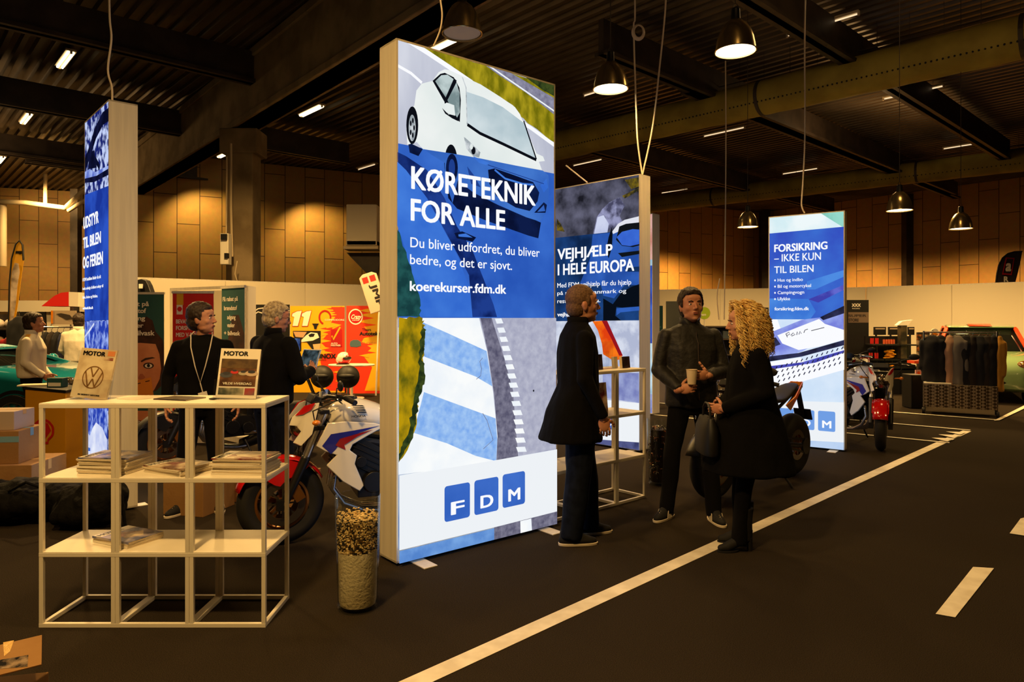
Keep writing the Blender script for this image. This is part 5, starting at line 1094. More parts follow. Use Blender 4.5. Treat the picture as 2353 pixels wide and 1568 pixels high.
    for h_, kk, ank, d in kn:
        mb.cap(h_, kk, .098*legw, .070*legw); mb.cap(kk, kk+(ank-kk)*.5, .070*legw, .068*legw); mb.cone(kk+(ank-kk)*.45, ank-V((0,0,.035)), .068*legw, .060*legw, 18)
    mb.xf(S); shell(mb, 'trousers', t, legm, .010, 3, .007, 9, world=False)
    for i in (0,1):
        f = V((feet[i][0], feet[i][1], 0)); d = V((feet_dir[i][0], feet_dir[i][1], 0)).normalized(); f2 = (f - d*.03)*k
        if shoes == 'heel':
            M = Matrix(((d.y, d.x, 0, f2.x),(-d.x, d.y, 0, f2.y),(0,0,1,0),(0,0,0,1)))
            mb = MB(); mb.loft([((0,.04,.07),.028,.045),((0,.045,.12),.034,.048),((0,.045,.20),.043,.05),((0,.04,.30),.05,.055)], 20); mb.cap((0,.06,.085), (0,.17,.035), .036, .034); mb.cap((0,.17,.032), (0,.215,.028), .032, .024); shell(mb.xf(M), 'ankle_boot', t, M_shoe, .007, 2, world=False)
            MB().cone((0,.01,.0), (0,.02,.09), .014, .026, 14).xf(M).obj('boot_heel', t, M_shoe, world=False, smooth=True)
            mb = MB(); mb.loft([((0,.165,0),.036,.075),((0,.165,.012),.037,.077)], 22); mb.xf(M).obj('boot_sole', t, M_shoe, world=False)
        else: shoe(t, f2, d, shoes)
    # upper garment
    mb = MB(); cx, cy = hx, hy
    if top == 'coat':
        mb.loft([((cx,cy-.06,.70),.235*b,.215),((cx,cy-.055,.72),.238*b,.215),((cx,cy-.04,.9),.215*b,.18),((cx,cy,1.08),.195*b,.140),((cx,cy+lean,1.3),.205*b,.135),((cx,cy+lean*1.1,1.42),.195*b,.115),((cx,cy+lean*1.2,1.485),.13*b,.085),((cx,cy+lean*1.25,1.52),.075,.07)], 28, 2.2)
    elif top == 'longcoat':
        mb.loft([((cx,cy+.03,.56),.30,.33),((cx,cy+.03,.58),.30,.33),((cx,cy+.02,.82),.26,.27),((cx,cy+.01,1.05),.20,.19),((cx,cy+lean,1.28),.19,.15),((cx,cy+lean*1.1,1.42),.17,.115),((cx,cy+lean*1.2,1.48),.11,.08),((cx,cy+lean*1.25,1.52),.062,.06)], 28, 2.1)
    else:
        z0 = {'jacket':.86,'sweater':.88,'shirt':.93}[top]; mb.loft([((cx,cy,z0),.180*b,.128*b),((cx,cy,z0+.03),.190*b,.138*b),((cx,cy,1.08),.185*b,.14*b),((cx,cy+lean,1.3),.20*b,.135*b),((cx,cy+lean*1.1,1.42),.19*b,.11),((cx,cy+lean*1.2,1.475),.13*b,.082),((cx,cy+lean*1.25,1.51),.07,.066)], 28, 2.2)
    ar = arm_r
    for i in (0,1):
        e, wr = [V(x) for x in arms[i]]; mb.cap(shl[i]-V((0,0,.022)), e, .060*ar, .054*ar); mb.cap(shl[i]-V((0,0,.02)), neck-V((0,0,.045)), .055, .048); mb.cap(e, wr-(wr-e).normalized()*.035, .056*ar, .043*ar); mb.cone(e+(wr-e)*.6, wr-(wr-e).normalized()*.0, .047*ar, .040*ar, 16)
    nm = {'coat':'long_coat','longcoat':'long_coat','jacket':'jacket','sweater':'sweater','shirt':'shirt'}[top]
    mb.xf(S); shell(mb, nm, t, topm, .010, 3, .010, 8, world=False)
    if collar:
        mb = MB(); n = 26; zc = 1.50; vs = []
        for z, r in ((zc-.03,.088),(zc+.02,.074),(zc+.05,.078),(zc+.048,.070),(zc+.0,.066)): vs.append([(neck + V((r*cos(a)*1.02, r*sin(a)*.95, 0))) * 1 for a in [2*pi*i/n for i in range(n)]])
        P = []; 
        for (z, r), ring in zip(((zc-.03,.088),(zc+.02,.074),(zc+.05,.078),(zc+.048,.070),(zc+.0,.066)), vs):
            for i, p in enumerate(ring): a = 2*pi*i/n; gap = max(0, sin(a))**6; P.append(V((p.x, p.y, z - gap*.05)))
        mb.add(P, [(j*n+i, j*n+(i+1)%n, (j+1)*n+(i+1)%n, (j+1)*n+i) for j in range(4) for i in range(n)]); mb.xf(S).obj('collar', t, topm, smooth='all', world=False, solid=.004)
    if top in ('coat', 'jacket', 'longcoat'):      # front opening with its zip or buttons
        z0, z1 = {'coat':(.74,1.40), 'jacket':(.92,1.44), 'longcoat':(.62,1.40)}[top]; mb = MB(); P = []
        for i in range(13):
            z = z0+(z1-z0)*i/12; y = {'coat':lambda z: .150 if z < 1 else .138, 'jacket':lambda z: .146, 'longcoat':lambda z: .19 if z > 1 else .30}[top](z); P.append(V((cx, cy+lean*(z-1)*2+y-(.03 if z > 1.38 else 0), z)))
        if top == 'jacket': mb.tube(P, .0045, 6); mb.xf(S).obj('zip', t, M_steel, smooth=True, world=False)
    if extra: extra(t, S, Mh, neck, shl)
    return t
def at(px, Y): return ((px-CX)*Y/F, Y, 0)
# long-coated man in profile, facing right (+x of the hall)
person('person in a long black coat and dark jeans standing side-on, cropped hair', at(1334,5.02), -pi/2+.16, 1.865, head=(0,.03,0), feet=((-.11,.03),(.10,-.15)), feet_dir=((-.1,1),(.06,1)), hip=(0,-.02), lean=.0,
    arms=(((-.26,-.02,1.15),(-.27,.06,.90)), ((.26,-.04,1.14),(.262,.085,.885))), hands=({}, {'dir':(0,.15,-1),'curl':(.5,.55,.6,.65),'up':(.1,1,0)}), hair='crop', hairm=M_hairs, top='coat', topm=M_coat, legm=M_jeans, shoes='trainer', build=1.06, legw=1.25)
# man with the paper cup, facing the view
def cup_extra(t, S, Mh, neck, shl):
    MB().loft([((0,-.12+.0,1.0),.02,.02),((0,-.12,1.02),.02,.02)]) if 0 else None
ph = person('person in a black jacket holding a paper cup with both hands, short dark hair', at(1588,5.62), pi+.16, 1.865, head=(-.10,.10,.03), feet=((-.12,.10),(.16,-.02)), feet_dir=((.05,1),(.8,.65)), hip=(0,0), lean=-.02,
    arms=(((-.25,.04,1.13),(-.035,.24,1.115)), ((.26,-.02,1.14),(.185,.22,1.01))), hands=({'dir':(1,.15,.03),'up':(0,.15,1),'curl':(.25,.28,.3,.35),'thumb':-.3}, {'dir':(-.75,.42,.18),'up':(-.2,0,1),'curl':(.75,.8,.85,.9)}),
    hair='short', hairm=M_hairb, top='jacket', topm=M_jack, legm=M_blk, shoes='striped', build=1.08, legw=.92, arm_r=1.08)
# the cup he holds is a thing of its own
Mw = WM(ph); kk = 1.865/1.8; c = Mw @ (V((.115,.275,1.055))*kk)
t = thing('paper_cup', 'white paper cup held in both hands by the man in the black jacket', 'cup', c)
MB().lathe([(0,0),(.030,0),(.031,.003),(.041,.108),(.0435,.110),(.0435,.114),(.040,.114),(.029,.006),(0,.006)], n=32).obj('cup_body', t, mat('white_paper', rgb(236,214,180), .6), smooth=True, world=False)
MB().lathe([(0,.09),(.0375,.09)], n=28).obj('coffee', t, mat('coffee', rgb(40,22,12), .2), world=False)
# blonde woman facing left
person('person with long curly blond hair in a wide black coat and heeled boots', at(1722,4.86), pi/2+.02, 1.715, head=(-.12,-.06,0), feet=((-.09,.05),(.09,-.02)), feet_dir=((-.1,1),(.1,1)), hip=(0,-.02), lean=.02,
    arms=(((-.23,-.03,1.15),(-.10,.22,1.02)), ((.24,-.05,1.15),(.10,.22,1.00))), hands=({'dir':(.7,.7,0),'up':(0,0,1)}, {'dir':(-.7,.7,0),'up':(0,0,1)}), hair='curly', hairm=M_blond, top='longcoat', topm=M_coat, legm=M_blk, shoes='heel', legw=.86, female=True, arm_r=1.15)
wm = [o for o in COL.objects if o.name.startswith('person')][-1]
# her curls: strands over a soft base
Mw = WM(wm); hd = V((0,-.02+.02*1.25+.035+.006,1.638)); Mh = Matrix.Scale(1.715/1.8, 4) @ RotT(hd, -.12, -.06) @ Matrix.Scale(1.12, 4); mb = MB(); R_ = random.Random(5)
base = MB(); base.ball((0,-.022,.030), (.092,.098,.092), 22, 14); base.ball((0,-.06,-.07), (.095,.06,.10), 20, 12); base.ball((.06,.0,-.10), (.035,.045,.10)); base.ball((-.06,.0,-.10), (.035,.045,.10)); base.ball((.0,-.07,-.15), (.10,.045,.06))
for i in range(1300):
    th = R_.random()*2*pi; ph_ = math.acos(1-R_.random()*1.25); n = V((sin(ph_)*cos(th), sin(ph_)*sin(th), cos(ph_)))
    if n.y > .50 and n.z < .75: continue
    p = V((n.x*.088, -.02+n.y*.094, .03+n.z*.090)); side = 1 if p.x > 0 else -1
    L_ = .16+.13*R_.random() + (.05 if (p.y > -.03 and abs(p.x) > .05) else 0); m = 20; fr = 9+6*R_.random(); am = .008+.007*R_.random(); ph0 = R_.random()*6; P = []; q = p.copy(); d = (n*.6+V((0,-.25 if n.y < .3 else -.1,.25))).normalized()
    for k in range(m):
        P.append(q + V((cos(ph0+k*fr/7)*am, sin(ph0+k*fr/7)*am, 0))); d = (d + V((.0,0,-.42))).normalized(); q = q + d*L_/m
        rr = math.hypot(q.x/.108, (q.y+.02)/.112)
        if rr < 1 and q.z < .03: q.x /= rr**.6; q.y = -.02+(q.y+.02)/rr**.6
        if q.y > .055: q.y = .055; q.x = q.x if abs(q.x) > .07 else .075*side
    mb.tube(P, [.0029*(1-.5*k/m) for k in range(m)], 5)
base.xf(Mh); hb = shell(base, 'hair', wm, M_blond, .007, 2, .006, 40, world=False)
Mi = Mh.inverted(); bm = bmesh.new(); bm.from_mesh(hb.data); bmesh.ops.delete(bm, geom=[v for v in bm.verts if (lambda p: p.y > .045 and p.z < .08 and p.z > -.19)(Mi @ v.co)], context='VERTS'); bm.to_mesh(hb.data); bm.free()
o = mb.xf(Mh).obj('curls', wm, M_blond, smooth='all', world=False, fix=False); o['kind'] = 'stuff'
Mw = WM(wm); c = Mw @ V((0,.30,.66)); t = thing('handbag', 'black handbag held in front of the blonde woman', 'bag', c, pi/2)
mb = MB(); mb.loft([((0,0,0),.17,.055),((0,0,.02),.18,.062),((0,0,.18),.165,.055),((0,0,.25),.13,.03)], 24, 2.8); mb.obj('bag_body', t, M_seat, smooth=True, world=False)
MB().tube([(-.09,0,.24),(-.08,0,.31),(-.03,0,.345),(.03,0,.345),(.08,0,.31),(.09,0,.24)], .008, 8).obj('handle', t, M_seat, smooth=True, world=False)
MB().tube([(.1+.012*cos(a), .05, .23+.012*sin(a)) for a in [2*pi*i/14 for i in range(14)]], .003, 6, True).obj('metal_ring', t, M_chrome, smooth=True, world=False)
# man with a lanyard, face turned to the right
def lanyard(t, S, Mh, neck, shl):
    mb = MB(); mb.tube([(-.07,-.03,1.53),(-.085,.07,1.50),(-.075,.150,1.40),(-.04,.172,1.24),(.0,.172,1.10),(.04,.172,1.24),(.075,.150,1.40),(.085,.07,1.50),(.07,-.03,1.53)], .005, 6); mb.tube([(0,.172,1.10),(-.02,.172,1.02)], .005, 6); mb.xf(S).obj('lanyard', t, M_stripe, smooth=True, world=False)
    mb = MB(); mb.box((-.03,.175,.97), (.07,.004,.11), Matrix.Rotation(.25,3,'Y')); mb.xf(S).obj('badge', t, M_cwhite, world=False)
person('person in black with a pale lanyard, head turned right, short dark hair', at(466,5.85), pi+.3, 1.75, head=(1.25,.06,0), feet=((-.10,0),(.10,.05)), feet_dir=((-.3,1),(.6,.8)), lean=.02,
    arms=(((-.28,-.03,1.15),(-.29,.07,.90)), ((.28,-.03,1.15),(.27,.08,.90))), hair='short', hairm=M_hairb, top='sweater', topm=M_blk, legm=M_blk, shoes='striped', build=1.04, extra=lanyard, collar=False)
# grey-haired man holding a tablet, seen from behind
def glasses(t, S, Mh, neck, shl):
    mb = MB()
    for q in (-1,1): mb.tube([(q*.031+.019*cos(a), .094, .002+.015*sin(a)) for a in [2*pi*i/16 for i in range(16)]], .0016, 6, True); mb.tube([(q*.05,.093,.006),(q*.073,.06,.008),(q*.078,-.01,.004)], .0018, 6)
    mb.tube([(-.012,.094,.004),(0,.097,.006),(.012,.094,.004)], .0016, 6); mb.xf(S @ Mh @ Matrix.Scale(1.12,4)).obj('glasses', t, M_black, world=False, smooth=True)
pg = person('person with grey-blond hair and glasses seen from behind, holding up a tablet', at(622,6.1), -.62, 1.76, head=(-.55,-.14,0), feet=((-.13,0),(.13,.02)), feet_dir=((-.3,1),(.3,1)), lean=.02,
    arms=(((-.30,.06,1.12),(-.10,.30,1.10)), ((.31,.06,1.12),(.155,.33,1.155))), hands=({'dir':(.6,.5,.5),'up':(0,0,1),'curl':(.3,.3,.3,.3)}, {'dir':(-.30,.45,.62),'up':(-.6,0,.7),'curl':(.5,.5,.5,.5)}), hair='short', hairm=M_hairg, top='sweater', topm=M_blk, legm=M_jeans, shoes='trainer', build=1.22, arm_r=1.25, legw=1.12, extra=glasses, collar=True)
Mw = WM(pg); c = Mw @ V((.045,.385,1.235)); t = thing('tablet', 'tablet with a lit picture held up by the grey-haired man', 'tablet', c, rot=(-.35,0,-.62))
MB().box((0,0,0), (.245,.009,.172)).obj('tablet_body', t, M_chrome, world=False, bevel=.004); MB().box((0,-.0052,0), (.225,.001,.152)).obj('screen', t, glow('tablet_screen', rgb(20,24,22), 1, rgb(70,86,92), 12), world=False); MB().box((0,-.0046,0), (.238,.001,.165)).obj('screen_bezel', t, M_cwhite, world=False)
# men in white shirts at the counter
def shirt_marks(t, S, Mh, neck, shl):
    for q in (-1,1): mb = MB(); mb.box((q*.15,.0,1.475), (.07,.05,.012), Matrix.Rotation(q*.45,3,'Y')); mb.xf(S).obj('yellow_shoulder_tab', t, mat('yellow_cloth', rgb(220,160,50), .8), world=False, bevel=.004)
person('person in a white shirt with yellow shoulder tabs standing behind the yellow counter', at(72,8.65), -pi/2+.35, 1.70, head=(0,.08,0), arms=(((-.27,-.03,1.14),(-.22,.15,.93)), ((.28,.0,1.13),(.25,.20,.96))), hair='short', hairm=M_hairb, top='shirt', topm=M_shirt, legm=M_blk, build=1.15, arm_r=1.05, extra=shirt_marks)
person('person in a white shirt half hidden behind the narrow outfit light box', at(180,11.6), .25, 1.72, head=(.2,.1,0), arms=(((-.27,.05,1.14),(-.2,.25,1.0)), ((.27,.05,1.14),(.2,.25,1.0))), hair='short', hairm=M_hairb, top='shirt', topm=M_shirt, legm=M_blk, build=1.15)
person('far person in a dark open jacket right behind the blonde woman', at(1753,16.5), pi, 1.80, arms=(((-.27,-.02,1.14),(-.27,.05,.90)), ((.27,-.02,1.14),(.27,.05,.9))), hair='short', hairm=M_hairb, top='jacket', topm=M_blk, legm=M_blk, build=1.05,
    extra=lambda t, S, Mh, neck, shl: MB().prism([(-.03,.148,1.05),(.03,.148,1.05),(.05,.10,1.46),(-.05,.10,1.46)], (0,.006,0)).xf(S).obj('white_shirt_front', t, M_shirt, world=False))
# ---------------------------------------------------------------- banners and stands of the neighbouring exhibitors
Mt = lambda n, c, r=.6, **k: mat(n, c, r, **k)
M_teal = Mt('teal_print', rgb(38,84,84), .55); M_redp = Mt('red_print', rgb(214,30,22), .55); M_yel = Mt('yellow_print', rgb(232,172,22), .55); M_cwht = Mt('white_print', rgb(240,232,216), .6); M_bprint = Mt('black_print', rgb(20,18,18), .5); M_skinp = Mt('portrait_skin', rgb(222,150,108), .6, c2=rgb(206,130,90), scale=3); M_hairp = Mt('portrait_hair', rgb(48,26,20), .6, c2=rgb(70,36,26), scale=8)
def face_on(px0, px1, Y, z0, z1, Y1=None): Y1 = Y1 or Y; p, q = V(((px0-CX)*Y/F, Y)), V(((px1-CX)*Y1/F, Y1)); d = (q-p).normalized(); return Sheet(p, q, z0, z1, (d.y, -d.x))
def rollup(name, label, px0, px1, Y, z1, art, Y1=None, base=True, cat='banner', grp='roll-up banners', backm=None, z0=.1):
    s = face_on(px0, px1, Y, z0, z1, Y1); c = s.pt(s.w/2, 0); t = thing(name, label, cat, c, group=grp); art(s)
    for m_ in (s.mb, s.tx):
        for i in range(len(m_.v)): m_.v[i] += s.n*.003
    s.done(t, 'printed_sheet', 'lettering')
    mb = MB(); a, b = s.pt(0, z0, 0), s.pt(s.w, z0, 0); mb.prism([a, b, s.pt(s.w,z1,0), s.pt(0,z1,0)], -s.n*.004); mb.obj('backing', t, backm or M_cwht)
    if base:
        mb = MB(); mb.beam(s.pt(-.02,.05,0), s.pt(s.w+.02,.05,0), .16, .09); mb.obj('cassette_base', t, M_alu, bevel=.01)
        MB().cone(s.pt(s.w/2,.08,-.02), s.pt(s.w/2,z1,-.02), .012, n=8).obj('support_pole', t, M_alu); MB().beam(s.pt(-.01,z1,0), s.pt(s.w+.01,z1,0), .025, .03).obj('top_rail', t, M_alu)
    return t
def emblem(s, cx, cy, r, mo, mi, T=None):
    """scallop shell outline traced on the sheet: cx,cy pixel centre, r pixel radius"""
    pts = []
    for i in range(25): a = radians(-32+244*i/24); q = r*(1+.04*abs(sin(a*4.2))); pts.append((cx+q*cos(a), cy-q*sin(a)*1.05))
    base = [(cx-r*.5, cy+r*.95), (cx-r*.5, cy+r*1.25), (cx+r*.5, cy+r*1.25), (cx+r*.5, cy+r*.95)]
    s.poly(pts+base, mo, T); s.poly([(cx+(x-cx)*.8, cy+.02*r+(y-cy)*.8) for x, y in pts+base], mi, T)
    for k in range(-3, 4): a = pi/2+k*.33; s.line([(cx+k*r*.07, cy+r*.75), (cx+r*.70*cos(a), cy-r*.66*sin(a))], .0 + r*.0011*(4 if T is None else 2), mo, T)
K = (280,640,4.238)
def art_teal(s):
    s.raw([(0,.1),(s.w,.1),(s.w,s.z1),(0,s.z1)], M_teal); P = lambda pts, m: s.poly(pts, m, K)
    P([(-260,1290),(415,1290),(415,1500),(-260,1600)], M_skinp); P([(160,430),(240,370),(300,410),(330,520),(400,600),(415,700),(415,1020),(330,1100),(-160,1100),(-200,700),(-100,620),(120,610)], M_hairp)
    P([(-160,660),(40,640),(180,628),(330,640),(368,740),(384,880),(370,980),(320,1080),(240,1180),(100,1230),(-100,1180),(-150,1000)], M_skinp)
    for x in (115, 262):
        q = 0 if x > 200 else -105
        s.ell(x-(0 if q == 0 else 15), 850, 52 if q == 0 else 40, 30, M_hairp, K); s.ell(x-(0 if q == 0 else 15), 852, 36, 20, M_cwht, K); s.ell(x-(0 if q == 0 else 15), 850, 15, 18, M_bprint, K)
    P([(185,805),(230,776),(300,766),(330,776),(290,784),(235,796),(195,818)], M_hairp); P([(120,822),(60,800),(20,806),(70,812),(115,832)], M_hairp)
    P([(160,975),(180,930),(205,930),(232,965),(205,985),(175,985)], Mt('portrait_shade', rgb(180,100,70), .6)); P([(80,1012),(288,962),(316,1160),(60,1160)], Mt('orange_card', rgb(226,140,48), .6)); s.line([(115,1032),(186,1020)], .012, M_hairp, K); s.line([(232,1006),(275,996)], .012, M_hairp, K)
    P([(-260,1330),(110,1330),(190,1400),(190,1500),(-260,1540)], M_cwht)
    for k in range(9): s.line([(110,1370+k*17),(192,1390+k*15)], .008, M_hairp, K)
    P([(242,1402),(412,1402),(412,1485),(242,1485)], M_yel); P([(242,1402),(326,1402),(326,1485),(242,1485)], M_cwht); emblem(s, 284, 1442, 28, M_redp, M_yel, K); P([(-260,1500),(412,1492),(412,1560),(-260,1560)], M_cwht)
    W_ = lambda st, x1, y, h, x0: s.text(st, (x0,y), (x1,y), (x0,y-h), M_cwht, .03, K)
    W_('Få rabat på', 272, 270, 46, -60); W_('brændstof', 245, 337, 46, -30); W_('adgang', 235, 408, 44, 20); W_('vasker', 218, 478, 44, 20); W_('+ bilvask', 326, 555, 50, 60); W_('nu*', 152, 625, 44, 70)
rollup('roll_up_banner', 'teal banner with a woman portrait hiding her mouth behind an orange card', 236, 377, 9.3, 1.945, art_teal)
K3 = (380,620,4.127)
def art_red(s):
    s.raw([(0,.1),(s.w,.1),(s.w,s.z1),(0,s.z1)], M_redp); s.poly([(108,225),(172,225),(172,335),(108,335)], M_yel, K3); s.poly([(108,335),(165,335),(165,425),(108,425)], M_cwht, K3); emblem(s, 137, 372, 20, M_redp, M_yel, K3)
    W_ = lambda st, x0, x1, y, h, b=.03: s.text(st, (x0,y), (x1,y), (x0,y-h), M_cwht, b, K3)
    W_('BEVAR', 104, 218, 510, 40); W_('FORSPRINGET', 104, 370, 572, 40); W_('MED V-POWER', 104, 380, 636, 40); W_('Kør længere på literen', 108, 320, 722, 20, .01); W_('med det bedste', 108, 240, 765, 20, .01); W_('TOP', 80, 150, 1440, 30); W_('KLASSE', 80, 200, 1485, 30); W_('KVALITET', 80, 216, 1530, 30)
rollup('roll_up_banner', 'red banner with white capital slogan left of the lanyard man', 397, 491, 9.0, 1.945, art_red)
def art_teal2(s):
    s.raw([(0,.1),(s.w,.1),(s.w,s.z1),(0,s.z1)], M_teal); s.poly([(640,430),(700,430),(760,640),(760,1000),(560,1000),(600,640)], M_hairp, K3)
    for st, x0, x1, y in (('Få rabat på', 548, 692, 300), ('brændstof', 560, 684, 385), ('adgang', 590, 670, 470), ('vasker', 590, 662, 545), ('+ bilvask', 560, 712, 620)): s.text(st, (x0,y), (x1,y), (x0,y-42), M_cwht, .03, K3)
rollup('roll_up_banner', 'narrow teal banner standing behind the heads of the two men in black', 510, 562, 9.35, 2.02, art_teal2, 8.95)
t = thing('stand_frame', 'white frame panel of the fuel stand behind the teal and red banners', 'display wall', (X_(540,9.8), 9.8, 0))
a, b = V((X_(392,9.9),9.9,0)), V((X_(566,9.6),9.6,0)); c = V((X_(584,9.9),9.9,0))
MB().beam(a+V((0,0,1.0)), b+V((0,0,1.0)), .03, 2.0).obj('panel', t, M_cream); MB().beam(b+V((0,0,1.03)), c+V((0,0,1.03)), .05, 2.06).obj('side_panel', t, M_white); MB().beam(a+V((0,0,2.02)), b+V((0,0,2.05)), .03, .04).obj('top_rail', t, M_alu)
# black arched cushion-like thing above the teal banner
o = MB(); pr = [W(x, y, 11) for x, y in ((305,672),(305,650),(312,644),(325,641),(334,644),(340,655),(346,672))]; o.prism(pr, (0,.15,0)); t = thing('black_hood', 'small black arched hood with a pale square, above the portrait banner', 'hood', W(325,672,11)); o.obj('hood_shell', t, M_black, bevel=.01); MB().box(W(324,658,10.98), (.06,.02,.07)).obj('pale_square', t, M_cwht)
MB().cone(W(326,672,11.07), V((W(326,672,11.07).x, 11.07, 0)), .02).obj('stand_pole', t, M_black)
# dark car poster and the racing wall
def art_dark(s):
    s.raw([(0,.0),(s.w,.0),(s.w,s.z1),(0,s.z1)], M_bprint); s.line([(845,395),(880,370),(960,360),(1080,362),(1150,370),(1176,392)], .02, M_cwht, K3); s.line([(850,420),(880,400),(920,412)], .02, M_cwht, K3); s.line([(1110,402),(1150,395),(1176,410)], .02, M_cwht, K3)
rollup('exhibition_poster', 'black poster with a pale car outline behind the grey-haired man', 584, 666, 12.2, 1.86, art_dark, base=False, grp='printed wall panels', cat='poster', z0=0)
Rr_ = (640,690,5.808); RED2 = Mt('race_red', rgb(232,52,20), .55); YEL2 = Mt('race_yellow', rgb(228,170,14), .55); DR = Mt('race_dark_red', rgb(170,16,20), .5)
def flames(s, x0, x1, ys, m, T, d=1):
    for i, y in enumerate(ys): s.poly([(x0,y-28),(x1+d*((i*37)%60-20),y),(x0,y+28)], m, T)
def art_race(s):
    s.raw([(0,0),(s.w,0),(s.w,s.z1),(0,s.z1)], YEL2); s.poly([(700,92),(890,92),(890,1210),(640,1210),(560,820),(640,640),(560,560),(700,400),(840,330),(700,300),(780,200)], RED2, Rr_)
    flames(s, 850, 650, (115,), RED2, Rr_); flames(s, 860, 690, (150,180,212,), RED2, Rr_); flames(s, 720, 575, (380,430,520,600,660), RED2, Rr_); flames(s, 640, 800, (350,), YEL2, Rr_); flames(s, 560, 690, (455,545,640,700), YEL2, Rr_); flames(s, 700, 560, (900,1010,1120), RED2, Rr_); flames(s, 860, 740, (960,1080), YEL2, Rr_)
    for q, col in ((.05, DR), (.0, M_cwht)):
        for x in (190, 318):
            e = 7 if col is DR else 0; s.poly([(x-e,345+e),(x+22,225),(x-8-e,215),(x-2-e,180-e),(x+60,150-e),(x+122+e,142-e),(x+70+e,345+e)], col, Rr_); s.lay += 0
    s.line([(622+75*cos(a), 230-88*sin(a)) for a in [.1+(2*pi-1.75)*i/20 - .25 for i in range(21)]], .035, DR, Rr_); s.text('COMMODORE', (620,275), (880,268), (620,252), M_cwht, .01, Rr_)
    s.poly([(195,410),(565,410),(565,560),(540,670),(470,680),(380,560),(270,560),(200,480)], M_bprint, Rr_); s.poly([(200,420),(380,425),(330,500),(230,490)], Mt('smoke', rgb(190,150,110), .7), Rr_); s.poly([(370,470),(430,430),(520,440),(545,500),(460,540),(310,560),(300,540)], M_cwht, Rr_); s.poly([(400,465),(440,445),(490,450),(470,490),(420,495)], M_bprint, Rr_); s.poly([(460,590),(560,580),(555,660),(480,676)], Mt('dust', rgb(214,170,120), .7), Rr_)
    s.poly([(702,390),(850,390),(850,620),(702,620)], DR, Rr_); s.line([(715,475),(730,530),(825,360)], .035, YEL2, Rr_); s.text('AUTO', (702,588), (790,584), (702,566), M_cwht, .02, Rr_); s.text('PARTNER', (702,615), (832,612), (702,592), M_cwht, .02, Rr_)
    s.text('LMINOX', (440,775), (770,745), (440,715), M_bprint, .05, Rr_); s.text('KARTING', (525,806), (640,800), (525,788), M_bprint, .02, Rr_); s.poly([(448,312),(545,312),(520,345),(510,385),(480,385),(474,345)], M_bprint, Rr_)
rollup('racing_poster', 'yellow and red flame-patterned panel with a large number 11', 667, 792, 15.3, 1.90, art_race, base=False, grp='printed wall panels', cat='poster', z0=0)
def art_race2(s):
    s.raw([(0,0),(s.w,0),(s.w,s.z1),(0,s.z1)], RED2); s.poly([(1130,120),(1460,100),(1460,1210),(1150,1210),(1250,900),(1130,740),(1240,640),(1110,560),(1200,420),(1120,330)], YEL2, Rr_); flames(s, 1120, 1280, (100,160,240,330,480,590,700), RED2, Rr_); flames(s, 1210, 1090, (140,200,290,520,560,740), YEL2, Rr_)
    s.ell(1030, 222, 96, 106, M_cwht, Rr_); s.ell(1030, 222, 82, 90, DR, Rr_); s.text('Crazy', (965,250), (1100,240), (965,190), M_cwht, .03, Rr_, slant=.3); s.text('KARTING', (985,275), (1075,272), (985,260), M_cwht, .02, Rr_)
    s.text('Thors', (1115,410), (1235,405), (1115,376), M_bprint, .03, Rr_); s.text('Autoteknik', (1080,470), (1420,462), (1080,420), M_bprint, .05, Rr_); s.poly([(950,590),(960,550),(1000,530),(1060,530),(1100,560),(1105,610),(1050,628),(960,622)], Mt('slate_badge', rgb(70,96,106), .6), Rr_); s.text('TUNING', (1110,580), (1330,572), (1110,556), Mt('tan_text', rgb(190,120,60), .6), .01, Rr_)
rollup('racing_poster', 'red and yellow flame-patterned panel with a round dark red badge', 796, 905, 15.1, 1.90, art_race2, base=False, grp='printed wall panels', cat='poster', z0=0)
# tilted sign hanging at the partition
t = thing('tilted_sign', 'tilted white sign with two red squares and dark letters above the racing panels', 'sign', W(850,672,14.6)); c = W(857,672,14.6); Rs = Matrix.Rotation(.32, 3, 'Y'); ex_, ez_ = Rs.inverted() @ V((1,0,0)), Rs.inverted() @ V((0,0,1)); ex_, ez_ = V((.95,0,.31)), V((-.31,0,.95))
q = lambda a, b, y=0: c + ex_*a + ez_*b + V((0,y,0)); mb = MB(); mb.prism([q(-.19,-.42), q(.19,-.42), q(.19,.36), q(.1,.42), q(-.1,.42), q(-.19,.36)], (0,.06,0)); mb.obj('sign_board', t, Mt('worn_white', rgb(190,170,150), .6), bevel=.01)
for a in (-.075, .085): MB().prism([q(a-.06,.22,-.002), q(a+.06,.22,-.002), q(a+.06,.35,-.002), q(a-.06,.35,-.002)], (0,.001,0)).obj('red_square', t, M_redp)
mb = MB(); text(mb, 'JMP', q(.0,.17,-.003), -ez_, ex_, .5, .13, .04); mb.obj('sign_lettering', t, M_bprint, fix=False); MB().cone(q(0,-.4,.03), V((q(0,0).x+.05, 14.66, 0)), .02).obj('sign_pole', t, M_alu)
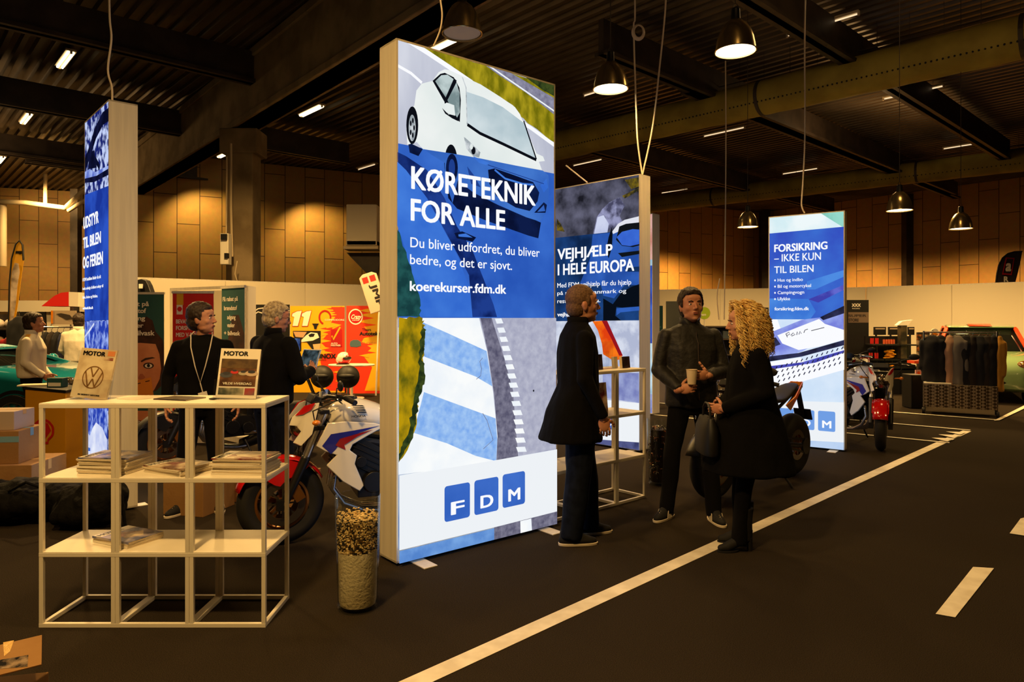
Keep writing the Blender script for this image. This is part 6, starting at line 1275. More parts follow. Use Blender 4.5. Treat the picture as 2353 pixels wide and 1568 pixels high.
# table, helmet, seats
t = thing('high_table', 'white table with a single pole leg, a helmet lying on it', 'table', (X_(808,14.2), 14.2, 0)); MB().lathe([(0,.66),(.40,.66),(.41,.67),(.41,.685),(.40,.69),(0,.69)], n=36).xf(Matrix.Diagonal((1.15,.8,1,1))).obj('table_top', t, M_white, smooth=True, world=False); MB().cone((0,0,.02), (0,0,.66), .03).obj('pole_leg', t, M_alu, smooth=True, world=False); MB().lathe([(0,.03),(.05,.03),(.25,.012),(.26,0),(0,0)], n=32).obj('foot_disc', t, M_alu, smooth=True, world=False)
t = thing('racing_helmet', 'red, white and black helmet lying on the white table', 'helmet', (X_(790,14.1), 14.1, .691)); mb = MB(); mb.ball((0,0,.13), (.15,.125,.125), 24, 16); mb.ball((-.03,0,.10), (.13,.12,.10), 20, 12); mb.use(M_cwht); shell(mb, 'helmet_shell', t, Mt('helmet_paint', rgb(225,215,200), .2, c2=rgb(200,30,30), scale=6, lo=.48, hi=.52), .012, 2, world=False)
MB().ball((.06,-.02,.13), (.098,.118,.05), 20, 12).obj('visor', t, M_black, smooth=True, world=False); MB().box((-.02,0,.01), (.22,.2,.02)).obj('neck_trim', t, M_black, world=False, bevel=.008)
for px, lab in ((740, 'black round tub chair on a chrome star foot, left of the white table'), (800, 'black round tub chair on a chrome star foot, directly under the white table top')):
    t = thing('tub_chair', lab, 'chair', (X_(px,13.4), 13.4, 0), group='round black tub chairs'); mb = MB(); mb.ball((0,0,.50), (.22,.2,.22), 24, 16); mb.obj('seat_shell', t, M_seat, smooth=True, world=False); MB().ball((0,-.1,.52), (.17,.12,.07), 20, 10).obj('cushion', t, M_seat, smooth=True, world=False)
    MB().cone((0,0,.05), (0,0,.32), .025).obj('pedestal', t, M_chrome, world=False, smooth=True)
    for k in range(5): a = 2*pi*k/5; MB().beam((0,0,.06), (.26*cos(a),.26*sin(a),.02), .03, .02).obj('star_leg', t, M_chrome, world=False)
# tv screen behind the grey-haired man
t = thing('monitor', 'small lit monitor just left of the tablet', 'monitor', (X_(668,12.0),12.0,0)); c = W(668,792,12.0); MB().box(c, (.36,.03,.24)).obj('monitor_housing', t, M_black); MB().box(c-V((0,.016,0)), (.33,.002,.21)).obj('screen', t, glow('monitor_screen', rgb(120,150,200), .7, rgb(30,50,110), 5)); MB().cone((c.x,c.y,0), c, .02).obj('monitor_stand', t, M_black)
# yellow counter with the shell emblem
t = thing('promotion_counter', 'yellow counter with a red shell outline and a dark top, at the left', 'counter', (X_(110,7.6), 7.7, 0))
p0, p1 = V((X_(58,7.75),7.75,0)), V((X_(150,7.35),7.35,0)); p2, p3 = V((X_(196,7.75),7.75,0)), V((X_(110,8.25),8.25,0)); h = .815
M_cy = Mt('counter_yellow', rgb(226,160,18), .5); MB().prism([p0,p1,p2,p3], (0,0,h)).obj('counter_body', t, M_cy, bevel=.004)
q = 1.04; cc = (p0+p1+p2+p3)/4; MB().prism([cc+(p-cc)*q+V((0,0,h)) for p in (p0,p1,p2,p3)], (0,0,.03)).obj('counter_top', t, M_black, bevel=.003)
d = (p1-p0).normalized(); s = Sheet(p0, p1, 0, h, (d.y, -d.x)); s.p0 += s.n*.003; emblem(s, 99, 990, 25, M_redp, M_cy); s.done(t, 'shell_emblem')
t = thing('leaflet_pack', 'teal leaflet box standing on the yellow counter', 'leaflet box', (X_(132,7.7),7.7,h+.032)); MB().box((0,0,.05), (.17,.10,.10)).obj('pack_body', t, M_teal, world=False, bevel=.003); MB().box((0,-.052,.03), (.14,.002,.04)).obj('pack_label', t, M_cwht, world=False)
t = thing('paper_sheets', 'loose pale papers on the yellow counter by the hand of the white-shirted man', 'papers', (X_(75,7.8),7.85,h+.032), .3); MB().box((0,0,.008), (.3,.2,.015)).obj('sheets', t, M_page, world=False)
# far left stand: shelves of goods, hanging clothes, posters, umbrella, flag
def flag(label, pts, Y, m, pole, art=None):
    P = [W(x, y, Y) for x, y in pts]; t = thing('beach_flag', label, 'flag', (sum(p.x for p in P)/len(P), Y, 0), group='tall feather-shaped flags'); mb = MB()
    n = len(P); c = sum(P, V((0,0,0)))/n; mb.add(P + [p+V((0,.012,0)) for p in P], [tuple(range(n)), tuple(range(n,2*n))[::-1]] + [(i,(i+1)%n,n+(i+1)%n,n+i) for i in range(n)]); mb.obj('flag_cloth', t, m)
    q = [W(x, y, Y) for x, y in pole]; q.append(V((q[-1].x, Y+.02, 0))); MB().tube(q, .016, 6).obj('flag_pole', t, M_black, smooth=True)
    if art: art(t)
    return t
def fa(t):
    mb = MB(); mb.prism([W(x,y,12.98) for x,y in ((36,577),(50,577),(50,583),(36,583))], (0,.004,0)); mb.obj('flag_logo', t, M_ink)
    mb = MB(); mb.prism([W(x,y,12.98) for x,y in ((27,625),(34,604),(42,606),(45,625),(40,655),(36,700),(30,738),(23,738),(24,670))], (0,.004,0)); mb.obj('flag_picture', t, Mt('flag_grey', rgb(120,104,90), .7, c2=rgb(200,180,160), scale=4))
flag('tall yellow feather flag with a grey picture at the far left', [(21,740),(22,650),(25,600),(32,572),(40,556),(46,553),(52,562),(54,600),(48,640),(42,690),(34,740)], 13, Mt('flag_yellow', rgb(206,150,20), .7), [(54,598),(52,563),(45,553),(36,562),(27,595),(22,650),(20,740)], fa)
t = thing('half_umbrella', 'red and cream sunshade top over the far left stand', 'sunshade', W(140,705,14)); mb = MB(); mb.prism([W(x,y,14) for x,y in ((95,704),(110,692),(125,680),(140,673),(158,671),(158,704))], (0,.6,0)); mb.obj('red_panel', t, M_redp); mb = MB(); mb.prism([W(x,y,14) for x,y in ((158,671),(180,672),(179,705),(158,704))], (0,.6,0)); mb.obj('cream_panel', t, M_cwht); MB().cone(W(165,705,14.3), V((W(165,705,14.3).x,14.3,0)), .03).obj('pole', t, M_alu)
def poster(label, pts, Y, m, extra=None):
    t = thing('exhibition_poster', label, 'poster', W(*pts[0], Y), group='posters of the side stands'); MB().prism([W(x,y,Y) for x,y in pts], (0,.03,0)).obj('poster_board', t, m)
    if extra: extra(t)
    c0 = W(*pts[-1], Y+.03); MB().cone(c0, V((c0.x, c0.y, 0)), .012).obj('poster_leg', t, M_alu); return t
def pe(t):
    MB().prism([W(x,y,13.98) for x,y in ((117,714),(121,714),(121,744),(117,744))], (0,.01,0)).obj('orange_edge', t, M_po); mb = MB(); mb.prism([W(x,y,13.97) for x,y in ((128,722),(140,720),(160,724),(166,732),(150,734),(140,727))], (0,.01,0)); mb.obj('car_outline', t, M_steel)
poster('grey poster with an orange edge and a car outline, under the red sunshade', [(117,714),(174,714),(174,746),(117,746)], 14, Mt('poster_grey', rgb(170,152,130), .6), pe)
poster('dark poster behind the head of the white-shirted man', [(44,717),(104,717),(106,760),(44,760)], 14.2, M_bprint)
M_jk = [Mt('cloth_black', rgb(20,20,24), .9), Mt('cloth_navy', rgb(24,30,60), .9), Mt('cloth_red', rgb(150,20,24), .9), Mt('cloth_grey', rgb(110,104,96), .9), Mt('cloth_beige', rgb(180,140,110), .9), Mt('cloth_tan', rgb(196,140,44), .8), Mt('cloth_dark_brown', rgb(36,28,22), .9)]
def garment(label, px, Y, ztop, L_, w_, m, group, rz=0, sleeve=True, d=.10):
    t = thing('hanging_garment', label, 'clothing', (X_(px,Y),Y,ztop-L_), rz, group); mb = MB(); mb.loft([((0,0,0),w_/2,d),((0,0,L_*.5),w_/2*.95,d*.85),((0,0,L_*.85),w_/2*.9,d*.8),((0,0,L_*.95),w_/2*.6,d*.5),((0,0,L_),.04,.04)], 20)
    if sleeve:
        for q in (-1,1): mb.cap((q*w_*.42,0,L_*.86), (q*w_*.5,-.02,L_*.30), .05, .04)
    shell(mb, 'garment_body', t, m, .022, 2, .014, 7, world=False); MB().tube([(-w_*.35,0,L_*.9),(0,0,L_+.02),(w_*.35,0,L_*.9)], .006, 5).tube([(0,0,L_+.02),(0,0,L_+.05),(.02,0,L_+.07),(0,0,L_+.085)], .004, 5).obj('coat_hanger', t, M_chrome, world=False); return t
t = thing('clothes_rail', 'chrome clothes rail at the far left stand', 'clothes rail', (X_(145,13.5),13.5,0)); z = 1.58+(737-752)*13.5/F
for y_, nm in ((752,'upper_bar'),(812,'lower_bar')): MB().cone(W(98,y_,13.5), W(186,y_,13.5), .015).obj(nm, t, M_chrome)
for px in (98,186): MB().cone((X_(px,13.5),13.5,0), W(px,752,13.5), .015).obj('upright', t, M_chrome)
for i, (px, m) in enumerate(((106,0),(119,6),(132,0),(146,1),(160,0),(174,0))): garment(f'dark jacket on the far left rail, {("first","second","third","fourth","fifth","sixth")[i]} from its left end', px, 13.5, 1.36, .95, .18, M_jk[m], 'jackets on the far left rail', d=.2)
garment('red jacket hanging at the left of the far left stand', 30, 12.5, 1.30, .75, .42, M_jk[2], 'jackets beside the yellow feather flag'); garment('black racing suit hanging beside the yellow feather flag', 44, 12.3, 1.66, .9, .36, M_jk[0], 'jackets beside the yellow feather flag')
t = thing('goods_shelf', 'dark shelf stacked with pale helmets at the far left edge', 'shelf', (X_(0,13.2),13.2,0))
MB().box((X_(0,13.4),13.4,.85), (.75,.03,1.7)).obj('back_panel', t, M_steel)
for z in (.4,.75,1.1,1.42): MB().box((X_(0,13.2),13.2,z), (.75,.35,.03)).obj('shelf_board', t, M_steel)
cols = (rgb(190,170,140), rgb(60,52,44), rgb(150,120,90), rgb(200,190,180)); n_ = 0
for z in (.415,.765,1.115,1.435):
    for k in range(3):
        o = MB().ball((0,0,.09), (.10,.11,.09), 14, 10).obj('helmet', None, Mt('helmet_tone', cols[(n_*7+k) % 4], .3), smooth='all', world=False); o.location = (X_(0,13.2)-.24+.24*k, 13.15, z); n_ += 1
        tag(o, f'helmet on the {("lowest","second","third","top")[(n_-1)//3]} board of the far left shelf, {("left","middle","right")[k]} one', 'helmet', 'helmets on the far left shelf')
# ---------------------------------------------------------------- right side: goods stand, rack, posters
def panel_art(s):
    s.raw([(0,0),(s.w,0),(s.w,s.z1),(0,s.z1)], M_bprint); T = (1930,560,3.137); s.poly([(60,495),(210,495),(210,570),(60,570)], Mt('grey_band', rgb(120,100,84), .6), T); s.text('SUPER', (60,528), (190,524), (60,510), M_bprint, .01, T); s.text('STORE', (62,562), (135,560), (62,540), M_bprint, .03, T); s.text('XXX', (84,455), (150,455), (84,432), M_cwht, .06, T); s.text('RACING', (88,472), (142,472), (88,464), M_cwht, .02, T)
rollup('display_wall_panel', 'tall black display panel with a grey band right beside the insurance light box', 1935, 1996, 15.2, 2.03, panel_art, base=False, grp='printed wall panels', cat='display panel', z0=0)
def can(label, x, y, z, r, h, m, cap_=M_bprint, grp='red and orange containers on the black goods stand'):
    t = thing('spray_can', label, 'can', (x,y,z), group=grp); MB().cone((0,0,0), (0,0,h*.8), r, n=12).obj('can_body', t, m, world=False, smooth=True); MB().cone((0,0,h*.8), (0,0,h), r*.6, n=10).obj('can_cap', t, cap_, world=False, smooth=True)
M_canr = Mt('can_red', rgb(216,44,30), .35); M_cano = Mt('can_orange', rgb(226,110,60), .4); M_glove = Mt('glove_yellow', rgb(240,166,20), .8)
Yg = 15.0; t = thing('goods_stand', 'black stepped goods stand with red cans and yellow gloves', 'display stand', (X_(2040,Yg),Yg,0)); zz = lambda y, Y=Yg: EYE+(CY-y)*Y/F
Ts = lambda x, y: (1940+x/9.8, 720+y/9.8)
for xa, xb, lab in ((570,830,0),(850,1180,1),(1190,1570,2)):
    xc = X_(1940+(xa+xb)/19.6, Yg); w_ = (xb-xa)/9.8*Yg/F
    MB().box((xc,Yg+.2,.62), (w_,.03,1.24)).obj('back_board', t, M_black)
    for y_ in (700,1030,1240): MB().box((xc,Yg+.05,zz(720+y_/9.8)-.015), (w_,.36,.03)).obj('shelf_board', t, M_black)
    MB().box((xc,Yg+.05,.3), (w_,.36,.6)).obj('lower_cabinet', t, M_black)
for i, (x, y) in enumerate(((605,690),(640,690),(712,690),(750,690),(575,1020),(620,1020),(700,1020),(745,1020))):
    z = zz(720+y/9.8); can(f'red can on the {"upper" if y == 690 else "lower"} left goods tier, {("first","second","third","fourth")[i % 4]} from the left', X_(1940+x/9.8,Yg), Yg, z, .02, .15, M_canr)
for i in range(5): can(f'orange can on the upper middle goods tier, {("first","second","third","fourth","last")[i]} from the left', X_(1940+(890+i*56)/9.8,Yg), Yg, zz(720+692/9.8), .022, .12, M_cano)
for i, (x, y, n_) in enumerate(((1010,1025,9),(1000,1238,5))):
    for k in range(n_):
        o = MB().ball((0,0,.018), (.10,.06,.020), 12, 8).ball((.05,.05,.02), (.05,.02,.016), 10, 6).obj('work_glove', None, M_glove, smooth='all', world=False); o.location = (X_(1940+(x+((k*67)%90-45))/9.8,Yg), Yg-.02, zz(720+y/9.8)+.0+.021*k*(.95)); o.rotation_euler = (0, 0, (k*1.3)%3)
        tag(o, f'yellow glove in the {"larger upper" if i == 0 else "smaller lower"} pile, {("first","second","third","fourth","fifth","sixth","seventh","eighth","ninth")[k]} from the bottom', 'glove', 'yellow gloves piled on the goods stand')
for i, (xa, xb) in enumerate(((665,930),(990,1240),(1430,1570))):
    t = thing('tool_case', ('first','second','third')[i]+' framed black tool board from the left, against the cream partition', 'tool board', W(*Ts((xa+xb)/2,490),Yg+.35)); a, b = W(*Ts(xa,490),Yg+.35), W(*Ts(xb,310),Yg+.35)
    MB().box((a+b)/2, (abs(b.x-a.x), .04, abs(b.z-a.z))).obj('case_frame', t, M_black); MB().box(V(((a.x+b.x)/2, a.y-.022, a.z+(b.z-a.z)*.78)), (abs(b.x-a.x)*.8,.005,abs(b.z-a.z)*.16)).obj('metal_tools', t, M_pipe)
    MB().cone((a.x+.05,Yg+.35,0), a+V((.05,0,0)), .02).obj('board_leg', t, M_black)
t = thing('tall_carton', 'tall dark printed carton standing on the goods stand', 'box', W(*Ts(1330,710),Yg)); a, b = W(*Ts(1235,1025),Yg-.02), W(*Ts(1375,275),Yg-.02); MB().box((a+b)/2, (abs(b.x-a.x),.14,abs(b.z-a.z))).obj('carton_body', t, Mt('dark_print', rgb(40,36,26), .5, c2=rgb(90,76,50), scale=6), bevel=.005); MB().prism([b+V((-.2,-.07,0)), b+V((.02,-.07,0)), b+V((.12,-.07,.12)), b+V((-.1,-.07,.09))], (0,.14,0)).obj('open_lid', t, M_cwht)
# leaflet tower with pictures, orange counters
t = thing('leaflet_tower', 'slim leaflet tower with small pictures left of the clothes rack', 'leaflet stand', (X_(2121,14),14,0)); MB().box((X_(2121,14),14,.72), (.24,.05,1.25)).obj('tower_panel', t, M_steel)
for k in range(4):
    for j, xx in enumerate((2113,2129)): MB().box(W(xx, 775+k*13, 13.95), (.11,.01,.10)).obj('leaflet_picture', t, Mt('picture_mix', rgb(200,180,150) if (k+j) % 2 else rgb(220,130,40), .5, c2=rgb(50,44,38), scale=14))
for k, y in enumerate((832, 866)):
    t = thing('orange_tray', ('upper','lower')[k]+' orange tray with white cards left of the clothes rack', 'tray', W(2110,y,13.2)); MB().box(W(2111,y,13.2), (.30,.25,.05)).obj('tray_body', t, Mt('tray_orange', rgb(226,76,36), .4)); MB().box(W(2111,y-9,13.2), (.13,.02,.11)).obj('white_card', t, M_cwht); MB().ball(W(2111,y-9,13.18), (.03,.006,.03)).obj('orange_dot', t, M_po); MB().cone(W(2124,y,13.2), (W(2124,y,13.2).x,13.2,0), .015).obj('tray_pole', t, M_alu)
t = thing('round_sign', 'small round white and orange sign above the clothes rack', 'sign', W(2148,760,13)); MB().cone(W(2148,764,13), W(2148,764,13)+V((0,.02,0)), .07, n=24).obj('sign_disc', t, M_cwht); MB().ball(W(2148,769,12.99), (.06,.006,.03)).obj('orange_half', t, M_po); MB().cone(W(2148,772,13.01), (W(2148,772,13.01).x,13.01,0), .01).obj('sign_pole', t, M_alu)
t = thing('speaker_cabinet', 'plain black floor cabinet between the frontal bike and the clothes rack', 'cabinet', (X_(2098,12.6),12.6,0)); MB().box((X_(2098,12.6),12.6,.31), (.24,.3,.60)).obj('cabinet_body', t, M_black, bevel=.01); MB().box((X_(2098,12.6),12.445,.31), (.2,.01,.54)).obj('front_grille', t, M_engine)
# clothes rack with tread-plate base
Y0, Y1 = 11.85, 11.3; A_, B_ = V((X_(2122,Y0),Y0,0)), V((X_(2293,Y1),Y1,0)); dr = (B_-A_).normalized(); nr = V((dr.y,-dr.x,0)); t = thing('clothes_rack', 'wheeled clothes rack with a tread-plate base, by the green car', 'clothes rack', (A_+B_)/2)
def tread():
    m, nt, N, L, B = _new('tread_plate'); B.inputs['Metallic'].default_value = .85; B.inputs['Roughness'].default_value = .35; B.inputs['Base Color'].default_value = rgb(180,160,130)
    tc = N.new('ShaderNodeTexCoord'); mp = N.new('ShaderNodeMapping'); mp.inputs['Rotation'].default_value = (0, pi/4, 0); L.new(tc.outputs['Object'], mp.inputs['Vector']); ch = N.new('ShaderNodeTexChecker'); ch.inputs['Scale'].default_value = 26; L.new(mp.outputs[0], ch.inputs['Vector'])
    mx = N.new('ShaderNodeMixRGB'); mx.inputs[1].default_value = rgb(96,80,60); mx.inputs[2].default_value = rgb(206,186,150); L.new(ch.outputs['Fac'], mx.inputs[0]); L.new(mx.outputs[0], B.inputs['Base Color']); bp = N.new('ShaderNodeBump'); bp.inputs['Strength'].default_value = .6; L.new(ch.outputs['Fac'], bp.inputs['Height']); L.new(bp.outputs[0], B.inputs['Normal']); return m
MB().prism([A_+V((0,0,.12)), B_+V((0,0,.12)), B_+V((0,0,.50)), A_+V((0,0,.50))], -nr*.45).obj('tread_plate_box', t, tread()); 
for q in (A_, B_):
    MB().cone(q-nr*.22+V((0,0,.1)), q-nr*.22+V((0,0,1.40)), .016).obj('upright', t, M_chrome)
    for w2 in (0, .45): MB().cone(q-nr*w2+V((0,0,.05))-dr*.02, q-nr*w2+V((0,0,.05))+dr*.02, .05, n=18).obj('caster', t, M_rubber, smooth=True)
MB().cone(A_-nr*.22+V((0,0,1.38)), B_-nr*.22+V((0,0,1.38)), .014).obj('hanging_rail', t, M_chrome)
MB().prism([A_-nr*.03+V((0,0,.505)), A_+dr*.4-nr*.03+V((0,0,.505)), A_+dr*.4-nr*.4+V((0,0,.505)), A_-nr*.4+V((0,0,.505))], (0,0,.02)).obj('cloth_stack', t, M_cwht)
for i, (px, m, L_, w_, lab) in enumerate(((2142,0,.80,.34,'black jacket nearest the left end of the wheeled rack'),(2162,0,.92,.26,'narrow black jacket with a pale print on the wheeled rack'),(2182,4,.86,.18,'beige garment between black ones on the wheeled rack'),(2199,3,.84,.30,'grey shirt hanging turned on the wheeled rack'),(2219,0,.88,.26,'black jacket right of the grey shirt'),(2236,6,1.02,.20,'longest dark brown jacket in the middle of the wheeled rack'),(2252,0,.90,.26,'black jacket right of the longest dark one'),(2270,6,.90,.26,'dark jacket second from the right end of the rack'),(2284,0,.92,.24,'black jacket beside the mustard one'),(2297,5,.92,.12,'mustard yellow garment at the right end of the wheeled rack'))):
    k = (px-2122)/(2293-2122); p = A_+(B_-A_)*k-nr*.22; garment(lab, px, p.y, 1.33, L_, w_, M_jk[m], 'garments on the wheeled rack', math.atan2(dr.y, dr.x)+.25*((i%3)-1))
def fb(t):
    mb = MB(); Q = lambda x, y: W(2240+x/13.07, 560+y/13.07, 17.97)
    O = [(930,415),(1195,430),(1110,950),(820,930)]; I = [(965,450),(1165,465),(1085,905),(855,890)]
    for i in range(4): mb.prism([Q(*O[i]), Q(*O[(i+1)%4]), Q(*I[(i+1)%4]), Q(*I[i])], (0,.004,0))
    mb.obj('red_frame', t, DR); mb = MB(); text(mb, 'a', Q(915,820), V((1,0,0)), V((0,0,1)), .15, .30, .05, slant=.1); text(mb, 'R', Q(870,1145), V((1,0,0)), V((0,0,1)), .12, .14, .05); mb.obj('flag_lettering', t, M_cwht, fix=False)
flag('dark feather flag with a red frame rising behind the partition at the right', [(2240+x/13.07, 560+y/13.07) for x, y in ((625,1500),(630,1160),(660,900),(720,640),(830,430),(990,300),(1180,245),(1425,235),(1380,500),(1300,850),(1220,1160),(1180,1500))], 18, Mt('flag_black', rgb(44,34,32), .7), [(2240+x/13.07, 560+y/13.07) for x, y in ((1425,235),(1180,245),(990,300),(830,430),(720,640),(660,900),(630,1160),(620,1500))], fb)
# stands between the roadside box and the insurance box
T5 = (1490,680,6.533)
def a_green(s): s.raw([(0,0),(s.w,0),(s.w,s.z1),(0,s.z1)], Mt('green_print', rgb(16,60,44), .5)); s.text('experience', (70,475), (190,472), (70,455), Mt('mint', rgb(100,170,140), .5), .02, T5); s.text('service', (80,530), (160,528), (80,512), Mt('green_light', rgb(60,150,70), .5), .02, T5); s.poly([(60,580),(192,575),(192,820),(60,820)], M_bprint, T5); s.poly([(140,620),(165,620),(165,800),(140,800)], M_pipe, T5)
rollup('exhibition_poster', 'dark green poster right beside the roadside-assistance light box', 1498, 1523, 14.6, 1.89, a_green, base=False, grp='printed wall panels', cat='poster', z0=.0)
rollup('exhibition_poster', 'plain grey-green panel behind the man with the cup', 1530, 1572, 14.8, 1.99, lambda s: s.raw([(0,0),(s.w,0),(s.w,s.z1),(0,s.z1)], Mt('grey_green', rgb(84,84,66), .6)), base=False, grp='printed wall panels', cat='poster', z0=.0)
def a_cnt(s):
    s.raw([(0,0),(s.w,0),(s.w,s.z1),(0,s.z1)], Mt('counter_grey', rgb(150,132,104), .6)); s.ell(138, 1065, 68, 78, Mt('logo_grey', rgb(110,96,100), .6), T5); s.poly([(75,1100),(205,1100),(180,1135),(138,1145),(95,1135)], DR, T5); s.ell(130, 1055, 30, 34, Mt('counter_grey2', rgb(160,142,112), .6), T5)
t = rollup('exhibition_counter', 'grey counter with a round logo behind the roadside-assistance light box', 1485, 1560, 13.4, .98, a_cnt, base=False, grp=None, cat='counter', z0=.0); c = at(1522, 13.65); MB().box((c[0],c[1],.49), (.6,.45,.96)).obj('counter_body', t, M_cream); MB().box((c[0],c[1]-.02,1.0), (.64,.52,.03)).obj('counter_top', t, M_white)
t = thing('lime_sign', 'lime green oval sign between the cup man and the blonde woman', 'sign', W(1618,719,17)); mb = MB(); mb.prism([W(1619+13*cos(a), 720+14*sin(a), 17) for a in [2*pi*i/28 for i in range(28)]], (0,.05,0)); mb.obj('oval_board', t, Mt('lime', rgb(150,176,24), .5)); MB().cone(W(1619,733,17.03), (W(1619,733,17.03).x,17.03,0), .02).obj('sign_pole', t, M_alu); mb = MB(); text(mb, 'nem', W(1611,726,16.99), V((1,0,0)), V((0,0,1)), .12, .07, .02); mb.obj('sign_lettering', t, M_cwht, fix=False)
t = thing('black_sign', 'black hanging sign with pale lettering above the far dark-jacketed person', 'sign', W(1745,716,17.5)); a, b = W(1725,725,17.5), W(1790,707,17.5); MB().box((a+b)/2, (b.x-a.x,.04,b.z-a.z)).obj('sign_board', t, M_bprint); mb = MB(); text(mb, 'MX STORE', W(1729,719,17.47), V((1,0,0)), V((0,0,1)), .38, .09, .03); mb.obj('sign_lettering', t, M_page, fix=False)
for px in (1730,1786): MB().cone((X_(px,17.53),17.53,0), W(px,724,17.53), .02).obj('sign_pole', t, M_alu)
t = thing('dark_shelving', 'dark shelving with mixed goods behind the cup man and the blonde woman', 'shelf', (X_(1700,18),18,0)); MB().box((X_(1690,18.2),18.2,.72), (1.9,.05,1.44)).obj('back_panel', t, M_seat)
for z in (.3,.7,1.1,1.42): MB().box((X_(1690,18),18,z), (1.9,.36,.03)).obj('shelf_board', t, M_steel)
for k in range(7):
    o = MB().box((0,0,.1), (.17,.2,.2)).obj('goods_box', None, Mt('goods_tone', (rgb(150,40,30), rgb(190,160,110), rgb(50,60,70))[k%3], .5), world=False, bevel=.01); o.location = (X_(1690,18)-.8+.26*k, 17.95, 1.115); tag(o, f'small goods box on the dark shelving, {("first","second","third","fourth","fifth","sixth","seventh")[k]} from the left', 'box', 'goods boxes on the dark shelving')
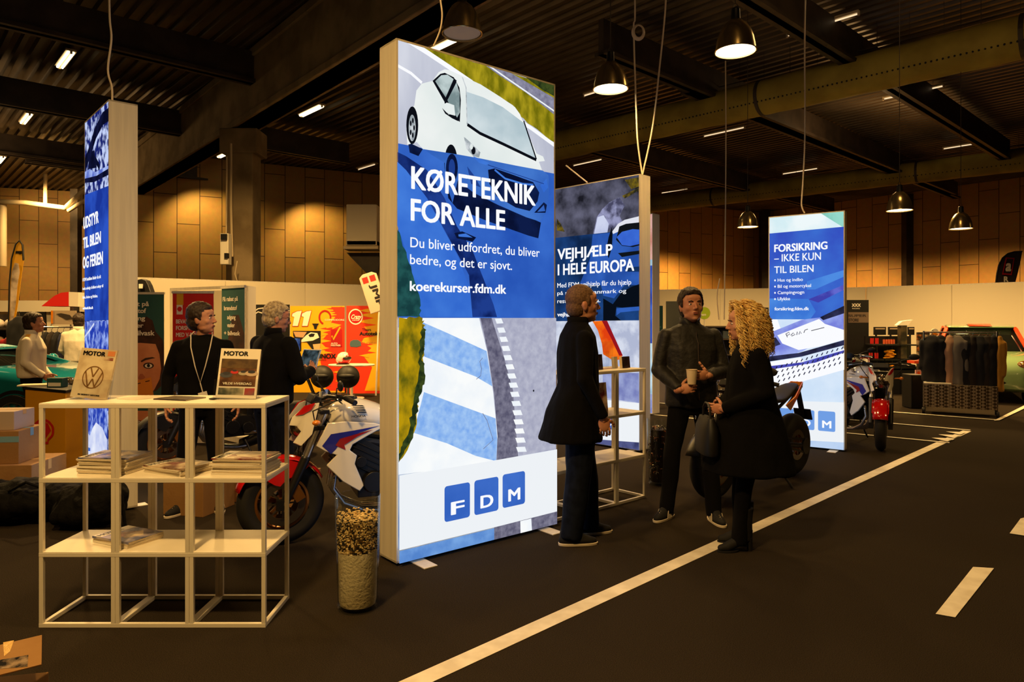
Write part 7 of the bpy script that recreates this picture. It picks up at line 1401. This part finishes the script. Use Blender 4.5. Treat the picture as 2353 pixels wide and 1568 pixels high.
# ---------------------------------------------------------------- cars; x forward, y left, z up
def car(label, loc, rz, paint, roofm, stripe=None, L_=3.65, Wd=1.68, H=1.42, lampm=M_headl, group='cars on display', oval=True, pillar=None):
    t = thing('car', label, 'car', loc, rz, group); hw = Wd/2; n = 28
    # body lofted along x with rounded sections
    def sec(x, zlo, zhi, w_, r=.16):
        P = []
        for a0, cy, cz in ((0, w_-r, zhi-r),(pi/2, -(w_-r), zhi-r),(pi, -(w_-r), zlo+r*.6),(1.5*pi, w_-r, zlo+r*.6)):
            for i in range(7): a = a0+pi/2*i/6; P.append(V((x, cy+r*cos(a), cz+(r if a0 < pi-.1 else r*.6)*sin(a))))
        return P
    S = [(L_/2,.36,.56,hw*.62,.10),(L_/2-.04,.28,.66,hw*.78,.14),(L_/2-.18,.22,.80,hw*.92,.18),(L_/2-.5,.2,.90,hw,.2),(L_/2-1.0,.2,.96,hw,.18),(.2,.2,.98,hw,.16),(-.8,.2,.99,hw,.16),(-L_/2+.3,.2,.98,hw*.98,.18),(-L_/2+.05,.26,.92,hw*.9,.18),(-L_/2,.36,.8,hw*.78,.12)]
    vs = []; 
    for s in S: vs += sec(*s)
    m = 28; mb = MB(); mb.add(vs, [(j*m+i, j*m+(i+1)%m, (j+1)*m+(i+1)%m, (j+1)*m+i) for j in range(len(S)-1) for i in range(m)] + [tuple(range(m)), tuple(range((len(S)-1)*m, len(S)*m))[::-1]])
    for xx in (L_/2-.72, -L_/2+.62):
        for q in (-1,1): pass
    mb.obj('car_body', t, paint, smooth=True, world=False)
    # greenhouse
    G_ = [(L_/2-1.02,.93,hw*.86,.93),(.38,H-.06,hw*.66,.93),(.1,H,hw*.67,.93),(-.75,H-.02,hw*.66,.93),(-L_/2+.28,.95,hw*.80,.93)]
    vs = []
    for x, zt, w_, zb in G_:
        wb = hw*.93; vs += [V((x,wb,zb)), V((x,(wb+w_)/2+.01,(zb+zt)/2)), V((x,w_,zt-.03)), V((x,w_*.8,zt)), V((x,-w_*.8,zt)), V((x,-w_,zt-.03)), V((x,-(wb+w_)/2-.01,(zb+zt)/2)), V((x,-wb,zb))]
    mb = MB(); mb.add(vs, [(j*8+i, j*8+(i+1)%8, (j+1)*8+(i+1)%8, (j+1)*8+i) for j in range(4) for i in range(8)] + [tuple(range(8)), tuple(range(32,40))[::-1]]); mb.obj('window_glass', t, mat('car_glass', rgb(20,22,20), .05, clear=1), smooth=True, world=False)
    mb = MB(); mb.prism([(.42,-hw*.66,H-.045),(.42,hw*.66,H-.045),(.1,hw*.69,H+.004),(-.8,hw*.68,H-.01),(-.8,-hw*.68,H-.01),(.1,-hw*.69,H+.004)], (0,0,.03)); mb.obj('roof_panel', t, roofm, smooth=True, world=False, bevel=.012)
    if stripe: mb = MB(); mb.prism([(.43,-.2,H-.008),(.43,.2,H-.008),(.1,.2,H+.037),(-.8,.2,H+.024),(-.8,-.2,H+.024),(.1,-.2,H+.037)], (0,0,.004)); mb.obj('roof_stripe', t, stripe, world=False)
    for q in (-1,1):
        mb = MB(); mb.beam((L_/2-1.0,q*hw*.90,.93), (.40,q*hw*.685,H-.05), .07, .05); mb.beam((.40,q*hw*.685,H-.045), (-.78,q*hw*.685,H-.03), .05, .05); mb.beam((-.78,q*hw*.68,H-.03), (-L_/2+.32,q*hw*.86,.95), .1, .06); mb.obj('window_pillar', t, pillar or paint, world=False, bevel=.012)
        mb = MB(); mb.ball((.62,q*(hw+.09),1.0), (.06,.10,.07), 16, 10); mb.obj('door_mirror', t, pillar or paint, smooth=True, world=False)
        mb = MB(); mb.ball((L_/2-.22,q*hw*.70,.70), (.17,.15,.11), 20, 12, Matrix.Rotation(-.35*1,3,'Y')); mb.obj('headlight', t, lampm, smooth=True, world=False)
        for xx in (L_/2-.72, -L_/2+.62):
            w0 = thing_part('road_wheel', t); X = Matrix.Translation((xx, q*(hw-.055), .30)) @ Matrix.Rotation(pi/2, 4, 'X')
            MB().lathe([(.30,-.09),(.305,-.05),(.305,.05),(.30,.09),(.21,.10),(.21,-.10)], n=40, closed=True).xf(X).obj('tyre', w0, M_rubber, smooth=True, world=False)
            mb = MB()
            for k in range(10): a = 2*pi*k/10; mb.beam((.03*cos(a),.03*sin(a),-q*.085), (.205*cos(a),.205*sin(a),-q*.08), .02, .02)
            mb.lathe([(.21,.09),(.195,.09),(.195,-.09),(.21,-.09)], n=40, closed=True); mb.cone((0,0,-.09), (0,0,.09), .04); mb.xf(X).obj('wheel_rim', w0, M_chrome, smooth=True, world=False)
            MB().cone((xx, q*(hw-.03), .33), (xx, q*(hw+.006), .33), .345, n=40).obj('wheel_arch', t, M_seat, world=False) if 0 else None
            MB().lathe([(.31,hw-.22),(.36,hw-.22),(.355,hw+.004),(.31,hw+.004)], n=40, closed=True).xf(Matrix.Translation((xx,0,.31)) @ Matrix.Rotation(pi/2*-q, 4, 'X')).obj('wheel_arch', t, M_seat, world=False)
    mb = MB(); mb.ball((L_/2-.035,0,.40), (.05,hw*.5,.075), 24, 10); mb.obj('air_intake', t, M_bprint, smooth=True, world=False); mb = MB(); mb.ball((L_/2-.10,0,.66), (.06,hw*.42,.05), 24, 10); mb.obj('grille', t, M_bprint, smooth=True, world=False)
    mb = MB(); mb.tube([(L_/2-1.0,-.5,.98),(L_/2-1.12,0,1.0),(L_/2-1.1,.3,1.02)], .01, 5); mb.obj('wiper', t, M_black, world=False)
    return t
M_mint = mat('mint_paint', rgb(140,170,120), .2, clear=1); M_orp = mat('orange_red_paint', rgb(230,72,30), .25, clear=1); M_tealp = mat('teal_paint', rgb(20,112,128), .15, clear=1)
M_gl2 = mat('amber_lamp', rgb(200,150,90), .15, .6, clear=1, c2=rgb(90,50,20), scale=14)
car('mint green small car with orange roof stripe and pillars, behind the wheeled clothes rack', (9.97, 14.88, 0), -pi/2-.52, M_mint, M_mint, M_orp, H=1.47, Wd=1.74, lampm=M_gl2, pillar=M_orp)
car('teal car at the left edge, seen from the side behind the yellow counter', (X_(28,9.1)-1.28, 9.98, 0), -.0, M_tealp, M_tealp, None, L_=4.0, H=1.2)
bpy.data.scenes.remove(_lab)
